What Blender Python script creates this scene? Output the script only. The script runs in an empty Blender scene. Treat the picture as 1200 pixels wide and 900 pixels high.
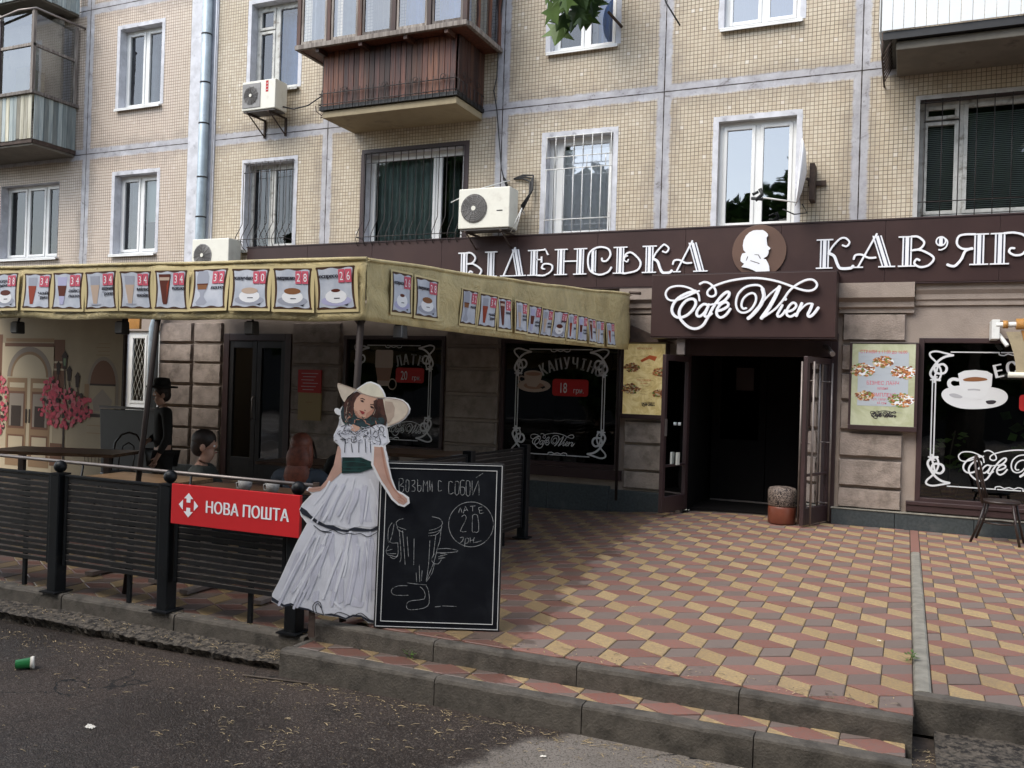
import bpy, bmesh, math, random
from mathutils import Vector, Matrix, noise as mnoise
SC=bpy.context.scene; COL=SC.collection; R=math.radians
# ------------------------------------------------------------------ camera, sky, sun, exposure
cd=bpy.data.cameras.new('camera'); cam=bpy.data.objects.new('camera',cd); COL.objects.link(cam); SC.camera=cam
cd.sensor_fit='HORIZONTAL'; cd.sensor_width=36; cd.lens=31.275; cd.clip_start=.05; cd.clip_end=2000
_r=Vector((0.91345432,0.40570657,0.03167638)); _u=Vector((-0.02712464,-0.01696558,0.99948808)); _w=Vector((-0.40603629,0.91384591,0.00449263))
m=Matrix((_r,_u,-_w)).transposed().to_4x4(); m.translation=Vector((0,-11.7976,1.55)); cam.matrix_world=m
W=bpy.data.worlds.new('World'); SC.world=W; W.use_nodes=True
nt=W.node_tree; bg=nt.nodes['Background']; sky=nt.nodes.new('ShaderNodeTexSky'); sky.sky_type='NISHITA'; sky.sun_disc=False
SUN_EL,SUN_AZ=R(52),R(212)      # azimuth measured from +Y clockwise
sky.sun_elevation=SUN_EL; sky.sun_rotation=SUN_AZ; sky.air_density=1.2; sky.dust_density=1.2; sky.ozone_density=1.0
bw=nt.nodes.new('ShaderNodeRGBToBW'); hs=nt.nodes.new('ShaderNodeMix'); hs.data_type='RGBA'; hs.clamp_result=False; hs.inputs[0].default_value=.52; nt.links.new(sky.outputs[0],bw.inputs[0]); nt.links.new(sky.outputs[0],hs.inputs[6]); nt.links.new(bw.outputs[0],hs.inputs[7]); nt.links.new(hs.outputs[2],bg.inputs[0]); bg.inputs[1].default_value=.15
ld=bpy.data.lights.new('sun','SUN'); ld.energy=1.15; ld.angle=R(42); ld.color=(1,.94,.84)
sun=bpy.data.objects.new('sun',ld); COL.objects.link(sun)
sd=Vector((math.sin(SUN_AZ)*math.cos(SUN_EL),math.cos(SUN_AZ)*math.cos(SUN_EL),math.sin(SUN_EL)))
sun.rotation_euler=sd.to_track_quat('Z','Y').to_euler(); sun.location=(-6,-20,25)
SC.view_settings.view_transform='Standard'; SC.view_settings.look='None'; SC.view_settings.exposure=1.43; SC.view_settings.gamma=1
SC.cycles.max_bounces=7; SC.cycles.diffuse_bounces=4; SC.cycles.transparent_max_bounces=12
rnd=random.Random(7)
# ------------------------------------------------------------------ material helpers
def srgb(r,g,b):
    f=lambda c:(c/255/12.92 if c/255<=.04045 else ((c/255+.055)/1.055)**2.4)
    return (f(r),f(g),f(b))
class NT:
    def __init__(s,name,rough=.6,metal=0,spec=.5):
        s.m=bpy.data.materials.new(name); s.m.use_nodes=True; s.t=s.m.node_tree; s.b=s.t.nodes['Principled BSDF']
        s.b.inputs['Roughness'].default_value=rough; s.b.inputs['Metallic'].default_value=metal; s.b.inputs['Specular IOR Level'].default_value=spec
        s.tc=s.t.nodes.new('ShaderNodeTexCoord').outputs['Object']
    def n(s,k,**kw):
        n=s.t.nodes.new(k)
        for a,v in kw.items(): setattr(n,a,v)
        return n
    def put(s,sock,v):
        if hasattr(v,'is_linked') or isinstance(v,bpy.types.NodeSocket): s.t.links.new(v,sock)
        else:
            if isinstance(v,(tuple,list)) and len(v)==3 and sock.type=='RGBA': v=(*v,1)
            sock.default_value=v
    def math(s,op,a,b=0,c=0,clamp=False):
        n=s.n('ShaderNodeMath',operation=op,use_clamp=clamp); s.put(n.inputs[0],a); s.put(n.inputs[1],b); s.put(n.inputs[2],c); return n.outputs[0]
    def noise(s,scale,detail=4,rough=.55,co=None,dist=0):
        n=s.n('ShaderNodeTexNoise'); s.put(n.inputs['Vector'],co or s.tc); n.inputs['Scale'].default_value=scale; n.inputs['Detail'].default_value=detail
        n.inputs['Roughness'].default_value=rough; n.inputs['Distortion'].default_value=dist; return n.outputs[0]
    def ramp(s,f,a,b):
        n=s.n('ShaderNodeMapRange',interpolation_type='SMOOTHSTEP'); s.put(n.inputs[0],f); n.inputs[1].default_value=a; n.inputs[2].default_value=b; return n.outputs[0]
    def mix(s,f,a,b):
        n=s.n('ShaderNodeMix',data_type='RGBA'); s.put(n.inputs[0],f); s.put(n.inputs[6],a); s.put(n.inputs[7],b); return n.outputs[2]
    def xyz(s,co=None):
        n=s.n('ShaderNodeSeparateXYZ'); s.put(n.inputs[0],co or s.tc); return n.outputs
    def map(s,sc=(1,1,1)):
        n=s.n('ShaderNodeMapping'); s.put(n.inputs[0],s.tc); n.inputs['Scale'].default_value=sc; return n.outputs[0]
    def bump(s,h,st=.3,d=.01):
        n=s.n('ShaderNodeBump'); n.inputs['Strength'].default_value=st; n.inputs['Distance'].default_value=d; s.put(n.inputs['Height'],h); s.t.links.new(n.outputs[0],s.b.inputs['Normal'])
    def col(s,v): s.put(s.b.inputs['Base Color'],v); return s
    def rough(s,v): s.put(s.b.inputs['Roughness'],v)
def dk(c,k): return tuple(x*k for x in c)
def mat(name,c,rough=.6,var=.12,vs=4,bump=.0,bs=60,metal=0,spec=.5,dirt=None,ds=2.5,da=.55,db=.75,objvar=0,scale=(1,1,1)):
    s=NT(name,rough,metal,spec); co=s.map(scale)
    k=s.noise(vs,5,co=co); v=s.mix(s.ramp(k,.3,.7),dk(c,1-var),dk(c,1+var))
    if dirt: v=s.mix(s.ramp(s.noise(ds,6,.65,co=co),da,db),v,dirt)
    if objvar:
        o=s.n('ShaderNodeObjectInfo').outputs['Random']; h=s.n('ShaderNodeHueSaturation'); s.put(h.inputs['Color'],v); s.put(h.inputs['Value'],s.math('MULTIPLY_ADD',o,objvar*2,1-objvar)); v=h.outputs[0]
    s.col(v)
    if bump: s.bump(s.noise(bs,5,co=co),bump,.01)
    return s.m
def flat(name,c,rough=.6,spec=.3,metal=0): 
    s=NT(name,rough,metal,spec); s.col(tuple(c)); return s.m
# mosaic facing with painted joints
JX=[-14.02,-11.25,-8.62,-5.53,-3.12,-.62,2.0]; JZ=[5.63,8.31]
def mk_wall():
    s=NT('mosaic_tile_facing',.45,0,.4); x,y,z=s.xyz(); p=.052
    wob=s.math('MULTIPLY',s.math('SUBTRACT',s.noise(1.3,2),.5),.03)
    def line(c,w):
        f=s.math('FRACT',s.math('DIVIDE',s.math('ADD',c,w),p)); d=s.math('ABSOLUTE',s.math('SUBTRACT',f,.5)); return s.math('SUBTRACT',.5,d)   # 0 at joint
    gx=line(x,s.math('ADD',wob,50.0)); gz=line(z,wob)
    g=s.math('MINIMUM',gx,gz); tile=s.ramp(g,.045,.10)
    wn=s.n('ShaderNodeTexWhiteNoise',noise_dimensions='2D'); cb=s.n('ShaderNodeCombineXYZ')
    s.put(cb.inputs[0],s.math('FLOOR',s.math('DIVIDE',s.math('ADD',x,s.math('ADD',wob,50.0)),p))); s.put(cb.inputs[1],s.math('FLOOR',s.math('DIVIDE',s.math('ADD',z,wob),p))); s.put(wn.inputs[0],cb.outputs[0]); rv=wn.outputs[0]
    c1=s.mix(s.ramp(s.noise(.9,4),.35,.65),(.53,.455,.335),(.60,.53,.41)); c1=s.mix(s.math('MULTIPLY',rv,.75),c1,(.47,.385,.275)); c1=s.mix(s.ramp(rv,.965,1.0),c1,(.66,.60,.51))
    pink=s.ramp(x,-10.6,-12.2); c1=s.mix(s.math('MULTIPLY',pink,.6),c1,(.60,.49,.43))
    streak=s.ramp(s.noise(1,6,.7,co=s.map((5,1,.6))),.56,.78); c1=s.mix(s.math('MULTIPLY',streak,.5),c1,(.28,.22,.17))
    holes=s.ramp(s.noise(3.2,6,.85,dist=1.0),.655,.70); c1=s.mix(s.math('MULTIPLY',holes,.7),c1,(.16,.12,.09))
    jc=s.mix(s.ramp(s.noise(2,3),.4,.6),(.15,.118,.088),(.22,.175,.135)); c=s.mix(tile,jc,c1)
    # painted band over the panel joints
    nb=s.math('MULTIPLY',s.math('SUBTRACT',s.noise(7,5,.7),.5),.09)
    d=None
    for v in JX:
        if v==-11.25: continue
        e=s.math('ABSOLUTE',s.math('SUBTRACT',x,v)); d=e if d is None else s.math('MINIMUM',d,e)
    dz=None
    for v in JZ:
        e=s.math('ABSOLUTE',s.math('SUBTRACT',z,v)); dz=e if dz is None else s.math('MINIMUM',dz,e)
    dm=s.math('MINIMUM',d,dz); band=s.math('SUBTRACT',1,s.ramp(s.math('ADD',dm,nb),.075,.115))
    pc=s.mix(s.ramp(s.noise(5,6,.7),.35,.7),(.60,.61,.66),(.40,.41,.46)); pc=s.mix(s.ramp(s.noise(5,7,.8,dist=.8),.56,.68),pc,(.13,.125,.135))
    c=s.mix(band,c,pc)
    cr=s.math('SUBTRACT',1,s.ramp(s.math('ADD',dm,s.math('MULTIPLY',s.math('SUBTRACT',s.noise(6,3),.5),.02)),.004,.011)); c=s.mix(s.math('MULTIPLY',cr,s.ramp(s.noise(1.1,2),.3,.45)),c,(.05,.045,.045))
    gr=s.math('MULTIPLY',s.math('SUBTRACT',1,s.ramp(s.math('ADD',dm,s.math('MULTIPLY',s.math('SUBTRACT',s.noise(2.2,6,.75),.5),.9)),.02,.34)),.42); c=s.mix(gr,c,(.17,.14,.115))
    s.col(c); h=s.math('MULTIPLY',tile,s.math('SUBTRACT',1,band)); s.bump(s.math('ADD',h,s.math('MULTIPLY',rv,.5)),.5,.004)
    s.rough(s.mix(tile,(.9,.9,.9),(.38,.38,.38))); return s.m
def mk_glass(name,tint=(.55,.62,.6),refl=.5,alpha=.55):
    s=NT(name); t=s.t; out=t.nodes['Material Output']
    g=s.n('ShaderNodeBsdfGlossy'); g.inputs['Roughness'].default_value=.015; g.inputs['Color'].default_value=(.95,.97,1,1)
    nz=s.noise(1.7,2); bp=s.n('ShaderNodeBump'); bp.inputs['Strength'].default_value=.12; bp.inputs['Distance'].default_value=.02; s.put(bp.inputs['Height'],nz); t.links.new(bp.outputs[0],g.inputs['Normal'])
    tr=s.n('ShaderNodeBsdfTransparent'); tr.inputs[0].default_value=(*tint,1)
    fr=s.n('ShaderNodeFresnel'); fr.inputs[0].default_value=1.5; f=s.math('MULTIPLY_ADD',fr.outputs[0],1.0,refl*.25,clamp=True)
    mx=s.n('ShaderNodeMixShader'); t.links.new(f,mx.inputs[0]); t.links.new(tr.outputs[0],mx.inputs[1]); t.links.new(g.outputs[0],mx.inputs[2]); t.links.new(mx.outputs[0],out.inputs[0]); return s.m
def mk_wood(name,c1,c2,rough=.6,sc=(18,18,1.2)):
    s=NT(name,rough); co=s.map(sc); k=s.noise(1.4,6,.65,co=co,dist=.6); v=s.mix(s.ramp(k,.35,.65),c1,c2)
    o=s.n('ShaderNodeObjectInfo').outputs['Random']; h=s.n('ShaderNodeHueSaturation'); s.put(h.inputs['Color'],v); s.put(h.inputs['Value'],s.math('MULTIPLY_ADD',o,1.1,.5)); s.put(h.inputs['Hue'],s.math('MULTIPLY_ADD',o,.02,.49))
    s.col(h.outputs[0]); s.bump(k,.35,.004); return s.m
def mk_tile(name,c1,c2,c3=None):
    s=NT(name,.75); g=s.n('ShaderNodeNewGeometry'); pos=g.outputs['Position']; o=s.n('ShaderNodeObjectInfo').outputs['Random']
    rv=s.math('FRACT',s.math('ADD',g.outputs['Random Per Island'],o)); v=s.mix(rv,c1,c2)
    v=s.mix(s.ramp(s.noise(60,4,.7,co=pos),.35,.65),v,s.mix(.5,v,(.16,.12,.10)))
    v=s.mix(s.math('MULTIPLY',s.ramp(s.noise(2.2,6,.7,co=pos,dist=.8),.50,.75),.30),v,(.10,.075,.065))
    # rain-wet patches, mostly by the cut-out and the tent
    x,y,z=s.xyz(pos); fx=s.ramp(s.math('MULTIPLY_ADD',y,.12,x),-2.3,-4.1)
    wet=s.math('MULTIPLY',s.ramp(s.math('ADD',s.math('MULTIPLY',s.noise(2.4,5,.65,co=pos,dist=.5),.9),fx),.74,.80),.85,clamp=True)
    v=s.mix(wet,v,s.mix(.48,v,(.03,.018,.012))); s.col(v)
    s.rough(s.mix(wet,(.8,.8,.8),(.42,.42,.42))); s.bump(s.noise(140,4,.7,co=pos),.25,.003); return s.m
def mk_asphalt():
    s=NT('wet_asphalt',.7,0,.35); x,y,z=s.xyz(); n1=s.noise(.7,6,.6,dist=.5)
    v=s.mix(s.ramp(n1,.35,.68),(.022,.0135,.009),(.060,.041,.031)); v=s.mix(s.ramp(s.noise(2.6,5),.5,.75),v,(.026,.017,.012))
    # dry pale patch toward the right
    dryv=s.math('ADD',s.math('MULTIPLY',s.math('ADD',x,1.55),1.5),s.math('MULTIPLY',s.math('SUBTRACT',s.noise(2.6,5,.65),.5),.9)); dryv=s.math('MULTIPLY_ADD',s.math('ADD',y,7.0),-.85,dryv)
    dry=s.ramp(dryv,.05,.28); v=s.mix(dry,v,s.mix(s.ramp(s.noise(3,4),.3,.7),(.215,.185,.155),(.27,.235,.20)))
    vo=s.n('ShaderNodeTexVoronoi'); vo.inputs['Scale'].default_value=95; s.put(vo.inputs['Vector'],s.tc)
    v=s.mix(s.math('MULTIPLY',s.ramp(s.noise(120,3,.8),.60,.70),.75),v,(.30,.26,.22)); v=s.mix(s.math('MULTIPLY',s.ramp(s.noise(110,3,.8),.4,.3),.7),v,(.012,.01,.01))
    vc=s.n('ShaderNodeTexVoronoi'); vc.inputs['Scale'].default_value=130; s.put(vc.inputs['Vector'],s.tc); vr=s.xyz(vc.outputs['Color'])[0]
    v=s.mix(s.math('MULTIPLY',s.ramp(vr,.70,1.0),.55),v,(.17,.14,.115)); v=s.mix(s.math('MULTIPLY',s.ramp(vr,.35,.0),.6),v,(.012,.009,.007))
    v=s.mix(s.math('MULTIPLY',s.ramp(s.noise(48,4,.75),.60,.68),.55),v,(.17,.145,.125)); v=s.mix(s.math('MULTIPLY',s.ramp(s.noise(60,4,.75),.42,.34),.6),v,(.010,.008,.007))
    cr=s.n('ShaderNodeTexVoronoi',feature='DISTANCE_TO_EDGE'); cr.inputs['Scale'].default_value=.62; wv=s.n('ShaderNodeVectorMath',operation='ADD'); s.put(wv.inputs[0],s.tc); nn=s.n('ShaderNodeTexNoise'); nn.inputs['Scale'].default_value=2.2; nn.inputs['Detail'].default_value=6; s.put(nn.inputs['Vector'],s.tc); s.put(wv.inputs[1],nn.outputs['Color']); s.put(cr.inputs['Vector'],wv.outputs[0])
    ck=s.math('MULTIPLY',s.math('SUBTRACT',1,s.ramp(cr.outputs[0],.003,.009)),s.ramp(s.noise(.8,2),.5,.56)); v=s.mix(ck,v,(.008,.007,.006))
    s.col(v); s.rough(s.mix(dry,s.mix(s.ramp(n1,.42,.54),(.30,.30,.30),(.75,.75,.75)),(.9,.9,.9)))
    s.bump(s.math('ADD',vo.outputs[0],s.math('MULTIPLY',s.noise(90,4,.8),2.2)),.8,.008); return s.m
def mk_fabric(name,c,st=.4):
    s=NT(name,.42,0,.4); k=s.noise(2.6,5,.6,dist=1.2); v=s.mix(s.ramp(k,.3,.7),dk(c,.82),dk(c,1.12)); v=s.mix(s.math('MULTIPLY',s.ramp(s.noise(5,6,.75,dist=1),.6,.72),.55),v,(.16,.11,.035)); s.col(v)
    cr=s.noise(3.5,8,.68,dist=3.5); s.bump(cr,st,.07); return s.m
M={}
M['wall']=mk_wall()
M['paint']=mat('old_white_paint',(.56,.565,.60),.75,.14,5,.25,30,dirt=(.25,.25,.28),ds=6,da=.56,db=.78)
M['paintwarm']=mat('weathered_reveal_plaster',(.47,.46,.45),.8,.15,5,.2,30,dirt=(.17,.16,.15),ds=3)
M['plaster']=mat('taupe_plaster',(.30,.245,.205),.85,.08,3,.5,55,dirt=(.22,.175,.145),ds=2.2,da=.5,db=.8)
M['stucco']=mat('rough_taupe_stucco',(.29,.237,.20),.88,.16,7,1.0,45,dirt=(.15,.12,.098),ds=4,da=.46,db=.74)
M['granite']=mat('dark_plinth_granite',(.040,.049,.052),.5,.25,30,.1,60,dirt=(.07,.075,.075),ds=4)
M['mortar']=mat('dark_recess',(.07,.055,.045),.9)
M['pvc']=mat('white_pvc',(.74,.745,.73),.35,.03,3,dirt=(.55,.54,.50),ds=2,da=.5,db=.9)
M['oldframe']=mat('old_painted_wood_frame',(.50,.50,.47),.6,.15,8,.2,40,dirt=(.2,.18,.15),ds=7,da=.52,db=.7)
M['glass']=mk_glass('window_glass',(.75,.78,.79),.25); M['glassclear']=mk_glass('clear_window_glass',(.93,.95,.95),.9); M['glassblue']=mk_glass('sky_reflecting_glass',(.3,.35,.4),1.0)
M['glassdark']=mk_glass('dark_window_glass',(.80,.85,.83),.12)
M['glassshop']=mk_glass('shop_window_glass',(.62,.68,.64),.10)
M['glassbal']=mk_glass('balcony_glass',(.72,.76,.78),.5)
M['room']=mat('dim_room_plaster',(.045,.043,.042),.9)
M['roomdark']=mat('unlit_interior_black',(.006,.005,.005),.8,spec=.15)  # near-black base puts the shade of unlit interiors into the colour
M['curtain']=mat('pale_curtain',(.42,.44,.46),.8,.12,6)
M['curtaing']=mat('grey_green_curtain',(.26,.32,.31),.8,.15,6)
M['curtainb']=mat('blue_curtain',(.22,.36,.66),.8,.1,5)
M['blind']=mat('mint_roller_blind',(.55,.66,.60),.7,.03,3)
M['blindslat']=mat('grey_blind_slats',(.33,.36,.35),.5,.05,3)
M['brown']=mat('maroon_composite_panel',(.040,.020,.018),.42,.10,1.2,.02,10,spec=.35,dirt=(.052,.027,.023),ds=1,da=.45,db=.7)
M['browntrim']=mat('dark_brown_frame_paint',(.040,.021,.021),.45,.15,3)
M['white']=mat('white_acrylic',(.80,.81,.84),.4,.02,3)
M['vinyl']=mat('white_vinyl_print',(.62,.63,.64),.5,.03,3)
M['navy']=mat('dark_blue_inlay',(.018,.018,.05),.5)
M['emblem']=mat('bronze_disc',(.115,.062,.042),.45,.1,2)
M['black']=mat('black_paint',(.012,.012,.013),.5,.2,8)
M['fence']=mat('black_fence_enamel',(.005,.006,.0075),.45,.25,6,.1,60,dirt=(.025,.023,.021),ds=14,da=.55,db=.8,spec=.25)
M['slatglint']=mat('bright_edge_highlight',(.10,.09,.082),.5,.4,25); M['slat']=mat('black_slat_enamel',(.006,.006,.007),.4,.3,9,.1,50,dirt=(.018,.015,.013),ds=20,da=.5,db=.75,objvar=.4)  # pale strip paints in the light caught along the slat top edges
M['steel']=mat('dull_steel_tube',(.22,.19,.175),.45,.15,8,metal=.6); M['pole']=mat('brown_painted_pole',(.022,.015,.013),.6,.2,8,spec=.2)
M['galv']=mat('galvanised_downpipe',(.34,.41,.46),.5,.12,5,.1,20,metal=.25,dirt=(.25,.28,.31),ds=4)
M['rust']=mat('rusty_iron',(.055,.035,.026),.8,.3,12,.4,60)
M['bar']=mat('dark_iron_bar',(.03,.024,.022),.7,.3,12)
M['whitebar']=mat('white_painted_bar',(.70,.70,.67),.5,.08,12,dirt=(.35,.3,.25),ds=12)
M['acw']=mat('cream_ac_casing',(.70,.685,.60),.45,.04,2,dirt=(.42,.38,.31),ds=2.2,da=.55,db=.85)
M['acg']=mat('grey_ac_grille',(.23,.225,.22),.6,.1,9)
M['acd']=mat('dark_ac_grille',(.10,.092,.085),.6,.15,9)
M['wood']=mk_wood('red_brown_boards',(.045,.013,.007),(.13,.04,.02),.55)
M['woodd']=mk_wood('dark_brown_boards',(.03,.011,.006),(.075,.026,.014),.6)
M['woodfr']=mk_wood('weathered_grey_wood',(.10,.08,.068),(.24,.21,.185),.75)
M['boardg']=mk_wood('faded_green_blue_boards',(.20,.24,.245),(.34,.37,.35),.7)
M['boardy']=mk_wood('faded_yellowish_boards',(.26,.24,.17),(.44,.42,.34),.7)
M['slab']=mat('balcony_concrete',(.33,.27,.17),.85,.12,3,.3,40,dirt=(.16,.13,.09),ds=3,da=.5,db=.8)
M['slabgrey']=mat('grey_balcony_concrete',(.16,.145,.12),.85,.15,3,.3,40,dirt=(.08,.07,.06),ds=3)
M['siding']=mat('white_siding',(.72,.75,.76),.4,.03,3,dirt=(.55,.56,.54),ds=2,da=.5,db=.9)
M['concrete']=mat('worn_kerb_concrete',(.088,.076,.062),.88,.16,14,.6,70,dirt=(.040,.034,.027),ds=6,da=.45,db=.70)
M['concretel']=mat('pale_strip_concrete',(.22,.205,.17),.8,.2,9,.5,80,dirt=(.13,.11,.09),ds=5)
M['rough']=mat('crumbling_concrete',(.085,.070,.054),.92,.5,38,1.0,70,dirt=(.012,.009,.007),ds=26,da=.46,db=.60)
M['asphalt']=mk_asphalt()
M['ty']=mk_tile('yellow_paving',(.325,.22,.095),(.41,.29,.135)); M['tr']=mk_tile('red_paving',(.198,.075,.054),(.25,.11,.083)); M['tg']=mk_tile('grey_paving',(.14,.10,.083),(.178,.136,.115))
M['sand']=mat('paving_joint_sand',(.06,.045,.035),.95,.3,20)
M['gold']=mk_fabric('gold_awning_fabric',(.56,.46,.235),.6); M['goldside']=M['gold']
M['roofcloth']=mk_fabric('brown_awning_roof',(.09,.06,.035))
M['orange']=mk_fabric('orange_beige_canvas',(.45,.22,.06),.2)
M['green']=mat('cut_leaf',(.07,.13,.025),.5,.35,9,spec=.3); M['leafd']=mat('dark_leaf',(.035,.075,.016),.5,.4,5,spec=.3); M['leafm']=mat('mid_leaf',(.075,.13,.028),.5,.35,5,spec=.3)
M['bark']=mat('tree_bark',(.10,.078,.06),.9,.3,9,.9,20,scale=(1,1,.25))
M['seed']=mat('dry_catkins',(.33,.25,.14),.9,.55,30); M['paper']=mat('crumpled_paper',(.72,.68,.60),.8,.05,20)
M['glossyred']=mat('red_sign_panel',(.52,.018,.022),.42,.05,2)
M['skin']=mat('skin',(.45,.26,.19),.55,.06,9); M['hair']=mat('dark_brown_hair',(.02,.012,.009),.6,.3,30); M['redhair']=mat('auburn_hair',(.13,.035,.018),.6,.3,30)
M['shirtg']=mat('grey_green_shirt',(.05,.055,.05),.85,.1,9,.2,90); M['suit']=mat('black_suit_cloth',(.012,.011,.011),.85,.1,9,.2,90); M['jeans']=mat('dark_denim',(.02,.025,.04),.85,.1,9,.2,90); M['bluesh']=mat('blue_grey_knit',(.035,.045,.06),.9,.1,9,.2,90); M['whites']=mat('white_shirt_cloth',(.5,.5,.48),.8,.05,9)
M['table']=mk_wood('brown_table_top',(.10,.055,.03),(.17,.10,.06),.35,(2,12,12)); M['chairw']=mk_wood('black_bentwood',(.012,.007,.006),(.03,.016,.012),.4)
# ------------------------------------------------------------------ mesh helpers
class MB:
    def __init__(s,m=None): s.v=[];s.f=[];s.mi=[];s.ms=[];s.cur=0;s.sm=[];s.ro=0;s.fr(); 
    def fr(s,O=(0,0,0),U=(1,0,0),V=(0,1,0),Wd=(0,0,1)): s.O,s.U,s.V,s.W=map(Vector,(O,U,V,Wd)); return s
    def use(s,m):
        m=M[m] if isinstance(m,str) else m
        if m not in s.ms: s.ms.append(m)
        s.cur=s.ms.index(m); return s
    def p(s,a,b,c): s.v.append(s.O+s.U*a+s.V*b+s.W*c); return len(s.v)-1
    def face(s,ids,smooth=False): s.f.append(tuple(ids)); s.mi.append(s.cur); s.sm.append(smooth)
    def quad(s,*pts): s.face([s.p(*q) for q in pts])
    def box(s,x0,x1,y0,y1,z0,z1,skip=''):
        i=[s.p(x,y,z) for z in (z0,z1) for y in (y0,y1) for x in (x0,x1)]
        for k,f in (('b',(0,2,3,1)),('t',(4,5,7,6)),('f',(0,1,5,4)),('k',(3,2,6,7)),('l',(2,0,4,6)),('r',(1,3,7,5))):
            if k not in skip: s.face([i[j] for j in f])
        return s
    def prism(s,poly,y0,y1,back=True):        # polygon in local (x,z), front at y0
        n=len(poly); a=[s.p(x,y0,z) for x,z in poly]; b=[s.p(x,y1,z) for x,z in poly]
        ar=sum(poly[i][0]*poly[(i+1)%n][1]-poly[(i+1)%n][0]*poly[i][1] for i in range(n))
        if ar<0: a.reverse(); b.reverse()
        s.face(a)
        if back: s.face(b[::-1])
        for i in range(n): s.face((a[i],b[i],b[(i+1)%n],a[(i+1)%n]))
        return s
    def poly(s,poly,y): s.face([s.p(x,y,z) for x,z in poly]); return s
    def tube(s,pts,r,n=8,closed=False,caps=True,smooth=True,rr=None):
        pts=[Vector(p) for p in pts]; rings=[]; up=Vector((0,0,1)); N=len(pts); prev=None
        for i,p in enumerate(pts):
            t=(pts[(i+1)%N]-pts[i-1]) if closed else (pts[min(i+1,N-1)]-pts[max(i-1,0)])
            if t.length<1e-9: t=Vector((0,0,1))
            t.normalize(); a=prev if prev is not None else (up if abs(t.z)<.9 else Vector((1,0,0)))
            a=(a-t*a.dot(t)); a=a.normalized() if a.length>1e-6 else t.orthogonal().normalized(); prev=a; b=t.cross(a)
            R_=(rr[i] if rr else r); rings.append([s.p(*(p+a*math.cos(k*2*math.pi/n)*R_+b*math.sin(k*2*math.pi/n)*R_)) for k in range(n)])
        for i in range(N if closed else N-1):
            A,B=rings[i],rings[(i+1)%N]
            for k in range(n): s.face((A[k],A[(k+1)%n],B[(k+1)%n],B[k]),smooth)
        if caps and not closed: s.face(rings[0][::-1]); s.face(rings[-1])
        return s
    def lathe(s,c,prof,n=16,smooth=True):     # prof: (r,z)
        rings=[[s.p(c[0]+r*math.cos(k*2*math.pi/n),c[1]+r*math.sin(k*2*math.pi/n),c[2]+z) for k in range(n)] for r,z in prof]
        for A,B in zip(rings,rings[1:]):
            for k in range(n): s.face((A[k],A[(k+1)%n],B[(k+1)%n],B[k]),smooth)
        s.face(rings[0][::-1]); s.face(rings[-1]); return s
    def ball(s,c,r,n=10,sc=(1,1,1)):
        c=Vector(c); rings=[]
        for j in range(1,n//2):
            t=math.pi*j/(n//2); rings.append([s.p(c.x+r*sc[0]*math.sin(t)*math.cos(k*2*math.pi/n),c.y+r*sc[1]*math.sin(t)*math.sin(k*2*math.pi/n),c.z+r*sc[2]*math.cos(t)) for k in range(n)])
        a=s.p(c.x,c.y,c.z+r*sc[2]); b=s.p(c.x,c.y,c.z-r*sc[2])
        for A,B in zip(rings,rings[1:]):
            for k in range(n): s.face((B[k],B[(k+1)%n],A[(k+1)%n],A[k]),True)
        for k in range(n): s.face((a,rings[0][k],rings[0][(k+1)%n]),True); s.face((b,rings[-1][(k+1)%n],rings[-1][k]),True)
        return s
    def ribbon(s,pts,w,y0,y1=None,seg=4,closed=False,cap=True):   # stroke in (x,z), front face at y0
        P=[Vector(p) for p in pts]
        if seg>1 and len(P)>2:
            Q=[];N=len(P)
            for i in range(N if closed else N-1):
                a,b,c,d=(P[(i-1)%N] if (closed or i) else P[0]),P[i],P[(i+1)%N],(P[(i+2)%N] if (closed or i<N-2) else P[-1])
                for k in range(seg):
                    t=k/seg; Q.append(.5*((2*b)+(c-a)*t+(2*a-5*b+4*c-d)*t*t+(3*b-a-3*c+d)*t**3))
            if not closed: Q.append(P[-1])
            P=Q
        N=len(P); L=[];Rr=[]
        if cap and not closed and N>1:
            t0=(P[0]-P[1]).normalized()*w*.35; t1=(P[-1]-P[-2]).normalized()*w*.35; P=[P[0]+t0]+P+[P[-1]+t1]; N+=2
        for i,p in enumerate(P):
            t=(P[(i+1)%N]-P[i-1]) if closed else (P[min(i+1,N-1)]-P[max(i-1,0)]); t=t.normalized() if t.length>1e-9 else Vector((1,0))
            ww=w*.5*(.55 if cap and not closed and i in (0,N-1) else 1); n=Vector((-t.y,t.x))*ww; L.append(p+n); Rr.append(p-n)
        y1=y0 if y1 is None else y1
        s.ro+=1; thick=y1!=y0; Y=[(y0-.0007*(s.ro%9)-.0012*i/N if thick else y0-.00013*(s.ro%12)-.0001*i/N) for i in range(N)]
        if y1==y0:
            a=[s.p(q.x,Y[i],q.y) for i,q in enumerate(L)]; b=[s.p(q.x,Y[i],q.y) for i,q in enumerate(Rr)]
            for i in range(N if closed else N-1): j=(i+1)%N; s.face((a[i],b[i],b[j],a[j]))
        else:
            a=[s.p(q.x,Y[i],q.y) for i,q in enumerate(L)]; b=[s.p(q.x,Y[i],q.y) for i,q in enumerate(Rr)]; c=[s.p(q.x,y1,q.y) for q in L]; d=[s.p(q.x,y1,q.y) for q in Rr]
            for i in range(N if closed else N-1):
                j=(i+1)%N; s.face((a[i],b[i],b[j],a[j])); s.face((c[i],a[i],a[j],c[j])); s.face((b[i],d[i],d[j],b[j]))
            if not closed: s.face((a[0],c[0],d[0],b[0])); s.face((a[-1],b[-1],d[-1],c[-1]))
        return s
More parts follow.
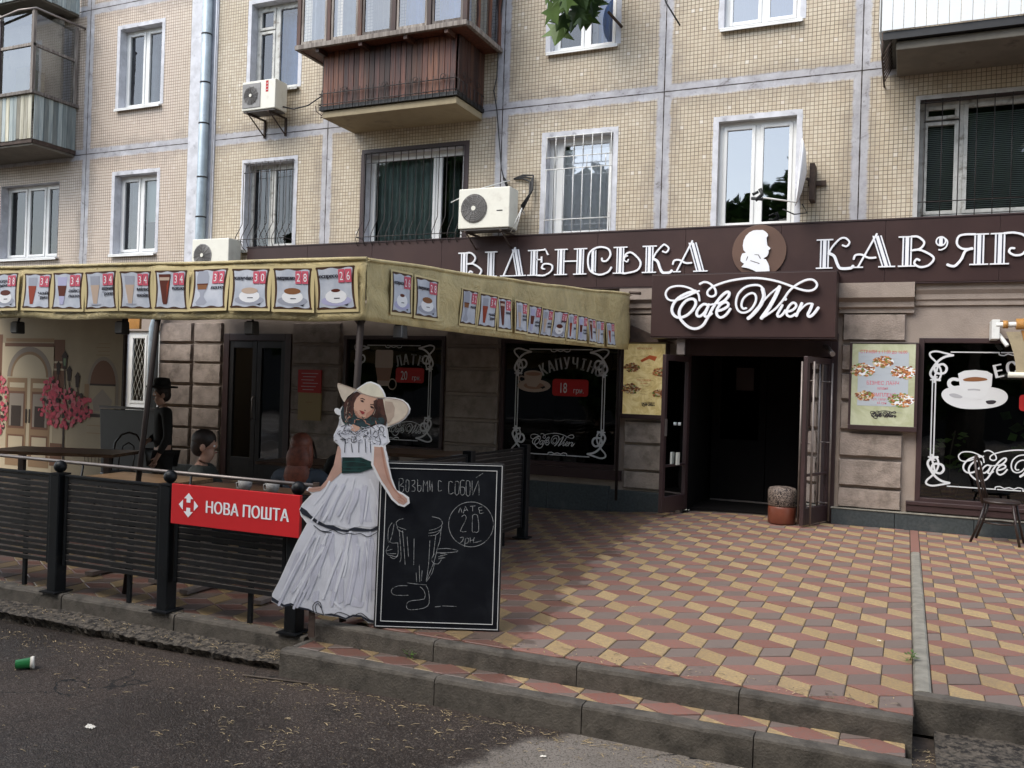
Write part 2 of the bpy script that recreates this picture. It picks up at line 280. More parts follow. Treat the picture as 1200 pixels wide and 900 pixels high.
    def text(s,body,x,y,z,h,wd=None,align='CENTER',extr=0,bend=None,sx=1.0):
        V,F=glyphs(body,align,extr); k=h/.73
        if wd:
            w0=max(v[0] for v in V)-min(v[0] for v in V); kx=wd/w0
        else: kx=k*sx
        ids=[]
        for vx,vy,vz in V:
            X=vx*kx; Zz=vy*k
            if bend: a=X/bend; X=math.sin(a)*(bend+Zz); Zz=(bend+Zz)*math.cos(a)-bend
            ids.append(s.p(x+X,y-vz,z+Zz))
        for f in F: s.face([ids[i] for i in f])
        return s
    def mesh(s,name,org=(0,0,0)):
        me=bpy.data.meshes.new(name); o=Vector(org); me.from_pydata([tuple(v-o) for v in s.v],[],s.f)
        for m_ in s.ms: me.materials.append(m_)
        me.polygons.foreach_set('material_index',s.mi); me.polygons.foreach_set('use_smooth',s.sm); me.update(); return me
    def build(s,name,parent=None,org=None,bevel=0,**kw):
        if org is None: org=wloc(parent) if parent else (0,0,0)
        o=bpy.data.objects.new(name,s.mesh(name,org)); COL.objects.link(o)
        if parent is not None: o.parent=parent; o.location=Vector(org)-wloc(parent)
        else: o.location=org
        o['_w']=tuple(org)
        if bevel: b=o.modifiers.new('bevel','BEVEL'); b.width=bevel; b.segments=2; b.limit_method='ANGLE'; b.angle_limit=R(40)
        for k,v in kw.items(): o[k]=v
        return o
def wloc(o): return Vector(o['_w']) if o is not None and '_w' in o.keys() else Vector((0,0,0))
_G={}
def glyphs(body,align='CENTER',extr=0):
    key=(body,align,extr)
    if key in _G: return _G[key]
    c=bpy.data.curves.new('t','FONT'); c.body=body; c.align_x=align; c.extrude=extr; c.resolution_u=3; o=bpy.data.objects.new('t',c); COL.objects.link(o); bpy.context.view_layer.update()
    me=o.to_mesh(); r=([tuple(v.co) for v in me.vertices],[tuple(p.vertices) for p in me.polygons]); o.to_mesh_clear(); bpy.data.objects.remove(o); bpy.data.curves.remove(c); _G[key]=r; return r
def thing(name,label,cat,loc=(0,0,0),group=None,parent=None):
    o=bpy.data.objects.new(name,None); COL.objects.link(o); o.location=loc; o['_w']=tuple(loc); o.empty_display_size=.1; o['label']=label; o['category']=cat
    if group: o['group']=group
    return o
def part(name,parent,loc):     # an empty part that groups sub-parts is avoided; parts are meshes
    raise NotImplementedError
def tag(o,label,cat,group=None,kind=None):
    o['label']=label; o['category']=cat
    if group: o['group']=group
    if kind: o['kind']=kind
    return o
def copytree(root,loc,label=None,rotz=None):
    r=root.copy(); COL.objects.link(r); r.location=loc; r['_w']=tuple(loc)
    if label: r['label']=label
    if rotz is not None: r.rotation_euler=(0,0,rotz)
    def rec(a,b):
        for ch in a.children:
            c=ch.copy(); COL.objects.link(c); c.parent=b; rec(ch,c)
    rec(root,r); return r
def clip(poly,x0,x1,y0,y1):
    for ax,lim,sg in ((0,x0,1),(0,x1,-1),(1,y0,1),(1,y1,-1)):
        out=[]
        for i in range(len(poly)):
            a,b=poly[i-1],poly[i]; da,db=(a[ax]-lim)*sg,(b[ax]-lim)*sg
            if da*db<0: t=da/(da-db); out.append((a[0]+(b[0]-a[0])*t,a[1]+(b[1]-a[1])*t))
            if db>=0: out.append(b)
        poly=out
        if len(poly)<3: return []
    return poly
# ---- outlines of the artwork, in metres on its own board
WORDMARK=[(0.027,[(-0.488,0.081),(-0.499,0.147),(-0.525,0.185),(-0.593,0.229),(-0.689,0.263),(-0.794,0.269),(-0.88,0.244),(-0.923,0.181),(-0.901,0.114),(-0.837,0.085),(-0.751,0.097),(-0.647,0.139),(-0.563,0.176),(-0.497,0.203)]),(0.0386,[(-0.541,0.204),(-0.648,0.177),(-0.751,0.122),(-0.816,0.046),(-0.837,-0.039),(-0.802,-0.106),(-0.734,-0.131),(-0.649,-0.107),(-0.575,-0.041),(-0.535,0.034),(-0.545,0.087),(-0.589,0.105),(-0.655,0.083),(-0.714,0.017),(-0.742,-0.059),(-0.724,-0.144),(-0.664,-0.215),(-0.596,-0.26),(-0.515,-0.271),(-0.437,-0.23),(-0.384,-0.145),(-0.34,-0.052),(-0.287,0.041),(-0.225,0.125),(-0.162,0.18),(-0.125,0.179),(-0.129,0.133),(-0.186,0.068),(-0.25,0.041)]),(0.0367,[(-0.379,0.023),(-0.43,0.037),(-0.482,-0.0),(-0.517,-0.06),(-0.512,-0.107),(-0.469,-0.113),(-0.414,-0.061),(-0.373,0.014)]),(0.0386,[(-0.367,0.033),(-0.405,-0.061),(-0.418,-0.108),(-0.384,-0.121),(-0.33,-0.08)]),(0.0232,[(-0.37,0.023),(-0.287,0.041),(-0.222,0.046)]),(0.0367,[(-0.265,-0.052),(-0.201,-0.034),(-0.138,0.003),(-0.13,0.04),(-0.167,0.059),(-0.222,0.031),(-0.266,-0.034),(-0.264,-0.099),(-0.217,-0.133),(-0.153,-0.099),(-0.101,-0.025)]),(0.029,[(-0.491,0.288),(-0.444,0.312),(-0.388,0.305),(-0.331,0.266),(-0.292,0.21),(-0.29,0.153),(-0.336,0.13),(-0.383,0.149),(-0.39,0.192),(-0.349,0.239),(-0.285,0.271),(-0.157,0.313),(-0.011,0.34),(0.151,0.352),(0.312,0.337),(0.472,0.298),(0.613,0.244),(0.717,0.203),(0.821,0.183),(0.888,0.209),(0.909,0.262),(0.868,0.311),(0.8,0.318),(0.715,0.284),(0.639,0.231),(0.58,0.169),(0.53,0.088),(0.446,-0.02),(0.342,-0.101),(0.269,-0.147)]),(0.029,[(0.09,-0.017),(0.054,-0.023),(0.031,0.02),(0.05,0.094),(0.103,0.148),(0.165,0.166),(0.202,0.128),(0.199,0.055),(0.153,-0.027),(0.091,-0.069),(0.028,-0.069),(-0.019,-0.026),(-0.036,0.057),(-0.01,0.159),(0.064,0.235),(0.153,0.263),(0.243,0.256),(0.289,0.2),(0.287,0.1)]),(0.0502,[(0.276,0.219),(0.296,0.146),(0.287,0.082),(0.242,-0.009),(0.164,-0.104),(0.115,-0.145)]),(0.0232,[(0.115,-0.147),(0.181,-0.064),(0.267,0.036),(0.37,0.154),(0.482,0.247)]),(0.0521,[(0.477,0.239),(0.433,0.125),(0.358,-0.019),(0.276,-0.143)]),(0.0347,[(0.518,0.016),(0.485,-0.048),(0.462,-0.098),(0.48,-0.124),(0.522,-0.099),(0.555,-0.048)]),(0.0463,[(0.549,0.088),(0.553,0.086)]),(0.0328,[(0.583,-0.063),(0.635,-0.045),(0.675,-0.006),(0.671,0.03),(0.636,0.042),(0.595,0.002),(0.569,-0.057),(0.578,-0.106),(0.62,-0.124),(0.678,-0.089)]),(0.0386,[(0.743,0.037),(0.708,-0.049),(0.682,-0.117)]),(0.0232,[(0.701,-0.078),(0.75,-0.017),(0.808,0.029),(0.863,0.029)]),(0.0386,[(0.863,0.025),(0.838,-0.046),(0.815,-0.1),(0.837,-0.125),(0.883,-0.09),(0.932,-0.018)])]
BUST=[[(-0.032,0.262),(0.046,0.259),(0.082,0.234),(0.107,0.208),(0.11,0.182),(0.094,0.161),(0.095,0.125),(0.101,0.088),(0.104,0.063),(0.129,0.04),(0.145,0.022),(0.134,0.008),(0.12,-0.003),(0.124,-0.021),(0.121,-0.042),(0.113,-0.064),(0.098,-0.082),(0.07,-0.095),(0.064,-0.109),(0.092,-0.114),(0.103,-0.136),(0.121,-0.165),(0.137,-0.209),(0.142,-0.267),(-0.023,-0.27),(-0.074,-0.244),(-0.124,-0.224),(-0.211,-0.204),(-0.176,-0.164),(-0.202,-0.149),(-0.224,-0.127),(-0.222,-0.083),(-0.212,-0.054),(-0.202,-0.032),(-0.159,-0.022),(-0.189,0.011),(-0.201,0.07),(-0.192,0.136),(-0.165,0.193),(-0.124,0.235),(-0.075,0.259)],[(-0.051,-0.048),(0.002,-0.053),(0.032,-0.105),(0.021,-0.105),(-0.005,-0.06),(-0.048,-0.053)],[(-0.099,-0.123),(0.016,-0.162),(0.013,-0.171),(-0.1,-0.13)],[(-0.136,-0.067),(-0.156,-0.121),(-0.149,-0.125),(-0.129,-0.078)]]
G_OUT=[(-0.153,1.514),(-0.123,1.537),(-0.091,1.558),(-0.066,1.563),(-0.036,1.554),(-0.008,1.541),(0.015,1.511),(0.03,1.481),(0.033,1.465),(0.033,1.465),(0.094,1.463),(0.144,1.452),(0.18,1.425),(0.195,1.396),(0.191,1.368),(0.164,1.329),(0.121,1.297),(0.081,1.279),(0.048,1.269),(0.054,1.248),(0.061,1.199),(0.07,1.18),(0.057,1.168),(0.043,1.154),(0.046,1.121),(0.048,1.12),(0.071,1.038),(0.095,0.945),(0.128,0.873),(0.171,0.854),(0.208,0.829),(0.214,0.798),(0.189,0.771),(0.152,0.781),(0.115,0.811),(0.055,0.887),(0.041,0.933),(0.011,0.944),(0.024,0.922),(0.026,0.741),(0.019,0.606),(0.017,0.38),(0.02,0.154),(0.018,0.004),(-0.032,0.008),(-0.078,0.044),(-0.124,0.048),(-0.177,0.026),(-0.225,0.039),(-0.27,0.043),(-0.316,0.047),(-0.361,0.057),(-0.395,0.068),(-0.418,0.078),(-0.469,0.088),(-0.515,0.098),(-0.555,0.116),(-0.588,0.092),(-0.623,0.109),(-0.659,0.127),(-0.656,0.178),(-0.616,0.258),(-0.564,0.384),(-0.511,0.51),(-0.448,0.636),(-0.489,0.686),(-0.499,0.725),(-0.483,0.759),(-0.442,0.806),(-0.422,0.827),(-0.443,0.842),(-0.46,0.85),(-0.444,0.871),(-0.393,0.864),(-0.348,0.863),(-0.34,0.89),(-0.301,0.984),(-0.262,1.069),(-0.254,1.142),(-0.292,1.172),(-0.293,1.213),(-0.269,1.266),(-0.244,1.287),(-0.244,1.274),(-0.256,1.304),(-0.264,1.321),(-0.254,1.34),(-0.271,1.341),(-0.288,1.353),(-0.296,1.369),(-0.291,1.383),(-0.278,1.386),(-0.261,1.376),(-0.255,1.359),(-0.258,1.379),(-0.232,1.415)]
G_HAT=[[(-0.235,1.429),(-0.25,1.452),(-0.265,1.486),(-0.278,1.524),(-0.278,1.541),(-0.272,1.546),(-0.199,1.521),(-0.155,1.504),(-0.182,1.485),(-0.211,1.46),(-0.229,1.426)],[(-0.152,1.506),(-0.123,1.529),(-0.09,1.549),(-0.066,1.554),(-0.035,1.545),(-0.013,1.532),(0.009,1.505),(0.022,1.478),(0.025,1.463),(-0.005,1.46),(-0.055,1.465),(-0.099,1.479),(-0.132,1.49)],[(0.017,1.453),(0.094,1.452),(0.133,1.443),(0.167,1.422),(0.181,1.395),(0.174,1.367),(0.15,1.334),(0.11,1.305),(0.078,1.288),(0.053,1.281),(0.046,1.33),(0.034,1.374),(0.024,1.418)]]
G_HATSHADE=[[(0.031,1.44),(0.078,1.436),(0.096,1.398),(0.092,1.343),(0.061,1.298),(0.051,1.298),(0.043,1.347),(0.031,1.396)]]
G_HATLINE=[[(-0.152,1.505),(-0.121,1.487),(-0.077,1.472),(-0.033,1.464),(0.023,1.461),(0.056,1.458),(0.105,1.453),(0.144,1.441),(0.17,1.42),(0.183,1.394)],[(-0.275,1.545),(-0.233,1.532),(-0.194,1.52),(-0.155,1.506)],[(0.183,1.394),(0.175,1.365),(0.152,1.331),(0.11,1.304),(0.053,1.28)]]
G_HAIR=[[(-0.152,1.497),(-0.127,1.482),(-0.153,1.456),(-0.169,1.417),(-0.17,1.379),(-0.161,1.346),(-0.138,1.325),(-0.11,1.317),(-0.083,1.324),(-0.051,1.349),(-0.035,1.383),(-0.028,1.422),(-0.016,1.455),(0.017,1.453),(0.035,1.418),(0.045,1.374),(0.049,1.319),(0.039,1.281),(-0.005,1.296),(-0.048,1.272),(-0.092,1.26),(-0.125,1.27),(-0.164,1.28),(-0.192,1.284),(-0.23,1.289),(-0.248,1.321),(-0.252,1.365),(-0.242,1.398),(-0.219,1.443),(-0.187,1.477)]]
G_HAIR2=[[(-0.144,1.492),(-0.127,1.482),(-0.151,1.459),(-0.166,1.423),(-0.17,1.39),(-0.185,1.411),(-0.181,1.455)],[(-0.018,1.452),(0.017,1.45),(0.034,1.413),(0.045,1.369),(0.026,1.346),(-0.007,1.362),(-0.029,1.35),(-0.03,1.394)]]
G_SCARF=[[(-0.242,1.393),(-0.196,1.416),(-0.173,1.389),(-0.169,1.351),(-0.149,1.327),(-0.116,1.317),(-0.083,1.322),(-0.051,1.338),(-0.017,1.328),(0.016,1.335),(0.033,1.319),(0.028,1.291),(-0.027,1.295),(-0.07,1.272),(-0.114,1.259),(-0.137,1.275),(-0.17,1.285),(-0.203,1.284),(-0.239,1.299),(-0.249,1.338),(-0.252,1.365)]]
G_FACE=[[(-0.127,1.48),(-0.099,1.477),(-0.055,1.465),(-0.019,1.455),(-0.025,1.422),(-0.034,1.383),(-0.051,1.352),(-0.075,1.329),(-0.108,1.319),(-0.135,1.327),(-0.158,1.349),(-0.168,1.379),(-0.168,1.417),(-0.153,1.451)]]
G_BROW=[[(-0.129,1.452),(-0.115,1.456),(-0.098,1.447),(-0.099,1.442),(-0.115,1.45),(-0.127,1.448)],[(-0.064,1.418),(-0.045,1.418),(-0.03,1.408),(-0.032,1.403),(-0.047,1.412),(-0.063,1.413)],[(-0.128,1.44),(-0.114,1.442),(-0.104,1.434),(-0.108,1.428),(-0.122,1.431)],[(-0.064,1.407),(-0.05,1.405),(-0.039,1.396),(-0.044,1.389),(-0.059,1.393)],[(-0.099,1.381),(-0.09,1.377),(-0.093,1.373),(-0.101,1.376)],[(-0.043,1.438),(-0.021,1.452),(-0.022,1.427),(-0.03,1.388),(-0.038,1.366),(-0.036,1.399)]]
G_LIPS=[[(-0.132,1.377),(-0.118,1.372),(-0.107,1.37),(-0.096,1.363),(-0.101,1.353),(-0.113,1.35),(-0.123,1.361)]]
G_CHEEK=[[(-0.165,1.379),(-0.151,1.368),(-0.128,1.341),(-0.108,1.321),(-0.133,1.327),(-0.155,1.349)],[(-0.084,1.359),(-0.052,1.382),(-0.035,1.383),(-0.051,1.352),(-0.075,1.331),(-0.094,1.326)]]
G_CHEST=[[(-0.186,1.268),(-0.17,1.285),(-0.125,1.267),(-0.13,1.248),(-0.157,1.236),(-0.18,1.246)]]
G_BODICE=[[(-0.244,1.272),(-0.192,1.284),(-0.174,1.246),(-0.124,1.242),(-0.081,1.271),(-0.016,1.29),(0.028,1.289),(0.045,1.253),(0.052,1.199),(0.056,1.179),(0.04,1.165),(0.005,1.148),(-0.023,1.163),(-0.027,1.108),(-0.235,1.101),(-0.262,1.156),(-0.288,1.177),(-0.293,1.21),(-0.273,1.243)],[(-0.244,1.137),(-0.046,1.138),(-0.016,1.17),(-0.012,1.025),(-0.107,1.074),(-0.241,1.064)]]
G_FRILL=[[(-0.246,1.266),(-0.214,1.278),(-0.229,1.245),(-0.19,1.24),(-0.212,1.218),(-0.256,1.227),(-0.244,1.2),(-0.216,1.185),(-0.249,1.186)],[(-0.191,1.246),(-0.157,1.219),(-0.124,1.242),(-0.092,1.26),(-0.059,1.272)],[(-0.178,1.202),(-0.151,1.203),(-0.144,1.176),(-0.172,1.169),(-0.178,1.191)],[(-0.113,1.237),(-0.081,1.249),(-0.074,1.217),(-0.101,1.21)],[(-0.048,1.272),(-0.026,1.251),(-0.041,1.218),(-0.013,1.207),(-0.004,1.246),(0.007,1.274),(0.029,1.264),(0.025,1.22),(0.042,1.209)],[(-0.059,1.261),(-0.046,1.184),(-0.023,1.163)],[(-0.003,1.219),(0.01,1.175),(-0.0,1.147)],[(-0.216,1.179),(-0.219,1.102)],[(-0.177,1.158),(-0.169,1.104)],[(-0.128,1.182),(-0.128,1.105)],[(-0.09,1.194),(-0.082,1.106)],[(-0.057,1.184),(-0.051,1.107)]]
G_SASH=[[(-0.233,1.07),(-0.117,1.073),(-0.022,1.04),(-0.027,1.009),(-0.114,0.975),(-0.233,0.966)]]
G_SASHL=[[(-0.232,1.038),(-0.147,1.046),(-0.027,1.029)],[(-0.233,1.007),(-0.125,1.009),(-0.03,1.019)],[(-0.233,0.987),(-0.114,0.985)]]
G_ARML=[[(-0.265,1.141),(-0.242,1.142),(-0.24,1.069),(-0.232,0.976),(-0.284,0.923),(-0.339,0.874),(-0.369,0.847),(-0.421,0.84),(-0.447,0.845),(-0.443,0.866),(-0.401,0.872),(-0.365,0.878),(-0.33,0.921),(-0.287,1.016)]]
G_ARMR=[[(-0.021,1.149),(0.036,1.146),(0.06,1.048),(0.09,0.945),(0.123,0.868),(0.171,0.846),(0.198,0.824),(0.201,0.803),(0.178,0.783),(0.147,0.793),(0.109,0.826),(0.065,0.892),(0.033,0.933),(-0.0,0.994),(-0.022,1.035)]]
G_ARMR_W=[[(-0.031,1.159),(0.047,1.156),(0.071,1.053),(0.098,0.95),(0.13,0.875),(0.173,0.856),(0.211,0.831),(0.216,0.795),(0.182,0.769),(0.142,0.78),(0.099,0.815),(0.053,0.881),(0.017,0.932),(-0.012,0.983),(-0.038,1.034)]]
G_HANDLN=[[(0.14,0.832),(0.172,0.823),(0.188,0.802)],[(0.146,0.817),(0.172,0.802)],[(-0.442,0.855),(-0.401,0.857),(-0.365,0.866)]]
G_SKIRT1=[[(-0.331,0.933),(0.006,0.944),(0.021,0.877),(0.024,0.642),(-0.04,0.621),(-0.097,0.63),(-0.187,0.61),(-0.255,0.629),(-0.323,0.634),(-0.381,0.661),(-0.433,0.699),(-0.483,0.742),(-0.469,0.76),(-0.392,0.847),(-0.348,0.871),(-0.31,0.917)]]
G_WAIST=[[(-0.23,0.974),(-0.114,0.982),(-0.027,1.014),(0.012,0.953),(0.042,0.902),(0.054,0.72),(-0.406,0.706),(-0.43,0.783),(-0.354,0.863),(-0.283,0.917)]]
G_TRIM1=[[(-0.487,0.742),(-0.451,0.721),(-0.421,0.688),(-0.386,0.663),(-0.323,0.631),(-0.278,0.63),(-0.221,0.607),(-0.181,0.605),(-0.142,0.623),(-0.074,0.616),(-0.035,0.613),(0.004,0.633),(0.022,0.634),(0.023,0.617),(-0.028,0.598),(-0.096,0.596),(-0.164,0.598),(-0.186,0.588),(-0.243,0.597),(-0.311,0.609),(-0.38,0.636),(-0.438,0.676),(-0.481,0.697),(-0.496,0.719)]]
G_TRIM1L=[[(-0.379,0.61),(-0.356,0.594),(-0.311,0.59),(-0.277,0.602),(-0.243,0.586),(-0.208,0.576),(-0.175,0.583),(-0.141,0.578),(-0.096,0.582),(-0.05,0.564),(0.006,0.594)],[(-0.402,0.626),(-0.345,0.588),(-0.288,0.585)]]
G_SKIRT2=[[(-0.426,0.665),(-0.38,0.636),(-0.311,0.609),(-0.243,0.595),(-0.186,0.586),(-0.141,0.596),(-0.04,0.595),(0.021,0.615),(0.02,0.493),(0.016,0.267),(0.017,0.03),(-0.033,0.039),(-0.079,0.061),(-0.13,0.065),(-0.178,0.04),(-0.225,0.056),(-0.271,0.066),(-0.316,0.059),(-0.373,0.068),(-0.419,0.089),(-0.475,0.099),(-0.527,0.12),(-0.577,0.11),(-0.647,0.156),(-0.652,0.178),(-0.595,0.293),(-0.542,0.418),(-0.484,0.545)]]
G_HEM=[[(-0.658,0.161),(-0.624,0.139),(-0.577,0.11),(-0.533,0.123),(-0.475,0.099),(-0.419,0.089),(-0.373,0.068),(-0.316,0.055),(-0.271,0.064),(-0.225,0.054),(-0.177,0.038),(-0.13,0.061),(-0.079,0.058),(-0.033,0.036),(0.017,0.024),(0.018,0.009),(-0.032,0.017),(-0.078,0.044),(-0.129,0.048),(-0.177,0.028),(-0.225,0.042),(-0.27,0.049),(-0.327,0.05),(-0.395,0.071),(-0.475,0.088),(-0.527,0.109),(-0.577,0.096),(-0.623,0.117),(-0.657,0.133)]]
G_HEML=[[(-0.384,0.068),(-0.391,0.107),(-0.369,0.136),(-0.343,0.129),(-0.334,0.092),(-0.322,0.059)],[(-0.367,0.068),(-0.374,0.102),(-0.358,0.125),(-0.338,0.098)],[(-0.259,0.049),(-0.226,0.073),(-0.181,0.063),(-0.146,0.047)],[(-0.113,0.059),(-0.079,0.072),(-0.033,0.039),(-0.01,0.018)]]
G_FOLD=[[(-0.299,0.573),(-0.306,0.46),(-0.275,0.348),(-0.287,0.212),(-0.248,0.213),(-0.246,0.349),(-0.267,0.461),(-0.271,0.574)],[(-0.158,0.577),(-0.141,0.397),(-0.146,0.205),(-0.104,0.15),(-0.084,0.218),(-0.106,0.376),(-0.118,0.567)],[(-0.405,0.366),(-0.372,0.39),(-0.379,0.254),(-0.421,0.163),(-0.434,0.23)],[(-0.05,0.558),(-0.021,0.378),(-0.022,0.22),(0.006,0.221),(0.013,0.379),(-0.016,0.559)],[(-0.509,0.442),(-0.487,0.454),(-0.521,0.295),(-0.558,0.203),(-0.592,0.202)],[(-0.222,0.304),(-0.199,0.282),(-0.195,0.147),(-0.228,0.124),(-0.236,0.214)],[(-0.095,0.907),(-0.058,0.806),(-0.03,0.66),(-0.098,0.658),(-0.114,0.805)],[(-0.296,0.844),(-0.327,0.742),(-0.301,0.652),(-0.359,0.684),(-0.351,0.775)],[(0.007,0.91),(0.02,0.786),(0.015,0.656),(-0.01,0.718)],[(-0.388,0.198),(-0.355,0.21),(-0.363,0.119),(-0.398,0.141)],[(-0.127,0.161),(-0.059,0.14),(-0.08,0.106),(-0.148,0.115)]]
G_FOLDL=[[(-0.31,0.912),(-0.352,0.831),(-0.407,0.762)],[(-0.198,0.938),(-0.272,0.8),(-0.302,0.675)],[(-0.152,0.939),(-0.182,0.803),(-0.234,0.665)],[(-0.05,0.931),(-0.001,0.808),(0.014,0.673)],[(-0.366,0.56),(-0.407,0.423),(-0.424,0.253),(-0.456,0.195)],[(-0.208,0.565),(-0.181,0.43),(-0.2,0.305)],[(-0.073,0.569),(-0.045,0.4),(-0.028,0.243)],[(-0.431,0.478),(-0.451,0.387),(-0.461,0.342)],[(-0.262,0.145),(-0.216,0.101)],[(-0.321,0.561),(-0.35,0.402),(-0.358,0.3)]]
CHALK=[[(0.141,0.947),(0.144,0.863),(0.169,0.868),(0.172,0.896),(0.146,0.902),(0.167,0.922),(0.163,0.947),(0.141,0.947)],[(0.186,0.935),(0.186,0.871),(0.204,0.869),(0.204,0.936),(0.186,0.938)],[(0.222,0.936),(0.24,0.939),(0.241,0.918),(0.226,0.904),(0.244,0.892),(0.242,0.87),(0.224,0.87)],[(0.26,0.944),(0.263,0.873),(0.281,0.874),(0.282,0.906),(0.262,0.905)],[(0.297,0.868),(0.298,0.939),(0.312,0.907),(0.322,0.939),(0.327,0.869)],[(0.337,0.94),(0.34,0.873),(0.353,0.934),(0.355,0.87)],[(0.412,0.936),(0.394,0.942),(0.393,0.903),(0.396,0.875),(0.416,0.881)],[(0.484,0.934),(0.461,0.937),(0.463,0.86),(0.491,0.868)],[(0.502,0.939),(0.502,0.862),(0.525,0.862),(0.525,0.936),(0.502,0.939)],[(0.558,0.947),(0.535,0.944),(0.538,0.859),(0.561,0.862),(0.562,0.902),(0.536,0.905)],[(0.571,0.945),(0.574,0.858),(0.597,0.858),(0.594,0.942),(0.571,0.945)],[(0.609,0.948),(0.615,0.856),(0.648,0.95),(0.656,0.858)],[(0.634,0.969),(0.676,0.998)],[(0.529,0.741),(0.538,0.773),(0.549,0.744)],[(0.57,0.783),(0.559,0.739)],[(0.57,0.783),(0.587,0.755)],[(0.564,0.755),(0.583,0.763)],[(0.602,0.784),(0.634,0.788)],[(0.617,0.786),(0.618,0.754)],[(0.679,0.783),(0.656,0.777),(0.661,0.76),(0.678,0.762)],[(0.661,0.76),(0.665,0.74),(0.688,0.746)],[(0.55,0.716),(0.565,0.729),(0.578,0.714),(0.571,0.684),(0.543,0.623),(0.581,0.622)],[(0.619,0.728),(0.65,0.729),(0.661,0.627),(0.633,0.621),(0.619,0.628),(0.619,0.728)],[(0.544,0.581),(0.563,0.585),(0.56,0.562),(0.545,0.549)],[(0.574,0.524),(0.578,0.576),(0.598,0.576),(0.594,0.55),(0.578,0.547)],[(0.608,0.583),(0.609,0.551)],[(0.609,0.566),(0.632,0.57)],[(0.634,0.585),(0.63,0.552),(0.679,0.566)],[(0.131,0.667),(0.149,0.684),(0.175,0.691)],[(0.131,0.667),(0.138,0.641),(0.177,0.627),(0.196,0.621)],[(0.344,0.622),(0.388,0.634),(0.423,0.658),(0.425,0.68),(0.405,0.701),(0.36,0.71)],[(0.138,0.636),(0.145,0.62),(0.178,0.604)],[(0.424,0.654),(0.417,0.628),(0.376,0.61),(0.341,0.604)],[(0.421,0.628),(0.39,0.595),(0.341,0.587)],[(0.151,0.62),(0.157,0.575),(0.17,0.447),(0.162,0.415)],[(0.173,0.614),(0.187,0.499),(0.197,0.397)],[(0.204,0.577),(0.217,0.449)],[(0.42,0.635),(0.414,0.558),(0.399,0.506),(0.382,0.422),(0.335,0.299)],[(0.269,0.348),(0.274,0.29)],[(0.287,0.4),(0.294,0.291)],[(0.307,0.362),(0.304,0.298)],[(0.35,0.556),(0.347,0.402),(0.335,0.299)],[(0.387,0.595),(0.375,0.454)],[(0.214,0.282),(0.259,0.277),(0.336,0.273)],[(0.249,0.565),(0.252,0.399)],[(0.105,0.663),(0.083,0.624),(0.083,0.547),(0.094,0.541),(0.11,0.599),(0.118,0.657)],[(0.094,0.541),(0.109,0.533),(0.145,0.536)],[(0.087,0.515),(0.072,0.483),(0.084,0.457),(0.109,0.452),(0.138,0.446),(0.15,0.472),(0.145,0.536)],[(0.079,0.483),(0.111,0.494)],[(0.083,0.464),(0.137,0.466)],[(0.099,0.445),(0.125,0.433),(0.148,0.453)],[(0.393,0.503),(0.456,0.51),(0.521,0.502),(0.528,0.491),(0.457,0.482),(0.396,0.48)],[(0.419,0.478),(0.464,0.472),(0.42,0.462)],[(0.409,0.455),(0.452,0.45),(0.41,0.442)],[(0.381,0.473),(0.366,0.441),(0.376,0.415),(0.408,0.409),(0.427,0.436)],[(0.383,0.409),(0.372,0.351),(0.335,0.292)],[(0.214,0.263),(0.157,0.261),(0.119,0.241),(0.117,0.215),(0.146,0.2),(0.223,0.203)],[(0.298,0.259),(0.324,0.234),(0.328,0.183),(0.249,0.17),(0.218,0.154),(0.216,0.122),(0.245,0.11),(0.328,0.125),(0.359,0.158),(0.352,0.235),(0.336,0.267)],[(0.443,0.142),(0.532,0.141)],[(0.398,0.134),(0.432,0.138)],[(0.754,0.673),(0.752,0.645),(0.745,0.618),(0.732,0.593),(0.715,0.571),(0.694,0.552),(0.67,0.538),(0.643,0.529),(0.615,0.525),(0.587,0.527),(0.56,0.535),(0.535,0.547),(0.512,0.564),(0.494,0.585),(0.48,0.61),(0.471,0.636),(0.467,0.664),(0.469,0.692),(0.476,0.72),(0.489,0.745),(0.506,0.767),(0.527,0.786),(0.551,0.8),(0.578,0.809),(0.606,0.812),(0.634,0.811),(0.661,0.803),(0.686,0.791),(0.709,0.774),(0.727,0.752),(0.741,0.728),(0.75,0.701),(0.754,0.673)]]
BOARD=[(0.026,1.046),(0.8,1.049),(0.801,-0.002),(0.018,-0.001)]
CORNER=[(0.016,[(0.25,-0.038),(0.169,-0.016),(0.066,0.007),(0.001,-0.012),(0.006,-0.057),(0.059,-0.113),(0.112,-0.192),(0.125,-0.271),(0.096,-0.339),(0.05,-0.318)]),(0.02,[(0.25,-0.038),(0.17,-0.055),(0.1,-0.101),(0.04,-0.182),(0.008,-0.262),(0.044,-0.318),(0.116,-0.339)]),(0.02,[(0.071,-0.17),(0.142,-0.146),(0.183,-0.19),(0.165,-0.247),(0.104,-0.26),(0.062,-0.238),(0.051,-0.181),(0.081,-0.158)]),(0.016,[(0.091,-0.158),(0.073,-0.238),(0.054,-0.306)]),(0.013,[(0.014,-0.337),(0.051,-0.331),(0.052,-0.368)])]
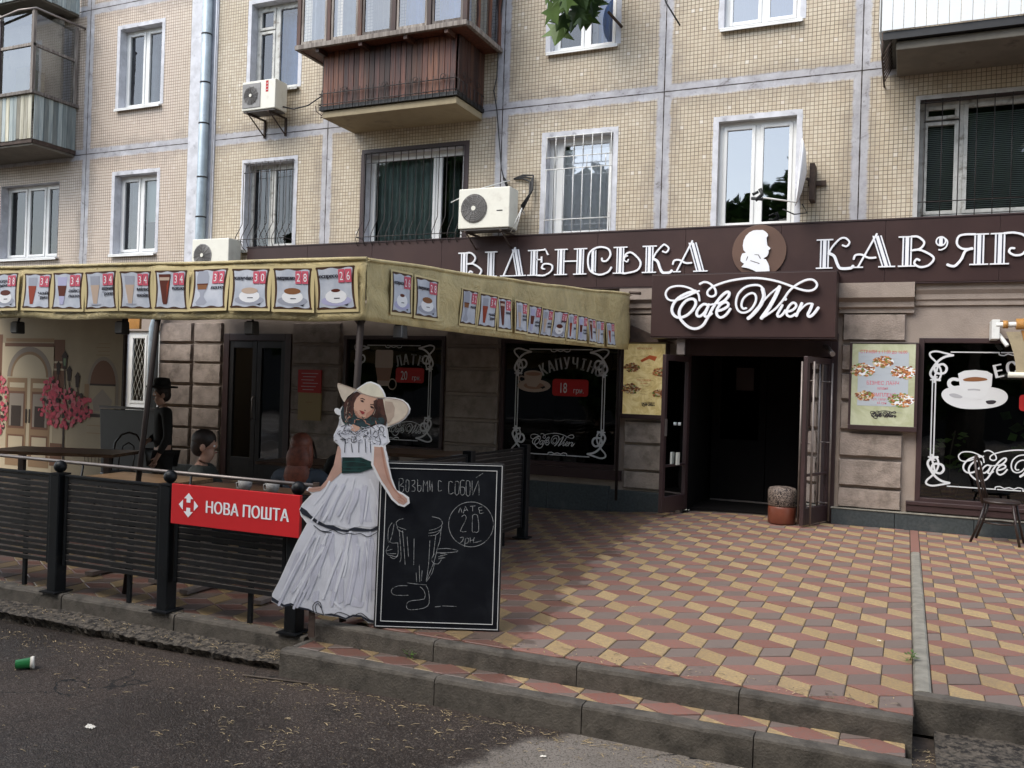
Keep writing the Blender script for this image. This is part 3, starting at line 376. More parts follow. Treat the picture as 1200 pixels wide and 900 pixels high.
CUPPOLY={'saucer': [(0.101,-0.521),(0.129,-0.452),(0.22,-0.415),(0.4,-0.399),(0.598,-0.404),(0.736,-0.434),(0.796,-0.498),(0.778,-0.576),(0.683,-0.635),(0.507,-0.668),(0.307,-0.667),(0.164,-0.609)],'cup': [(0.272,-0.256),(0.336,-0.221),(0.455,-0.207),(0.574,-0.22),(0.634,-0.255),(0.628,-0.392),(0.591,-0.494),(0.523,-0.551),(0.405,-0.567),(0.334,-0.524),(0.297,-0.424)],'coffee': [(0.328,-0.322),(0.398,-0.298),(0.477,-0.292),(0.566,-0.305),(0.573,-0.327),(0.459,-0.344),(0.349,-0.342)],'rim': [(0.276,-0.258),(0.356,-0.229),(0.455,-0.218),(0.564,-0.229),(0.63,-0.259),(0.576,-0.3),(0.457,-0.29),(0.328,-0.302)],'handle': [(0.278,-0.312),(0.207,-0.305),(0.161,-0.349),(0.169,-0.417),(0.231,-0.444),(0.301,-0.424),(0.296,-0.397),(0.23,-0.404),(0.198,-0.371),(0.222,-0.341),(0.279,-0.348)],'shade': [(0.573,-0.572),(0.642,-0.559),(0.681,-0.573),(0.653,-0.603),(0.594,-0.605)],'shade2': [(0.182,-0.507),(0.242,-0.493),(0.323,-0.525),(0.304,-0.548),(0.223,-0.539)]}
# ================================================================== THE APARTMENT BUILDING
B=thing('apartment_building','cream tiled panel apartment block with white windows and balconies above the cafe','building',(0,0,0))
OPEN=[ # x0,x1,z0,z1,kind
 (-16.3,-14.7,3.75,5.17,'A'),(-13.27,-12.25,3.75,5.18,'B'),(-10.27,-9.26,3.73,5.17,'C'),(-7.88,-6.14,3.68,5.15,'D'),(-4.82,-3.82,3.72,5.15,'E'),(-2.37,-1.38,3.72,5.15,'F'),(.05,1.75,3.77,5.19,'G'),
 (-13.25,-12.24,6.39,7.84,'B2'),(-10.24,-9.25,6.37,7.86,'C2'),(-4.81,-3.83,6.37,7.86,'E2'),(-2.345,-1.38,6.38,7.86,'F2')]
PX=[-17.4,-14.02,-11.55,None,-10.95,-8.62,-5.53,-3.12,-.62,2.0,5.2]
def cells(mb,x0,x1,z0,z1,ops,y=0.0):
    xs=sorted({x0,x1,*[v for o in ops for v in o[:2] if x0<v<x1]}); zs=sorted({z0,z1,*[v for o in ops for v in o[2:4] if z0<v<z1]})
    for a,b in zip(xs,xs[1:]):
        for c,d in zip(zs,zs[1:]):
            cx,cz=(a+b)/2,(c+d)/2
            if any(o[0]<cx<o[1] and o[2]<cz<o[3] for o in ops): continue
            mb.quad((a,y,c),(b,y,c),(b,y,d),(a,y,d))
ZR=[2.72,5.63,8.31,9.7]; g=.004
xs=[v for v in PX]
for i in range(len(xs)-1):
    if xs[i] is None or xs[i+1] is None: continue
    for j in range(3):
        a,b,c,d=xs[i]+g,xs[i+1]-g,ZR[j]+g,ZR[j+1]-g
        mb=MB().use('wall'); cells(mb,a,b,c,d,OPEN)
        for e in ((a,a),(b,b)): mb.quad((e[0],0,c),(e[0],0,d),(e[0],.1,d),(e[0],.1,c))
        mb.quad((a,0,c),(a,.1,c),(b,.1,c),(b,0,c)); mb.quad((a,0,d),(b,0,d),(b,.1,d),(a,.1,d)); mb.build('wall_panel',B)
mb=MB().use('mortar'); cells(mb,-17.4,5.2,2.7,9.7,OPEN,.06); mb.quad((-17.4,.06,9.7),(5.2,.06,9.7),(5.2,6,9.7),(-17.4,6,9.7)); mb.quad((-17.4,0,0),(-17.4,6,0),(-17.4,6,9.7),(-17.4,0,9.7)); mb.quad((5.2,0,0),(5.2,6,0),(5.2,6,9.7),(5.2,0,9.7)); mb.quad((-17.4,6,0),(5.2,6,0),(5.2,6,9.7),(-17.4,6,9.7)); mb.build('inner_wall',B)
# painted pilaster strip behind the downpipe
MB().use('paint').box(-11.55,-11.29,-.012,.06,2.72,9.7).box(-11.285,-10.95,-.02,.06,2.72,9.7).build('painted_pilaster',B)
def curtain(mb,x0,x1,z0,z1,y,amp=.03,n=22,ph=0):
    for i in range(n):
        a,b=x0+(x1-x0)*i/n,x0+(x1-x0)*(i+1)/n; ya,yb=(y+amp*math.sin(ph+i*1.9)+amp*.5*math.sin(i*.7+ph)),(y+amp*math.sin(ph+(i+1)*1.9)+amp*.5*math.sin((i+1)*.7+ph))
        mb.face([mb.p(a,ya,z0),mb.p(b,yb,z0),mb.p(b,yb,z1),mb.p(a,ya,z1)],True)
def window(op,splits,fm='pvc',glass='glass',trim='paint',reveal='paint',yw=.15,sill=True,sashes=None,fw=.055,room='room',trimw=.07,transom=None,name='window'):
    x0,x1,z0,z1=op[:4]; f=MB().use(fm)
    f.box(x0,x0+fw,yw,yw+.06,z0,z1).box(x1-fw,x1,yw,yw+.06,z0,z1).box(x0+fw,x1-fw,yw,yw+.06,z0,z0+fw).box(x0+fw,x1-fw,yw,yw+.06,z1-fw,z1)
    w=f.build(name,B,org=(x0,0,z0),bevel=.006)
    xs=[x0+fw]+[x0+(x1-x0)*t for t in splits]+[x1-fw]
    for k in range(len(splits)): MB().use(fm).box(xs[k+1]-fw*.55,xs[k+1]+fw*.55,yw+.002,yw+.058,z0+fw,z1-fw).build('mullion',w,bevel=.005)
    for k in range(len(xs)-1):
        a=xs[k]+(fw*.55 if k else 0); b=xs[k+1]-(fw*.55 if k<len(xs)-2 else 0); sw=.045 if (sashes is None or k in sashes) else .012
        rows=[(z0+fw,z1-fw)] if not (transom and k in transom) else [(z0+fw,z0+(z1-z0)*transom[k]-.012),(z0+(z1-z0)*transom[k]+.012,z1-fw)]
        for c,d in rows:
            MB().use(fm).box(a,a+sw,yw-.012,yw+.04,c,d).box(b-sw,b,yw-.012,yw+.04,c,d).box(a+sw,b-sw,yw-.012,yw+.04,c,c+sw).box(a+sw,b-sw,yw-.012,yw+.04,d-sw,d).build('sash',w,bevel=.004)
            MB().use(glass).quad((a+sw*.8,yw+.02,c+sw*.8),(b-sw*.8,yw+.02,c+sw*.8),(b-sw*.8,yw+.02,d-sw*.8),(a+sw*.8,yw+.02,d-sw*.8)).__class__
            q=MB().use(glass); q.quad((a+sw*.8,yw+.02,c+sw*.8),(b-sw*.8,yw+.02,c+sw*.8),(b-sw*.8,yw+.02,d-sw*.8),(a+sw*.8,yw+.02,d-sw*.8)); q.build('pane',w)
    rv=MB().use(reveal); rv.quad((x0,-.006,z0),(x0,yw+.03,z0),(x0,yw+.03,z1),(x0,-.006,z1)); rv.quad((x1,-.006,z0),(x1,yw+.03,z0),(x1,yw+.03,z1),(x1,-.006,z1)); rv.quad((x0,-.006,z1),(x1,-.006,z1),(x1,yw+.03,z1),(x0,yw+.03,z1)); rv.quad((x0,-.006,z0),(x1,-.006,z0),(x1,yw+.03,z0),(x0,yw+.03,z0)); rv.build('reveal',w)
    if trim:
        t=MB().use(trim); n=40; rr=random.Random(int(x0*100))
        def strip(x,z,dx,dz,L,wd,nx,nz):
            for i in range(n):
                w1=wd*(1+.12*mnoise.noise(Vector((i*.35,x0,nx)))+.05*rr.random()); w2=wd*(1+.12*mnoise.noise(Vector(((i+1)*.35,x0,nx)))+.05*rr.random())
                ax,az=x+dx*L*i/n,z+dz*L*i/n; bx,bz=x+dx*L*(i+1)/n,z+dz*L*(i+1)/n
                t.quad((ax,-.006,az),(bx,-.006,bz),(bx+nx*w2,-.006,bz+nz*w2),(ax+nx*w1,-.006,az+nz*w1))
        strip(x0,z0,0,1,z1-z0,trimw,-1,0); strip(x1,z0,0,1,z1-z0,trimw,1,0); strip(x0-trimw,z1,1,0,x1-x0+2*trimw,trimw,0,1); t.build('trim',w)
    if sill: MB().use('pvc' if fm=='pvc' else 'oldframe').box(x0-.04,x1+.04,-.07,yw,z0-.035,z0-.012).box(x0-.04,x1+.04,-.07,-.06,z0-.06,z0-.035).build('sill',w,bevel=.004)
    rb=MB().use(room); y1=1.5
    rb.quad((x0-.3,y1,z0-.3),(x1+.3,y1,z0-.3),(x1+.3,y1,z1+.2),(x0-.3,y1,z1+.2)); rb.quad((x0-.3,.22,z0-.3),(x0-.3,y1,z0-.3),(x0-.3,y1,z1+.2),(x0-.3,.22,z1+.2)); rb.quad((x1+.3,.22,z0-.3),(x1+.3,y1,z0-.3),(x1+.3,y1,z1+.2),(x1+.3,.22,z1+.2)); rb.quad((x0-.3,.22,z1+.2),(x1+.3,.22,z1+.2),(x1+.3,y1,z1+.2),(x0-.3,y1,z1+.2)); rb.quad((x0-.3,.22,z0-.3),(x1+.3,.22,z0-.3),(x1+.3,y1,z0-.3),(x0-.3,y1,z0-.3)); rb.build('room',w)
    return w
def cur(w,m,x0,x1,z0,z1,y=.32,amp=.025,n=22):
    mb=MB().use(m); curtain(mb,x0,x1,z0,z1,y,amp,n); mb.build('curtain',w)
O={o[4]:o for o in OPEN}
w=window(O['A'],[.36,.69],fm='pvc',glass='glassdark',trim=None,sashes=[0,1,2],fw=.045)
w=window(O['B'],[.5]); q=MB().use('blind'); q.quad((-12.78,.24,4.35),(-12.3,.24,4.35),(-12.3,.24,5.14),(-12.78,.24,5.14)); q.build('blind',w); cur(w,'curtain',-13.2,-13.0,3.8,5.12,.35)
w=window(O['B2'],[.5]); cur(w,'curtain',-13.2,-12.78,6.45,7.8,.45); 
w=window(O['C'],[.45],fm='oldframe',glass='glassdark',trim='paint',sashes=[1])
w=window(O['C2'],[.42],fm='oldframe',transom={0:.72},glass='glass'); cur(w,'curtainb',-10.1,-9.3,6.4,7.8,.4)
w=window(O['D'],[.70],glass='glassdark',trim=None); cur(w,'curtaing',-7.8,-6.7,3.75,5.1,.28,.03,40); cur(w,'curtaing',-6.65,-6.45,3.75,5.1,.5)
MB().use('browntrim').box(-6.14,-6.06,-.01,.02,3.68,5.22).box(-7.95,-6.14,-.01,.02,5.15,5.22).box(-7.96,-7.88,-.01,.02,3.68,5.15).build('dark_trim',w)
w=window(O['E'],[.14],glass='glassclear',sashes=[1]); cur(w,'white',-4.8,-3.85,3.75,5.0,.205,.008)
w=window(O['F'],[.5],yw=.10,reveal='paintwarm',glass='glassblue'); 
w=window(O['E2'],[.5]); cur(w,'curtainb',-4.3,-3.85,6.42,7.8,.35)
q=MB().use('oldframe'); q.box(-4.45,-4.2,.3,.33,6.42,7.8); q.build('wardrobe_side',w)
w=window(O['F2'],[.52],yw=.09,glass='glassblue'); cur(w,'curtain',-2.3,-1.86,6.42,7.8,.3); cur(w,'curtainb',-1.84,-1.42,6.42,7.8,.3)
w=window(O['G'],[.27],fm='oldframe',glass='glassdark',trim='paintwarm',transom={0:.84},reveal='browntrim',fw=.05,trimw=.05)
q=MB().use('blindslat')
for i in range(52): q.box(.14,1.7,.215,.235,3.83+i*.0235,3.838+i*.0235)
q.build('blind_slats',w,kind='stuff')
# ---- grilles
def rod(mb,pts,r=.006): mb.tube(pts,r,6)
def bulge(op,w,n,top=True,y=-.04):
    x0,x1,z0,z1=op[:4]; mb=MB().use('bar')
    for i in range(n+1):
        x=x0+(x1-x0)*i/n
        rod(mb,[(x,y,z1+.01),(x,y,z0+.42),(x,y-.05,z0+.34),(x,y-.15,z0+.18),(x,y-.17,z0+.10),(x,y-.13,z0+.02),(x,y-.02,z0-.05),(x,0,z0-.06)],.0065)
    for z,yy in ((z1,y),(z1-.16,y),(z0+.13,y-.165)): rod(mb,[(x0,0,z),(x0,yy,z),(x1,yy,z),(x1,0,z)],.006)
    mb.build('grille',w)
def find(x0): return [o for o in B.children if o.name.startswith('window') and abs(o['_w'][0]-x0)<.01 and o['_w'][2]<5][0]
bulge(O['C'],find(-10.27),8); bulge(O['D'],find(-7.88),13)
x0,x1,z0,z1=O['E'][:4]; mb=MB().use('whitebar'); y=-.03
for z in (z1-.01,z1-.30,z1-.47,z0+.24,z0+.01): rod(mb,[(x0+.01,.02,z),(x0+.01,y,z),(x1-.01,y,z),(x1-.01,.02,z)],.007)
for i in range(8): x=x0+.02+(x1-x0-.04)*i/7; rod(mb,[(x,y,z0+.01),(x,y,z1-.47)],.006); rod(mb,[(x,y,z1-.30),(x,y,z1)],.006)
for i in range(4): x=x0+.02+(x1-x0-.04)*(i+.55+.15*(i%2))/4; rod(mb,[(x,y,z1-.47),(x,y,z1-.30)],.006)
mb.build('grille',find(-4.82))
x0,x1,z0,z1=O['G'][:4]; mb=MB().use('bar'); y=-.01
for i in range(10): x=x0+.06+i*.185; rod(mb,[(x,y,z0-.02),(x,y,z1)],.0055)
for z in (z0+.18,z1-.04): rod(mb,[(x0,y,z),(x1,y,z)],.006)
mb.build('grille',find(.05))
# ---- balconies
def planks(parent,p0,p1,z0,z1,wd,mats,th=.018,gap=.006,jz=.01,name='plank',seed=1,ztop=None):
    rr=random.Random(seed); a=Vector((*p0,0)); b=Vector((*p1,0)); L=(b-a).length; U=(b-a).normalized(); N=Vector((U.y,-U.x,0)); n=max(1,round(L/wd)); wd=L/n
    for i in range(n):
        mb=MB().use(mats[rr.randrange(len(mats))]).fr(a,U,N); o=rr.uniform(0,.008); t=rr.uniform(-jz,jz)
        mb.box(i*wd+gap/2,(i+1)*wd-gap/2,o,o+th,z0+t,z1+rr.uniform(-jz,jz)); mb.build(name,parent,bevel=.003)
# brown balcony
bb=MB().use('slab').box(-8.12,-5.86,-.83,.0,5.5,5.60).build('balcony_slab',B,bevel=.008,label='brown wooden balcony with carved lower bars')
MB().use('black').box(-8.16,-5.83,-.87,-.0,5.605,5.665).build('base_angle',bb,bevel=.004)
planks(bb,(-8.10,-.84),(-5.87,-.84),5.665,6.46,.088,['wood','wood','woodd'],seed=3); planks(bb,(-5.86,-.83),(-5.86,-.02),5.665,6.46,.088,['woodd'],seed=4); planks(bb,(-8.12,-.02),(-8.12,-.83),5.665,6.46,.088,['woodd'],seed=5)
mb=MB().use('bar')
for i in range(21): x=-8.1+i*.1115; rod(mb,[(x,-.9,5.6),(x,-.9,5.84),(x,-.885,5.90)],.006)
for z in (5.68,5.84): rod(mb,[(-8.14,-.02,z),(-8.14,-.9,z),(-5.84,-.9,z),(-5.84,-.02,z)],.007)
for i in range(7): y=-.12-i*.12; rod(mb,[(-5.82,y,5.6),(-5.82,y,5.84)],.006)
for cx in (-7.7,-7.0,-6.5,-6.05):
    pts=[(cx+.05*math.cos(t)*(1-t/9),-.905,5.87+.05*math.sin(t)*(1-t/9)) for t in [k*.5 for k in range(14)]]; rod(mb,pts,.005)
for cy in (-.25,-.5,-.7):
    pts=[(-5.815,cy+.06*math.cos(t)*(1-t/9),5.92+.06*math.sin(t)*(1-t/9)) for t in [k*.5 for k in range(14)]]; rod(mb,pts,.005)
mb.build('scroll_bars',bb)
mb=MB().use('woodfr').box(-8.45,-5.59,-1.12,-1.06,6.46,6.53).box(-5.62,-5.56,-1.06,-.0,6.46,6.53).box(-8.45,-8.39,-1.06,0,6.46,6.53); mb.build('ledge_beam',bb,bevel=.006)
mb=MB().use('wood').box(-8.44,-5.6,-1.06,0,6.475,6.495)
mb.build('soffit_boards',bb)
for x in (-8.1,-7.35,-6.6,-5.95): MB().use('woodd').box(x,x+.06,-1.08,-.84,6.40,6.474).build('bracket',bb,bevel=.004)
mb=MB().use('woodd')
def post(x,y,m='woodd',w=.035): MB().use(m).box(x-w,x+w,y-w,y+w,6.53,7.95).build('post',bb,bevel=.005)
PXS=[-8.39,-7.86,-7.32,-6.75,-6.18,-5.62]
for x in PXS: post(x,-1.08)
for i in range(5):
    a,b=PXS[i]+.04,PXS[i+1]-.04
    MB().use('woodfr').box(a,a+.035,-1.10,-1.07,6.535,7.9).box(b-.035,b,-1.10,-1.07,6.535,7.9).box(a+.035,b-.035,-1.10,-1.07,6.535,6.575).build('sash',bb,bevel=.003)
    q=MB().use('glassbal'); q.quad((a+.03,-1.085,6.57),(b-.03,-1.085,6.57),(b-.03,-1.085,7.9),(a+.03,-1.085,7.9)); q.build('pane',bb)
    mb=MB().use(['curtain','curtaing','slab','curtainb','curtainb'][i]); curtain(mb,a,b,6.55,7.9,-.85,.03,18,i); mb.build('curtain',bb)
for y in (-.72,-.36,-.03): post(-5.62,y,'wood',.03)
for (y0,y1) in ((-1.05,-.75),(-.69,-.39),(-.33,-.06)):
    q=MB().use('glassbal'); q.quad((-5.61,y0,6.55),(-5.61,y1,6.55),(-5.61,y1,7.9),(-5.61,y0,7.9)); q.build('pane',bb)
mb=MB().use('curtain'); mb.fr((-5.75,-1.0,0),(0,1,0),(1,0,0)); curtain(mb,0,.95,6.55,7.9,0,.03,16); mb.build('curtain',bb)
for y in (-.02,): 
    q=MB().use('glassbal'); q.quad((-8.4,-1.05,6.55),(-8.4,-.05,6.55),(-8.4,-.05,7.9),(-8.4,-1.05,7.9)); q.build('pane',bb)
MB().use('slab').box(-8.45,-5.55,-1.1,0,8.0,8.12).build('roof_slab',bb)
# left old balcony
lb=MB().use('slabgrey').box(-17.3,-14.33,-.88,0,5.60,5.70).build('balcony_slab',B,bevel=.01,label='old balcony with faded corrugated boards and dusty glazing')
MB().use('rust').box(-17.3,-14.31,-.91,-.885,5.64,5.71).box(-14.325,-14.30,-.885,0,5.64,5.71).build('edge_angle',lb)
planks(lb,(-17.3,-.90),(-14.32,-.90),5.71,6.50,.095,['boardy','boardy','boardg'],seed=8,jz=.012); planks(lb,(-14.31,-.89),(-14.31,-.02),5.71,6.50,.10,['boardg'],seed=9,jz=.006)
MB().use('woodfr').box(-17.3,-14.25,-.97,-.90,6.50,6.56).box(-14.32,-14.25,-.90,0,6.50,6.56).build('rail_board',lb,bevel=.006)
for x,y in ((-14.31,-.93),(-15.18,-.93),(-16.05,-.93),(-14.31,-.06),(-17.0,-.93)): MB().use('woodfr').box(x-.03,x+.03,y-.03,y+.03,6.56,8.0).build('post',lb,bevel=.004)
MB().use('woodfr').box(-17.3,-14.28,-.955,-.905,7.35,7.40).box(-14.335,-14.285,-.90,-.09,7.35,7.40).build('transom',lb)
for a,b in ((-17.,-16.1),(-16.0,-15.22),(-15.13,-14.35)):
    for c,d in ((6.57,7.35),(7.41,7.95)):
        q=MB().use('glassbal'); q.quad((a,-.93,c),(b,-.93,c),(b,-.93,d),(a,-.93,d)); q.build('pane',lb)
for c,d in ((6.57,7.35),(7.41,7.95)):
    q=MB().use('glassbal'); q.quad((-14.31,-.9,c),(-14.31,-.1,c),(-14.31,-.1,d),(-14.31,-.9,d)); q.build('pane',lb)
q=MB().use('slabgrey'); q.box(-17.2,-14.4,-.3,-.25,6.5,8.1); q.build('inner_partition',lb)
q=MB().use('slab'); q.box(-15.05,-14.75,-.7,-.35,6.5,7.1); q.build('stored_box',lb)
MB().use('browntrim').box(-15.2,-15.14,-.965,-.935,6.57,7.9).build('red_brown_batten',lb)
ub=MB().use('slabgrey').box(-17.3,-14.33,-.88,0,8.22,8.32).build('balcony_slab',B,bevel=.01,label='balcony one floor higher at the far left')
planks(ub,(-17.3,-.90),(-14.32,-.90),8.24,8.95,.095,['boardg'],seed=18); planks(ub,(-14.31,-.89),(-14.31,-.02),8.24,8.95,.10,['boardg'],seed=19)
mb=MB().use('steel'); mb.tube([(-14.15,-.0,7.98),(-14.25,-.95,8.0),(-14.6,-1.02,7.98),(-15.4,-1.02,7.86),(-17,-1.02,7.7)],.022,8); mb.build('bent_rail',lb)
# right white balcony
wb=MB().use('slabgrey').box(-.22,4.2,-.92,0,5.50,5.60).build('balcony_slab',B,bevel=.01,label='balcony clad in white vertical siding')
planks(wb,(-.375,-1.0),(4.2,-1.0),5.70,6.9,.115,['siding'],th=.01,gap=.005,jz=0,name='siding_strip',seed=5); planks(wb,(-.385,-.02),(-.385,-.99),5.70,6.9,.115,['siding'],th=.01,gap=.005,jz=0,name='siding_strip')
MB().use('black').box(-.36,4.2,-.99,0,5.605,5.695).build('gap_shade_fill',wb)  # black box stands in for the shade in the gap below the siding
mb=MB().use('rust')
for i in range(8): mb.tube([(-.36,-.95+i*.12,5.42),(-.27,-.95+i*.12,5.60)],.008,6)
mb.tube([(-.36,-.97,5.40),(-.36,0,5.40)],.012,6); mb.tube([(-.36,-.97,5.40),(-.36,-.97,5.7)],.012,6); mb.build('rusty_frame',wb)
# ================================================================== GROUND FLOOR
gf=[(-17.4,-16.0),(-12.94,-12.89),(-12.05,-10.6),(-9.19,-8.17),(-6.35,-5.43),(-3.6,-2.75),(-.80,.10),(2.1,5.2)]
SH=[(-12.89,-12.05,.95,2.36),(-10.6,-9.19,-.15,2.32),(-8.17,-6.35,.55,2.3),(-5.43,-3.6,.5,2.26),(-2.72,-.81,-.1,2.30),(.115,2.1,.3,2.31)]
mb=MB().use('plaster'); cells(mb,-17.4,5.2,-.4,2.72,SH,0.0); mb.build('ground_floor_wall',B)
mb=MB().use('plaster')
for x0,x1,z0,z1 in SH:
    D=.14
    mb.quad((x0,0,z0),(x0,D,z0),(x0,D,z1),(x0,0,z1)); mb.quad((x1,0,z0),(x1,D,z0),(x1,D,z1),(x1,0,z1)); mb.quad((x0,0,z1),(x1,0,z1),(x1,D,z1),(x0,D,z1)); mb.quad((x0,0,z0),(x1,0,z0),(x1,D,z0),(x0,D,z0))
mb.build('opening_reveals',B)
def corn(x0,x1,y,z0,z1,n='cornice'):
    prof=[(0,z0),(y*.35,z0),(y*.35,z0+.05),(y*.6,z0+.07),(y*.6,z0+.13),(y,z0+.18),(y,z1),(0,z1)]
    mb=MB().use('plaster').fr((x0,0,0),(0,-1,0),(1,0,0)); mb.prism(prof,0,x1-x0); return mb.build(n,B)
for x0,x1 in ((-12.05,-9.3),(-9.29,-6.5),(-6.49,-3.75),(-3.74,-2.92)): corn(x0,x1,.09,2.72,2.97)
corn(.06,3.9,.085,2.70,2.97)
corn(-.80,.05,.16,2.61,2.97,'capital')
corn(-3.62,-2.95,.14,2.62,2.97,'capital')
# rusticated blocks
def block(x0,x1,z0,z1,y=.055,m='stucco',seed=0):
    mb=MB().use(m); nx,nz=max(2,int((x1-x0)/.09)),max(2,int((z1-z0)/.08)); e=.014; rr=random.Random(int(x0*97+z0*31)); ids=[]
    for j in range(nz+1):
        for i in range(nx+1):
            fx,fz=i/nx,j/nz; ed=(i in(0,nx)) or (j in (0,nz)); x=x0+e+(x1-x0-2*e)*fx; z=z0+e+(z1-z0-2*e)*fz
            ids.append(mb.p(x+(rr.uniform(-.004,.004) if ed else 0),-y+(rr.uniform(-.0045,.0045)+(.003 if ed else 0)),z+(rr.uniform(-.004,.004) if ed else 0)))
    W_=nx+1
    for j in range(nz):
        for i in range(nx): a=j*W_+i; mb.face((a,a+1,a+W_+1,a+W_),True)
    bo=[mb.p(*q) for q in ((x0,0,z0),(x1,0,z0),(x1,0,z1),(x0,0,z1))]
    def dup(i): mb.v.append(mb.v[i].copy()); return len(mb.v)-1
    edges=[[dup(k) for k in e_] for e_ in ([ids[i] for i in range(nx+1)],[ids[j*W_+nx] for j in range(nz+1)],[ids[nz*W_+i] for i in range(nx,-1,-1)],[ids[j*W_] for j in range(nz,-1,-1)])]
    for k,ed in enumerate(edges):
        for a,b in zip(ed,ed[1:]): mb.face((b,a,bo[k]) if a==ed[0] else (b,a,bo[(k+1)%4]),False)
        mb.face((ed[0],bo[k],bo[(k+1)%4]))
    return mb.build('stone_block',B)
def pier(x0,x1,rows,y=.055):
    for z0,z1 in rows: block(x0,x1,z0,z1,y)
R0=[(.215,.452),(.475,.80),(.84,1.135),(1.17,1.50),(1.54,1.86),(1.90,2.22)]
pier(-.755,-.035,[(.21,.455),(.48,.805),(.845,1.135),(1.17,1.50),(1.54,1.86),(1.90,2.22),(2.27,2.60)],.07)
pier(-3.52,-2.93,[(.235,.47),(.49,.83),(.855,1.16),(1.20,1.53),(1.56,1.88),(1.92,2.2),(2.27,2.60)],.06)
LR=[(-.02,.33),(.36,.68),(.71,1.04),(1.08,1.42),(1.46,1.80),(1.83,2.13),(2.17,2.5)]
pier(-6.31,-5.46,LR,.05); pier(-9.15,-8.22,LR,.05); pier(-11.24,-10.63,LR,.05); pier(-12.0,-11.27,LR,.07)
# plinth of dark slabs with a pale top edge
for x0,x1,z0,z1 in ((-.82,-.1,-.1,.19),(-.095,.75,-.1,.19),(.755,1.7,-.1,.19),(1.705,3.2,-.1,.19),(-3.7,-2.8,-.1,.20),(-4.6,-3.705,-.2,.24),(-5.5,-4.605,-.2,.24),(-6.4,-5.505,-.2,.24),(-7.3,-6.405,-.2,.24),(-8.2,-7.305,-.2,.24),(-9.15,-8.205,-.2,.24),(-11.5,-10.65,-.2,.06),(-12.9,-11.505,-.2,.06)):
    MB().use('granite').box(x0,x1,-.10,.02,z0,z1).build('plinth_slab',B,bevel=.006)
MB().use('concretel').box(-.83,3.2,-.11,.0,.191,.205).build('plinth_coping',B,bevel=.003)
# shop windows
WM=WORDMARK
def wordmark(mb,cx,y,cz,s,th=0,thick=1.0,mat_='vinyl'):
    mb.use(mat_)
    for w,st in WM: mb.ribbon([(cx+a*s,cz+b*s) for a,b in st],w*s*thick,y,y+th if th else None,seg=3)
def shop(x0,x1,z0,z1,frame='browntrim'):
    f=.06; yw=.0
    w=MB().use(frame).box(x0,x0+f,yw-.02,yw+.06,z0,z1).box(x1-f,x1,yw-.02,yw+.06,z0,z1).box(x0+f,x1-f,yw-.02,yw+.06,z0,z0+f).box(x0+f,x1-f,yw-.02,yw+.06,z1-f,z1).build('shop_window',B,bevel=.006)
    q=MB().use('glassshop'); q.quad((x0+f,yw+.03,z0+f),(x1-f,yw+.03,z0+f),(x1-f,yw+.03,z1-f),(x0+f,yw+.03,z1-f)); q.build('pane',w)
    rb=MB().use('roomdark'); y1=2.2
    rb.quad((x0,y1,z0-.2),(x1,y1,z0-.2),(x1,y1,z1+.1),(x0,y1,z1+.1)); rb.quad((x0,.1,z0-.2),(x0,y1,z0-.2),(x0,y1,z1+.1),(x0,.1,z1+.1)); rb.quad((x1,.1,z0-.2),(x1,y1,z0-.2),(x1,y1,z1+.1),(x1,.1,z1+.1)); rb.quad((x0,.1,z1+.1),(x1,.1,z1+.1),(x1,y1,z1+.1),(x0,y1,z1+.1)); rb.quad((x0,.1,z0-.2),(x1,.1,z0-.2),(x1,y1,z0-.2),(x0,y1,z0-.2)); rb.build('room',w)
    return w
def corner(mb,x,z,sx,sz,s=1,y=-.004):
    mb.use('vinyl')
    for wd,st in CORNER: mb.ribbon([(x+(a-.035)*s*sx,z+(b-.0)*s*sz) for a,b in st],wd*s*1.35,y,seg=4)
def sm(P,k=4):
    Q=[];N=len(P);P=[Vector(p) for p in P]
    for i in range(N):
        a,b,c,d=P[i-1],P[i],P[(i+1)%N],P[(i+2)%N]
        for j in range(k): t=j/k; Q.append(tuple(.5*((2*b)+(c-a)*t+(2*a-5*b+4*c-d)*t*t+(3*b-a-3*c+d)*t**3)))
    return Q
def deco(w,x0,x1,z0,z1,y=.026,s=1.0,right=True):
    mb=MB(); mb.use('vinyl'); h=.30*s; cxn=(x0+x1)/2
    for sx,x in ((1,x0),(-1,x1)):
        if sx<0 and not right: continue
        corner(mb,x,z1,sx,1,s,y); corner(mb,x,z0,sx,-1,s,y)
        for dx in (0,.034): mb.ribbon([(x+sx*dx*s,z0+h),(x+sx*dx*s,z1-h)],.014*s,y)
        mb.ribbon([(x-.006*s*sx,z1-h),(x+sx*.05*s,z1-h)],.014*s,y); mb.ribbon([(x-.006*s*sx,z0+h),(x+sx*.05*s,z0+h)],.014*s,y)
    for z in (z0,z1):
        mb.ribbon([(x0+.19*s,z),(cxn-.14,z)],.013*s,y); 
        if right: mb.ribbon([(cxn+.14,z),(x1-.19*s,z)],.013*s,y)
        sg=-1 if z==z1 else 1
        mb.ribbon([(cxn-.14,z),(cxn-.14,z+sg*.025),(cxn-.09,z+sg*.035),(cxn-.05,z+sg*.015),(cxn,z+sg*.03),(cxn+.05,z+sg*.015),(cxn+.09,z+sg*.035),(cxn+.14,z+sg*.025),(cxn+.14,z)],.012*s,y,seg=2); mb.ribbon([(cxn-.12,z),(cxn+.12,z)],.012*s,y)
    mb.build('vinyl_border',w)
RED=flat('printed_red',(.42,.02,.02),.6); COF=flat('printed_coffee',(.22,.09,.035),.6); GREY=flat('printed_grey',(.38,.38,.40),.6); DARK=flat('printed_dark',(.03,.025,.03),.6); DIMW=flat('printed_cream',(.42,.33,.27),.6); PINKW=flat('printed_latte',(.30,.17,.12),.6)
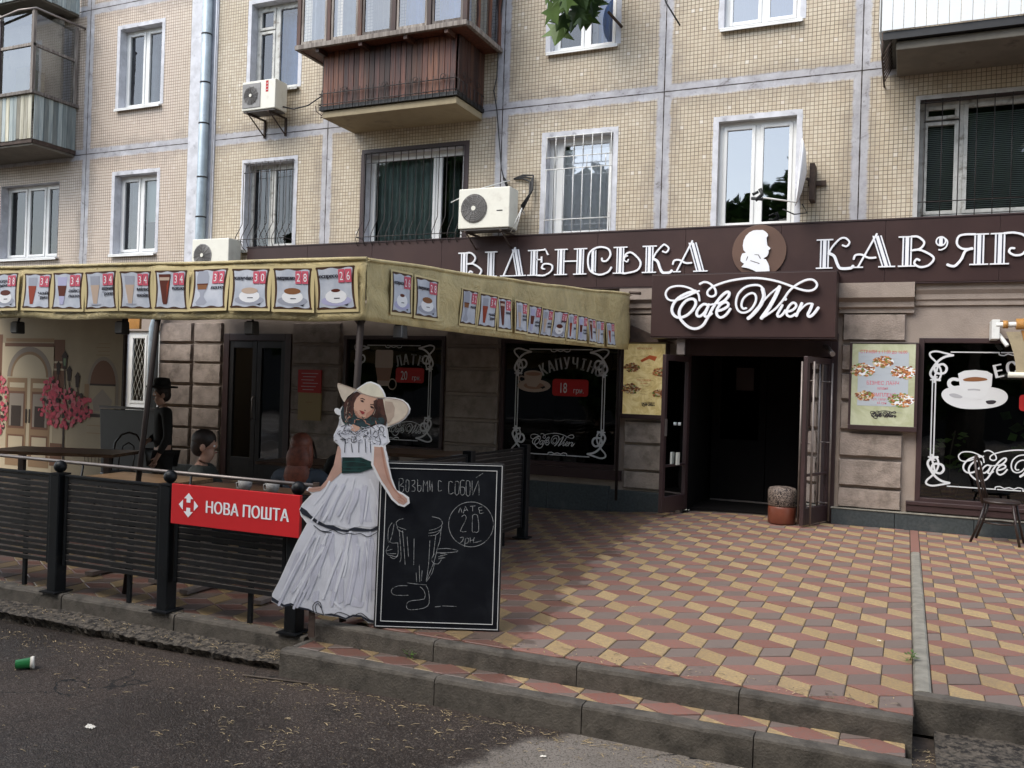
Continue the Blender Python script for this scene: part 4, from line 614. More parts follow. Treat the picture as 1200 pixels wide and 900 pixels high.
def ell(cx,cz,a,b,n=20,t0=0,t1=2*math.pi): return [(cx+a*math.cos(t0+(t1-t0)*i/n),cz+b*math.sin(t0+(t1-t0)*i/n)) for i in range(n+(0 if abs(t1-t0-2*math.pi)<1e-6 else 1))]
def rrect(x0,x1,z0,z1,r): 
    P=[]
    for cx,cz,a in ((x1-r,z1-r,0),(x0+r,z1-r,90),(x0+r,z0+r,180),(x1-r,z0+r,270)): P+=[(cx+r*math.cos(R(a+k*22.5)),cz+r*math.sin(R(a+k*22.5))) for k in range(5)]
    return P
def cupprint(w,cx,cz,s,cream,y=.025,flip=1):
    mb=MB(); mb.use(cream).poly(ell(cx+.03*s,cz-.12*s,.36*s,.13*s),y); mb.use(GREY if cream!=DIMW else PINKW).poly(ell(cx+.03*s,cz-.12*s,.22*s,.07*s),y-.001)
    mb.use(cream).poly([(cx-.19*s,cz+.12*s),(cx-.17*s,cz-.02*s),(cx-.10*s,cz-.13*s),(cx+.08*s,cz-.15*s),(cx+.16*s,cz-.06*s),(cx+.21*s,cz+.12*s)],y-.002)
    mb.ribbon([(cx-.18*s*flip,cz+.05*s),(cx-.27*s*flip,cz+.06*s),(cx-.29*s*flip,cz-.01*s),(cx-.22*s*flip,cz-.06*s),(cx-.15*s*flip,cz-.04*s)],.03*s,y-.002)
    mb.use(cream).poly(ell(cx+.01*s,cz+.12*s,.20*s,.065*s),y-.003); mb.use(COF if cream!=DIMW else PINKW).poly(ell(cx+.01*s,cz+.115*s,.16*s,.04*s),y-.004)
    mb.use(DARK).poly([(cx+.17*s,cz-.15*s),(cx+.26*s,cz-.12*s),(cx+.28*s,cz-.15*s),(cx+.22*s,cz-.18*s)],y-.004); mb.build('cup_print',w)
def arc_text(w,body,cx,z,h,rad,name='lettering',y=.022,step=None,widths=1.0):
    n=len(body); step=step or h*.62
    for i,ch in enumerate(body):
        s_=(i-(n-1)/2)*step; a=s_/rad; X=cx+math.sin(a)*rad; Z=z+math.cos(a)*rad-rad; mb=MB().use('vinyl'); mb.fr((X,y,Z),(math.cos(a),0,-math.sin(a)),(0,1,0),(math.sin(a),0,math.cos(a)))
        for dx in (-.006,-.002,.002,.006): mb.text(ch,dx,abs(dx)*.05,-h*.5,h,sx=.62*widths)
        mb.build('letter',w)
def price(w,x0,x1,z0,z1,num,unit='грн.',y=.022):
    mb=MB().use(RED).poly(rrect(x0,x1,z0,z1,.04),y); h=(z1-z0)*.62; mb.use('vinyl').text(num,x0+(x1-x0)*.30,y-.002,z0+(z1-z0)*.19,h,sx=.62)
    if unit: mb.text(unit,x0+(x1-x0)*.73,y-.002,z0+(z1-z0)*.19,h*.5,sx=.85)
    mb.build('price_badge',w)
# right window
w=shop(.115,2.1,.33,2.31); deco(w,.275,1.95,.545,2.145,right=True)
mb=MB(); 
for k,m_,y in (('saucer','vinyl',.026),('shade2',GREY,.025),('shade',DARK,.025),('handle','vinyl',.0245),('cup','vinyl',.024),('rim','vinyl',.023),('coffee',COF,.0225)): mb.use(m_).poly(sm([(a+.275,b+2.145) for a,b in CUPPOLY[k]]) if k!='cup' else [(a+.275,b+2.145) for a,b in CUPPOLY[k]],y)
mb.use(GREY); mb.ribbon([(.66,1.70),(.72,1.705),(.78,1.70)],.018,.0232); mb.build('cup_print',w)
for ch,x,z,a in (('Е',.985,1.855,14),('С',1.115,1.89,8),('П',1.25,1.905,3)):
    mb=MB().use('vinyl').fr((x,.022,z),(math.cos(R(a)),0,math.sin(R(a))),(0,1,0),(-math.sin(R(a)),0,math.cos(R(a))))
    for dx in (-.008,-.004,0,.004,.008): mb.text(ch,dx,abs(dx)*.05,0,.155,sx=.8)
    mb.build('letter',w)
price(w,1.19,1.75,1.47,1.66,'1',None)
mb=MB(); wordmark(mb,1.15,.022,.80,.62,0,.80); mb.build('wordmark',w)
mb=MB().use('browntrim').box(.02,2.3,-.075,.0,.30,.345).box(.02,2.3,-.06,.0,.22,.30).build('window_ledge',w,bevel=.006)
# window between the piers (cappuccino)
w=shop(-5.43,-3.6,.47,2.26); deco(w,-5.19,-3.84,.62,2.12,s=1.05)
cupprint(w,-4.93,1.68,.72,DIMW); arc_text(w,'КАПУЧІНО',-4.35,1.93,.17,.95,step=.125); price(w,-4.62,-4.08,1.46,1.70,'18')
mb=MB(); wordmark(mb,-4.60,.022,.80,.36,0,.8); mb.build('wordmark',w)
mb=MB().use('browntrim').box(-5.45,-3.55,-.09,0,.33,.465).build('window_ledge',w,bevel=.006)
w=shop(-8.17,-6.35,.55,2.30); deco(w,-7.95,-6.6,.70,2.15,s=1.05)
mb=MB().use(DIMW).poly(rrect(-7.60,-7.28,1.80,2.08,.03),.026); mb.use(PINKW).poly([(-7.6,1.85),(-7.28,1.85),(-7.33,1.60),(-7.55,1.60)],.027); mb.use(DIMW).poly([(-7.56,1.6),(-7.32,1.6),(-7.36,1.52),(-7.52,1.52)],.027); mb.ribbon(ell(-7.28,1.55,.07,.08),.02,.026,seg=1,closed=True); mb.build('glass_print',w)
arc_text(w,'ЛАТЕ',-6.98,1.94,.17,.8,step=.13); price(w,-7.22,-6.72,1.58,1.81,'20'); mb=MB(); wordmark(mb,-7.0,.022,.86,.36,0,.8); mb.build('wordmark',w)
# lit window at the left with lattice
w=window((-12.87,-12.05,.98,2.36),[.62],trim=None,fm='pvc',glass='glassdark',sashes=[0,1],yw=.05,fw=.085,name='window')
mb=MB().use('acw')
for i in range(-6,14):
    for sg in (1,-1):
        a=(-12.8+i*.09,1.05); pts=[(a[0]+sg*t*.5,1.05+t*1.25) for t in (0,1)]
        P2=clip([(pts[0][0]-.0022,pts[0][1]),(pts[0][0]+.0022,pts[0][1]),(pts[1][0]+.0022,pts[1][1]),(pts[1][0]-.0022,pts[1][1])],-12.80,-12.38,1.05,2.3)
        if P2: mb.poly(P2,.02+.002*sg)
mb.build('lattice',w)
# dark double door under the tent
d=MB().use('browntrim').box(-10.6,-10.48,-.02,.10,-.12,2.32).box(-9.31,-9.19,-.02,.10,-.12,2.32).box(-10.48,-9.31,-.02,.10,2.2,2.32).build('side_door',B,bevel=.006)
for x0,x1 in ((-10.48,-9.90),(-9.89,-9.31)):
    MB().use('black').box(x0,x0+.09,.0,.05,-.12,2.2).box(x1-.09,x1,.0,.05,-.12,2.2).box(x0+.09,x1-.09,0,.05,-.12,.25).box(x0+.09,x1-.09,0,.05,2.08,2.2).build('door_leaf',d,bevel=.005)
    q=MB().use('glassshop'); q.quad((x0+.09,.025,.25),(x1-.09,.025,.25),(x1-.09,.025,2.08),(x0+.09,.025,2.08)); q.build('pane',d)
MB().use('steel').tube([(-9.93,-.01,.9),(-9.93,-.05,.92),(-9.93,-.05,1.25),(-9.93,-.01,1.27)],.012).build('handle',d)
q=MB().use('roomdark'); q.box(-10.6,-9.19,.12,2.2,-.12,2.3); q.build('room',d)
# ---- main entrance
ent=MB().use('browntrim').box(-2.74,-2.66,-.03,.12,-.0,2.36).box(-.88,-.80,-.03,.12,0,2.36).box(-2.66,-.88,-.03,.12,2.06,2.36).build('entrance_frame',B,bevel=.006)
rb=MB().use('roomdark'); x0,x1,y1,z1=-2.66,-.88,1.5,2.25
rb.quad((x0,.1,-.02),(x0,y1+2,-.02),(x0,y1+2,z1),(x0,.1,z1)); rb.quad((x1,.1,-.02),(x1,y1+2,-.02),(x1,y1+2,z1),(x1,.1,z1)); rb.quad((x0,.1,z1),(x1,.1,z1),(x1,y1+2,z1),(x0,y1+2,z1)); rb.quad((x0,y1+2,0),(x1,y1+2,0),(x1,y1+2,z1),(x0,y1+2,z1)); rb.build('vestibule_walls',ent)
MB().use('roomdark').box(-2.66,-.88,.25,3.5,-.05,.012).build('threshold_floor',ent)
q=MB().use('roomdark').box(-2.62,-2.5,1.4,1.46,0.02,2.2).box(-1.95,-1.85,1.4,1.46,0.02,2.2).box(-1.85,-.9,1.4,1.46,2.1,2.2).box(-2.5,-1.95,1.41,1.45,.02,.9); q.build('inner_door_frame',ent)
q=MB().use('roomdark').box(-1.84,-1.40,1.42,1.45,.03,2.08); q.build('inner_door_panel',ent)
q=MB().use('browntrim').box(-2.28,-2.03,1.38,1.385,1.62,1.95); q.build('notice',ent)  # paper coloured dark brown, vestibule shade put into its colour
MB().use('steel').box(-2.6,-.9,1.3,1.34,.012,.03).build('threshold_strip',ent)
def leaf(hx,hy,ang,w_,z0,z1,label=None,bars=()):
    U=(math.cos(ang),math.sin(ang),0); V=(-math.sin(ang),math.cos(ang),0); f=.075
    l=MB().use('browntrim').fr((hx,hy,0),U,V).box(0,f,-.025,.025,z0,z1).box(w_-f,w_,-.025,.025,z0,z1).box(f,w_-f,-.025,.025,z0,z0+.2).box(f,w_-f,-.025,.025,z1-f,z1).box(f,w_-f,-.025,.025,.60,.63).build('door_leaf',ent,bevel=.005)
    q=MB().use('glassshop').fr((hx,hy,0),U,V); q.quad((f,0,z0+.2),(w_-f,0,z0+.2),(w_-f,0,z1-f),(f,0,z1-f)); q.build('pane',l)
    for b,side in bars: 
        MB().use('steel').fr((hx,hy,0),U,V).tube([(b,side*.075,.03),(b,side*.075,1.98)],.013,10).tube([(b,0,.25),(b,side*.075,.25)],.008,6).tube([(b,0,1.75),(b,side*.075,1.75)],.008,6).tube([(b,0,1.0),(b,side*.075,1.0)],.008,6).build('pull_bar',l)
    return l
l=leaf(-2.665,0,R(-103),.72,.02,2.04)
MB().use('steel').fr((-2.665,0,0),(math.cos(R(-103)),math.sin(R(-103)),0),(-math.sin(R(-103)),math.cos(R(-103)),0)).box(.66,.70,.026,.04,1.0,1.22).build('lock_plate',l)
MB().use('acw').fr((-2.665,0,0),(math.cos(R(-103)),math.sin(R(-103)),0),(-math.sin(R(-103)),math.cos(R(-103)),0)).box(.3,.37,.026,.05,.62,.78).build('keypad_box',l)
q=MB().use('vinyl').fr((-2.665,0,0),(math.cos(R(-103)),math.sin(R(-103)),0),(-math.sin(R(-103)),math.cos(R(-103)),0)).lathe((.3,.03,1.13),[(.02,0),(.02,.04)],10); q.build('round_sticker',l)
leaf(-.885,0,R(-108),.74,.02,2.04,bars=((.66,1),(.12,1),(.66,-1)))
mb=MB().use('steel').tube([(-.95,-.02,2.2),(-.83,-.45,2.08)],.03,10).build('closer_arm',ent)
# ================================================================== SIGNS ON THE FACADE
fs=thing('fascia_sign','long maroon fascia band with white ornate cafe lettering and bust disc','sign',(-4.4,-.15,2.97))
xs=[-10.05]+[-10.05+1.22*i for i in range(1,10)]+[2.6]
for a,b in zip(xs,xs[1:]): MB().use('brown').box(a+.0015,b-.0015,-.15,-.02,2.97,3.725).build('fascia_panel',fs,bevel=.003)
MB().use('browntrim').box(-10.06,2.6,-.16,-.01,3.727,3.745).box(-10.06,2.6,-.145,-.01,2.955,2.968).build('edge_trim',fs)
ZB,ZT=3.15,3.515; H=ZT-ZB; YL=-.178
TH=.022
def stem(mb,x,w=.105,z0=ZB,z1=ZT,serif=True,sh=0):
    # triple-line stem: thin, wide, thin white bars with dark grooves between
    def bar(a,b): mb.use('white').prism([(a,z0+.014),(b,z0+.014),(b+sh,z1-.014),(a+sh,z1-.014)],YL,YL+TH)
    def gr(a,b): mb.use('navy').prism([(a,z0+.014),(b,z0+.014),(b+sh,z1-.014),(a+sh,z1-.014)],YL+.012,YL+TH)
    t=.017; g_=.016; bar(x,x+t); gr(x+t,x+t+g_); bar(x+t+g_,x+w-t-g_); gr(x+w-t-g_,x+w-t); bar(x+w-t,x+w)
    if serif:
        for z in (z0,z1-.014): mb.use('white').box(x-.045,x+w+.045,YL-.001,YL+TH,z,z+.016)
def letter(name,fn):
    mb=MB(); fn(mb); return mb.build('letter',fs)
def rib(mb,pts,w=.026): mb.use('white').ribbon(pts,w,YL-.001,YL+TH,seg=5)
def z_(f): return ZB+H*f
def L_V(x0,x1):
    def f(mb):
        W_=x1-x0; x=x0+.045; stem(mb,x); r=x+.105
        rib(mb,[(r-.01,z_(.985)),(r+W_*.16,z_(.97)),(r+W_*.33,z_(.78)),(r+W_*.22,z_(.58)),(r-.01,z_(.53))],.024)
        rib(mb,[(r-.01,z_(.53)),(r+W_*.25,z_(.53)),(x1-.012,z_(.28)),(x1-.06,z_(.04)),(r+W_*.24,z_(-.02)),(r+W_*.08,z_(.10)),(r+W_*.13,z_(.24)),(r+W_*.22,z_(.20))],.024)
    return f
def L_I(x0,x1): return lambda mb: stem(mb,(x0+x1)/2-.052,.105)
def L_A(x0,x1,bar=True):
    def f(mb):
        ap=x0+(x1-x0)*.50; W_=.105
        # heavy right leg as sheared stem
        sh=-(x1-.045-W_-ap+.03); stem(mb,x1-.045-W_,W_,sh=sh,serif=False,z1=ZT+.035)
        rib(mb,[(ap+.02,z_(1.12)),(x0+.05,z_(.02))],.022)
        mb.use('white').box(x1-.19,x1,YL-.001,YL+TH,ZB,ZB+.016).box(x0,x0+.11,YL-.0015,YL+TH,ZB,ZB+.016)
        if bar: rib(mb,[(x0+.0,z_(.30)),(x0+.02,z_(.43)),(x0+.09,z_(.44)),(x0+.17,z_(.33)),(x0+.25,z_(.33))],.024)
        else: mb.box(x0+.1,x1-.18,YL-.0008,YL+TH,ZB,ZB+.014)
    return f
def L_E(x0,x1):
    def f(mb):
        x=x0+.04; stem(mb,x); r=x+.1; rib(mb,[(r,z_(.98)),(r+.10,z_(1.0)),(r+.115,z_(1.03))],.02); mb.use('white').box(r-.01,r+.11,YL-.0012,YL+TH,ZT-.014,ZT+.002); mb.prism([(r+.11,ZT+.015),(r+.13,ZT+.0),(r+.175,z_(.80)),(r+.15,z_(.79))],YL,YL+TH)
        mb.box(r-.01,r+.06,YL,YL+TH,z_(.60),z_(.65)).box(r+.055,r+.078,YL-.0015,YL+TH,z_(.50),z_(.74))
        rib(mb,[(r-.01,z_(.02)),(r+.12,z_(.01)),(x1-.02,z_(.18)),(x1-.02,z_(.40)),(r+.11,z_(.45)),(r+.075,z_(.30)),(r+.115,z_(.25))],.022)
    return f
def L_H(x0,x1):
    def f(mb): stem(mb,x0+.045); stem(mb,x1-.15); mb.use('white').box(x0+.15,x1-.15,YL+.001,YL+TH,z_(.50),z_(.55))
    return f
def L_C(x0,x1):
    def f(mb):
        cx=(x0+x1)/2-.02; 
        rib(mb,[(cx+.05,z_(.60)),(cx+.06,z_(.50)),(cx+.12,z_(.50)),(x1-.03,z_(.72)),(x1-.07,z_(.95)),(cx,z_(1.02)),(x0+.04,z_(.85)),(x0+.012,z_(.5)),(x0+.05,z_(.14)),(cx+.02,z_(-.02)),(x1-.06,z_(.07)),(x1-.012,z_(.25))],.024)
        for a,b,m_,o in ((.045,.062,'navy',0),(.062,.098,'white',1),(.098,.112,'navy',0),(.112,.128,'white',1)):
            k=.90 if a<.05 else .95; mb.use(m_).prism([(x0+a,z_(.12)),(x0+b,z_(.08)),(x0+b,z_(.93)),(x0+a,z_(.88))],YL+(.001 if o else .012),YL+TH)
    return f
def L_B(x0,x1):     # soft sign
    def f(mb):
        x=x0+.045; stem(mb,x); r=x+.10
        rib(mb,[(r+.055,z_(.66)),(r+.02,z_(.62)),(r+.01,z_(.50)),(r+.05,z_(.44)),(r+.07,z_(.52))],.018); rib(mb,[(r+.005,z_(.55)),(r+.04,z_(.74)),(r+.12,z_(.76)),(x1-.012,z_(.42)),(x1-.05,z_(.12)),(r+.05,z_(.015)),(r-.01,z_(.015))],.024)
    return f
def L_K(x0,x1):
    def f(mb):
        x=x0+.045; stem(mb,x); r=x+.105
        rib(mb,[(r-.005,z_(.52)),(r+.04,z_(.75)),(r+.12,z_(.99)),(x1-.10,z_(1.02)),(x1-.05,z_(.88)),(x1-.08,z_(.74)),(x1-.13,z_(.78))],.022)
        rib(mb,[(r-.005,z_(.52)),(r+.06,z_(.42)),(r+.10,z_(.15)),(r+.14,z_(.0)),(x1-.03,z_(.0)),(x1,z_(.07))],.034)
    return f
def L_apos(x0,x1):
    def f(mb):
        cx,cz=(x0+x1)/2-.02,z_(.80); mb.use('white').ribbon(ell(cx,cz,.05,.052),.016,YL-.001,YL+TH,seg=1,closed=True); mb.prism([(cx-.02,cz-.045),(cx+.02,cz-.045),(cx+.02,cz+.045),(cx-.02,cz+.045)],YL,YL+TH); mb.use('navy').prism(ell(cx,cz,.045,.045),YL+.012,YL+TH)
        rib(mb,[(cx+.045,cz+.03),(cx+.07,cz-.01),(cx+.055,cz-.07),(cx+.01,cz-.10),(cx-.02,cz-.10)],.016)
    return f
def L_YA(x0,x1):
    def f(mb):
        x=x1-.15; stem(mb,x); rib(mb,[(x+.01,z_(.985)),(x-.10,z_(.99)),(x0+.13,z_(.93)),(x0+.115,z_(.70)),(x0+.17,z_(.54)),(x-.015,z_(.52))],.024)
        rib(mb,[(x-.02,z_(.54)),(x-.09,z_(.46)),(x-.13,z_(.20)),(x-.19,z_(.0)),(x0+.06,z_(-.01)),(x0+.02,z_(.04))],.03)
    return f
def L_R(x0,x1):
    def f(mb):
        x=x0+.045; stem(mb,x); r=x+.10; rib(mb,[(r-.01,z_(.985)),(r+.10,z_(.99)),(r+.20,z_(.88)),(r+.23,z_(.62)),(r+.19,z_(.33)),(r+.11,z_(.28)),(r+.05,z_(.38)),(r+.06,z_(.50)),(r+.10,z_(.50))],.024)
    return f
for fn,a,b in ((L_V,-6.094,-5.70),(L_I,-5.665,-5.456),(lambda a,b:L_A(a,b,False),-5.404,-5.002),(L_E,-4.976,-4.593),(L_H,-4.573,-4.093),(L_C,-4.088,-3.724),(L_B,-3.712,-3.317),(L_K,-3.305,-2.898),(L_A,-2.886,-2.423),(L_K,-1.08,-.647),(L_A,-.643,-.173),(L_V,-.145,.254),(L_apos,.262,.409),(L_YA,.371,.816),(L_R,.833,1.228)): letter('l',fn(a,b))
e=MB().use('emblem').prism(ell(-1.777,3.395,.338,.338,40),-.172,-.151).build('emblem_disc',fs,bevel=.003)
mb=MB().use('white'); bu=[(a-1.777,b+3.40) for a,b in BUST[0]]; mb.prism(bu,-.20,-.18); mb.build('bust_silhouette',e)
mb=MB().use('brown')
for pl in BUST[1:]: mb.poly([(a-1.777,b+3.40) for a,b in pl],-.2015)
mb.build('bust_lines',e)
cs=thing('canopy_sign','projecting maroon box sign with white script wordmark above the entrance','sign',(-1.92,-.6,2.27))
MB().use('brown').box(-3.045,-.80,-.60,-.165,2.27,3.06).build('sign_box',cs,bevel=.004)
MB().use('browntrim').box(-3.05,-.795,-.60,-.165,3.062,3.075).box(-3.05,-.795,-.59,-.165,2.255,2.268).build('edge_trim',cs)
mb=MB(); wordmark(mb,-1.925,-.66,2.64,1.0,.03,.86,'white'); mb.build('script_wordmark',cs)
MB().use('steel').box(-2.72,-2.62,-.5,-.44,2.05,2.255).build('support_post',cs)
# menu lightboxes
FOOD=[flat('food_orange',(.50,.20,.07),.6),flat('food_brown',(.22,.08,.04),.6),flat('food_green',(.16,.25,.06),.6),flat('food_cream',(.60,.48,.30),.6)]
def menubox(name,label,x0,x1,z0,z1,pos,bgm,inner,heads,wm,seed,yellow=False):
    t=thing(name,label,'menu board',((x0+x1)/2,-.1,z0)); y=-.135
    MB().use('browntrim').box(x0-.03,x1+.035,y,-.02,z0-.06,z0).box(x0-.03,x0,y,-.02,z0,z1+.012).box(x1,x1+.035,y,-.02,z0,z1+.012).build('case',t,bevel=.004)
    MB().use('steel').box(x0-.03,x1+.035,y-.006,-.02,z1+.012,z1+.022).build('top_cap',t)
    MB().use(bgm).box(x0,x1,y+.004,-.03,z0,z1).build('poster',t)
    mb=MB(); W_,Hh=x1-x0,z1-z0; rr=random.Random(seed); yy=y+.002
    if inner: mb.use(inner).poly([(x0+W_*.1,z0+Hh*.24),(x1-W_*.1,z0+Hh*.24),(x1-W_*.1,z1-Hh*.1),(x0+W_*.1,z1-Hh*.1)],yy)
    mb.build('printed_ground',t) if inner else None
    k=0
    for fx,fz,s in pos:
        mb=MB(); k+=1; cx,cz=x0+W_*fx,z0+Hh*fz; s*=1.25
        if not yellow: mb.use('white').poly([(cx+a,cz+b) for a,b in [(q[0]*s*1.15,q[1]*s*.55) for q in ell(0,0,W_*.13,W_*.13,18)]],yy-.0006)
        for j in range(120):
            a=rr.uniform(0,6.28); d=rr.random()**.6*W_*.15*s; q=(cx+math.cos(a)*d,cz+math.sin(a)*d*.55); e_=rr.uniform(.006,.014)
            mb.use(FOOD[rr.choice([0,0,1,1,2,3])]); al=rr.uniform(0,3); mb.poly([(q[0]+e_*math.cos(al+t_)*1.5,q[1]+e_*math.sin(al+t_)) for t_ in (0,1.3,2.6,3.9,5.2)],yy-.0009-.00001*j-.0001*k)
        mb.build('dish_print',t)
    for body,fz,h,m_ in heads: MB().use(m_).text(body,x0+W_*.5,yy-.001,z0+Hh*fz,h,sx=.85).build('printed_line',t)
    mb=MB()
    for j in range(26):
        fx,fz=rr.uniform(.12,.7),rr.uniform(.12,.85); mb.use(inner and GREY or COF); mb.ribbon([(x0+W_*fx,z0+Hh*fz),(x0+W_*(fx+.06),z0+Hh*(fz+.006)),(x0+W_*(fx+.13),z0+Hh*(fz-.004))],.0025,yy-.0004,seg=1)
    mb.build('printed_menu',t,kind='stuff')
    mb=MB(); wordmark(mb,x0+W_*wm[0],yy-.002,z0+Hh*wm[1],wm[2],0,1.6,DARK); mb.build('wordmark',t); return t
GB=NT('poster_yellow_green',.35); gx=GB.noise(3,5,.6,dist=1.5); GB.col(GB.mix(GB.ramp(gx,.35,.65),(.40,.42,.26),(.52,.54,.38))); M['posterg']=GB.m
YB=NT('backlit_yellow_poster',.4); gx=YB.noise(4,6,.65,dist=3); cc=YB.mix(YB.ramp(gx,.3,.7),(.42,.31,.12),(.60,.49,.25)); YB.col(cc); YB.put(YB.b.inputs['Emission Color'],cc); YB.b.inputs['Emission Strength'].default_value=.12; M['postery']=YB.m
PB=flat('poster_pale_blue',(.42,.46,.50),.5); PKR=flat('poster_pink_red',(.60,.10,.14),.5); ORR=flat('poster_orange_red',(.55,.12,.04),.5)
menubox('menu_lightbox','pale green framed menu poster on the pier right of the entrance',-.627,.08,1.235,2.225,[(.17,.68,1.1),(.5,.78,.9),(.82,.66,1.1),(.22,.36,.8),(.8,.32,1.1)],'posterg',PB,[('СТРАВИ з 11:00 до 16:00',.885,.040,PKR),('БІЗНЕС ЛАНЧ',.50,.046,PKR),('щодня',.445,.034,PKR),('КОМПЛЕКС',.355,.046,PKR),('суп, салат, чай',.31,.030,PKR),('65 грн.',.265,.032,PKR)],(.52,.13,.155),3)
menubox('menu_lightbox','glowing yellow menu poster on the pier left of the entrance',-3.53,-2.96,1.25,2.20,[(.2,.66,1.0),(.9,.6,1.0),(.2,.36,1.2),(.9,.3,.9)],'postery',None,[('МЕНЮ КАФЕ',.92,.03,ORR),('СНІДАНКИ',.47,.03,ORR),('та ланчі',.43,.022,ORR)],(.62,.14,.1),5,True)
mb=MB().use(ORR); t=[o for o in COL.objects if o.name.startswith('menu_lightbox')][-1]; mb.poly([(-3.30,1.98),(-3.17,2.05),(-3.07,2.03),(-3.10,1.97),(-3.18,2.0),(-3.28,1.95)],-.1345); mb.build('printed_shape',t)
MB().use('rust').prism([(-3.6,2.215),(-2.86,2.215),(-3.0,2.27),(-3.6,2.52)],-.22,-.01).build('metal_hood',t,bevel=.004)
rn=MB(); rn.use(RED).box(-8.99,-8.54,-.075,-.055,1.37,1.74); rn.use(flat('poster_tan',(.32,.23,.10),.6)).box(-8.975,-8.53,-.0745,-.055,.93,1.37); o=rn.build('wall_poster',None,org=(-8.76,-.06,.93)); tag(o,'red and tan notice on the pier beside the dark side door','poster')
mb=MB().use('vinyl'); 
for i in range(6): mb.ribbon([(-8.92+.03*(i%2),1.68-i*.052),(-8.6-.04*(i%3),1.68-i*.052)],.008,-.077,seg=1)
mb.use(COF); mb.ribbon([(-8.82,1.22),(-8.7,1.22)],.01,-.077,seg=1); mb.build('printed_lines',o)
# ================================================================== AIR CONDITIONERS, DISHES, PIPES
def ac(label,x0,x1,z0,z1,yf,fx,fr_,grille,vents=False,logo=None,brkt=True,bars=True,dep=.30):
    t=thing('air_conditioner',label,'air conditioner',((x0+x1)/2,0,z0),'outdoor air conditioner units on the facade')
    MB().use('acw').box(x0,x1,yf,yf+dep,z0,z1).build('casing',t,bevel=.012)
    MB().use('acd').box(x0+.02,x1-.02,yf+.02,yf+dep-.02,z0-.025,z0-.002).build('base_tray',t)
    cx,cz=x0+(x1-x0)*fx,(z0+z1)/2; mb=MB().use(grille)
    if vents: mb.box(x0+.015,x0+(x1-x0)*.56,yf-.01,yf-.001,z0+.04,z1-.04)
    else: mb.prism(ell(cx,cz,fr_,fr_,32),yf-.012,yf-.001)
    fg=mb.build('fan_grille',t,bevel=.003)
    mb=MB().use('acg' if grille=='acd' else 'acd')
    for k in range(1,8):
        r=fr_*k/8; mb.tube([(cx+r*math.cos(a),yf-.016,cz+r*math.sin(a)) for a in [j*2*math.pi/24 for j in range(24)]],.0035,5,closed=True)
    for k in range(12): a=k*math.pi/6+.2; mb.tube([(cx+.02*math.cos(a),yf-.018,cz+.02*math.sin(a)),(cx+fr_*math.cos(a+.5),yf-.018,cz+fr_*math.sin(a+.5))],.003,5)
    mb.build('guard_wires',fg); MB().use('acw').prism(ell(cx,cz,fr_*.17,fr_*.17,16),yf-.026,yf-.019).build('fan_hub',fg)
    if logo: 
        lx,lz,tx,m_,hh=logo; q=MB().use(m_); q.text(tx,lx,yf-.002,lz,hh) if tx else None; q.build('nameplate',t) if tx else None
    for s_ in (x0+.12,x1-.12):
        if brkt: MB().use('rust').box(s_-.015,s_+.015,yf-.02,0,z0-.055,z0-.03).box(s_-.015,s_+.015,-.03,-.0,z0-.33,z0-.056).tube([(s_,yf+.02,z0-.05),(s_,-.02,z0-.31)],.011,6).build('bracket',t)
    return t
t=ac('large cream air conditioner with round dark fan, between the two grilled windows',-5.945,-5.145,3.80,4.37,-.5,.31,.205,'acd')
MB().use('black').box(-5.34,-5.25,-.503,-.5,4.03,4.045).build('slot',t)
mb=MB().use('black')
for dx in (0,.05,.09): mb.tube([(-5.10,-.2,4.05+dx),(-5.02+dx*.5,-.1,4.30+dx),(-5.03+dx*.5,-.06,4.52+dx),(-5.15,-.05,4.58+dx*.5),(-5.3,-.03,4.585)],.014,7)
mb.build('hoses',t)
mb=MB().use('whitebar').tube([(-6.10,-.45,4.20),(-5.75,-.25,4.42),(-5.35,-.06,4.56)],.008,6); mb.build('white_rod',t)
mb=MB().use('whitebar').tube([(-5.08,-.4,3.76),(-5.0,-.4,4.07),(-5.12,-.02,4.07)],.008,6).tube([(-5.16,-.4,3.74),(-5.0,-.4,4.07)],.008,6); mb.build('side_bracket',t)
t=ac('small air conditioner with grey grille and red label, under the old left window',-10.0,-9.33,5.90,6.37,-.45,.28,.155,'acg',True,brkt=True)
MB().use(RED).box(-9.52,-9.47,-.452,-.45,6.17,6.35).build('red_label',t)
q=MB().use('white'); [q.text(c,-9.495,-.4535,6.305-.045*i,.03) for i,c in enumerate('LG0')] if False else q.box(-9.505,-9.485,-.4535,-.452,6.20,6.21).box(-9.505,-9.485,-.4535,-.452,6.25,6.26).box(-9.505,-9.485,-.4535,-.452,6.30,6.31); q.build('label_marks',t)
mb=MB().use('black').tube([(-9.33,-.25,5.97),(-9.15,-.2,5.93),(-8.95,-.1,6.0),(-8.72,-.03,6.16),(-8.68,-.03,6.5)],.012,6).tube([(-8.68,-.05,6.16),(-8.58,-.1,5.95),(-8.4,-.3,5.84),(-8.2,-.5,5.75)],.010,6); mb.build('hoses',t)
mb=MB().use('rust').tube([(-8.8,-.1,5.97),(-8.75,-.15,5.87),(-8.62,-.18,5.78),(-8.5,-.25,5.80),(-8.45,-.28,5.74),(-8.55,-.3,5.70)],.009,6); mb.build('wire_curl',t)
ac('white air conditioner low above the awning beside the downpipe',-11.0,-10.22,3.32,3.865,-.4,.30,.19,'acg')
def coil(x):  # pipe
    pass
dp=thing('downpipe','grey galvanised downpipe with black clamps on the painted pilaster','pipe',(-11.11,-.1,0))
MB().use('galv').tube([(-11.11,-.11,9.7),(-11.11,-.11,3.3),(-11.3,-.12,2.95),(-11.95,-.13,2.75),(-12.08,-.12,2.4),(-12.08,-.12,.1)],.083,14).build('pipe',dp)
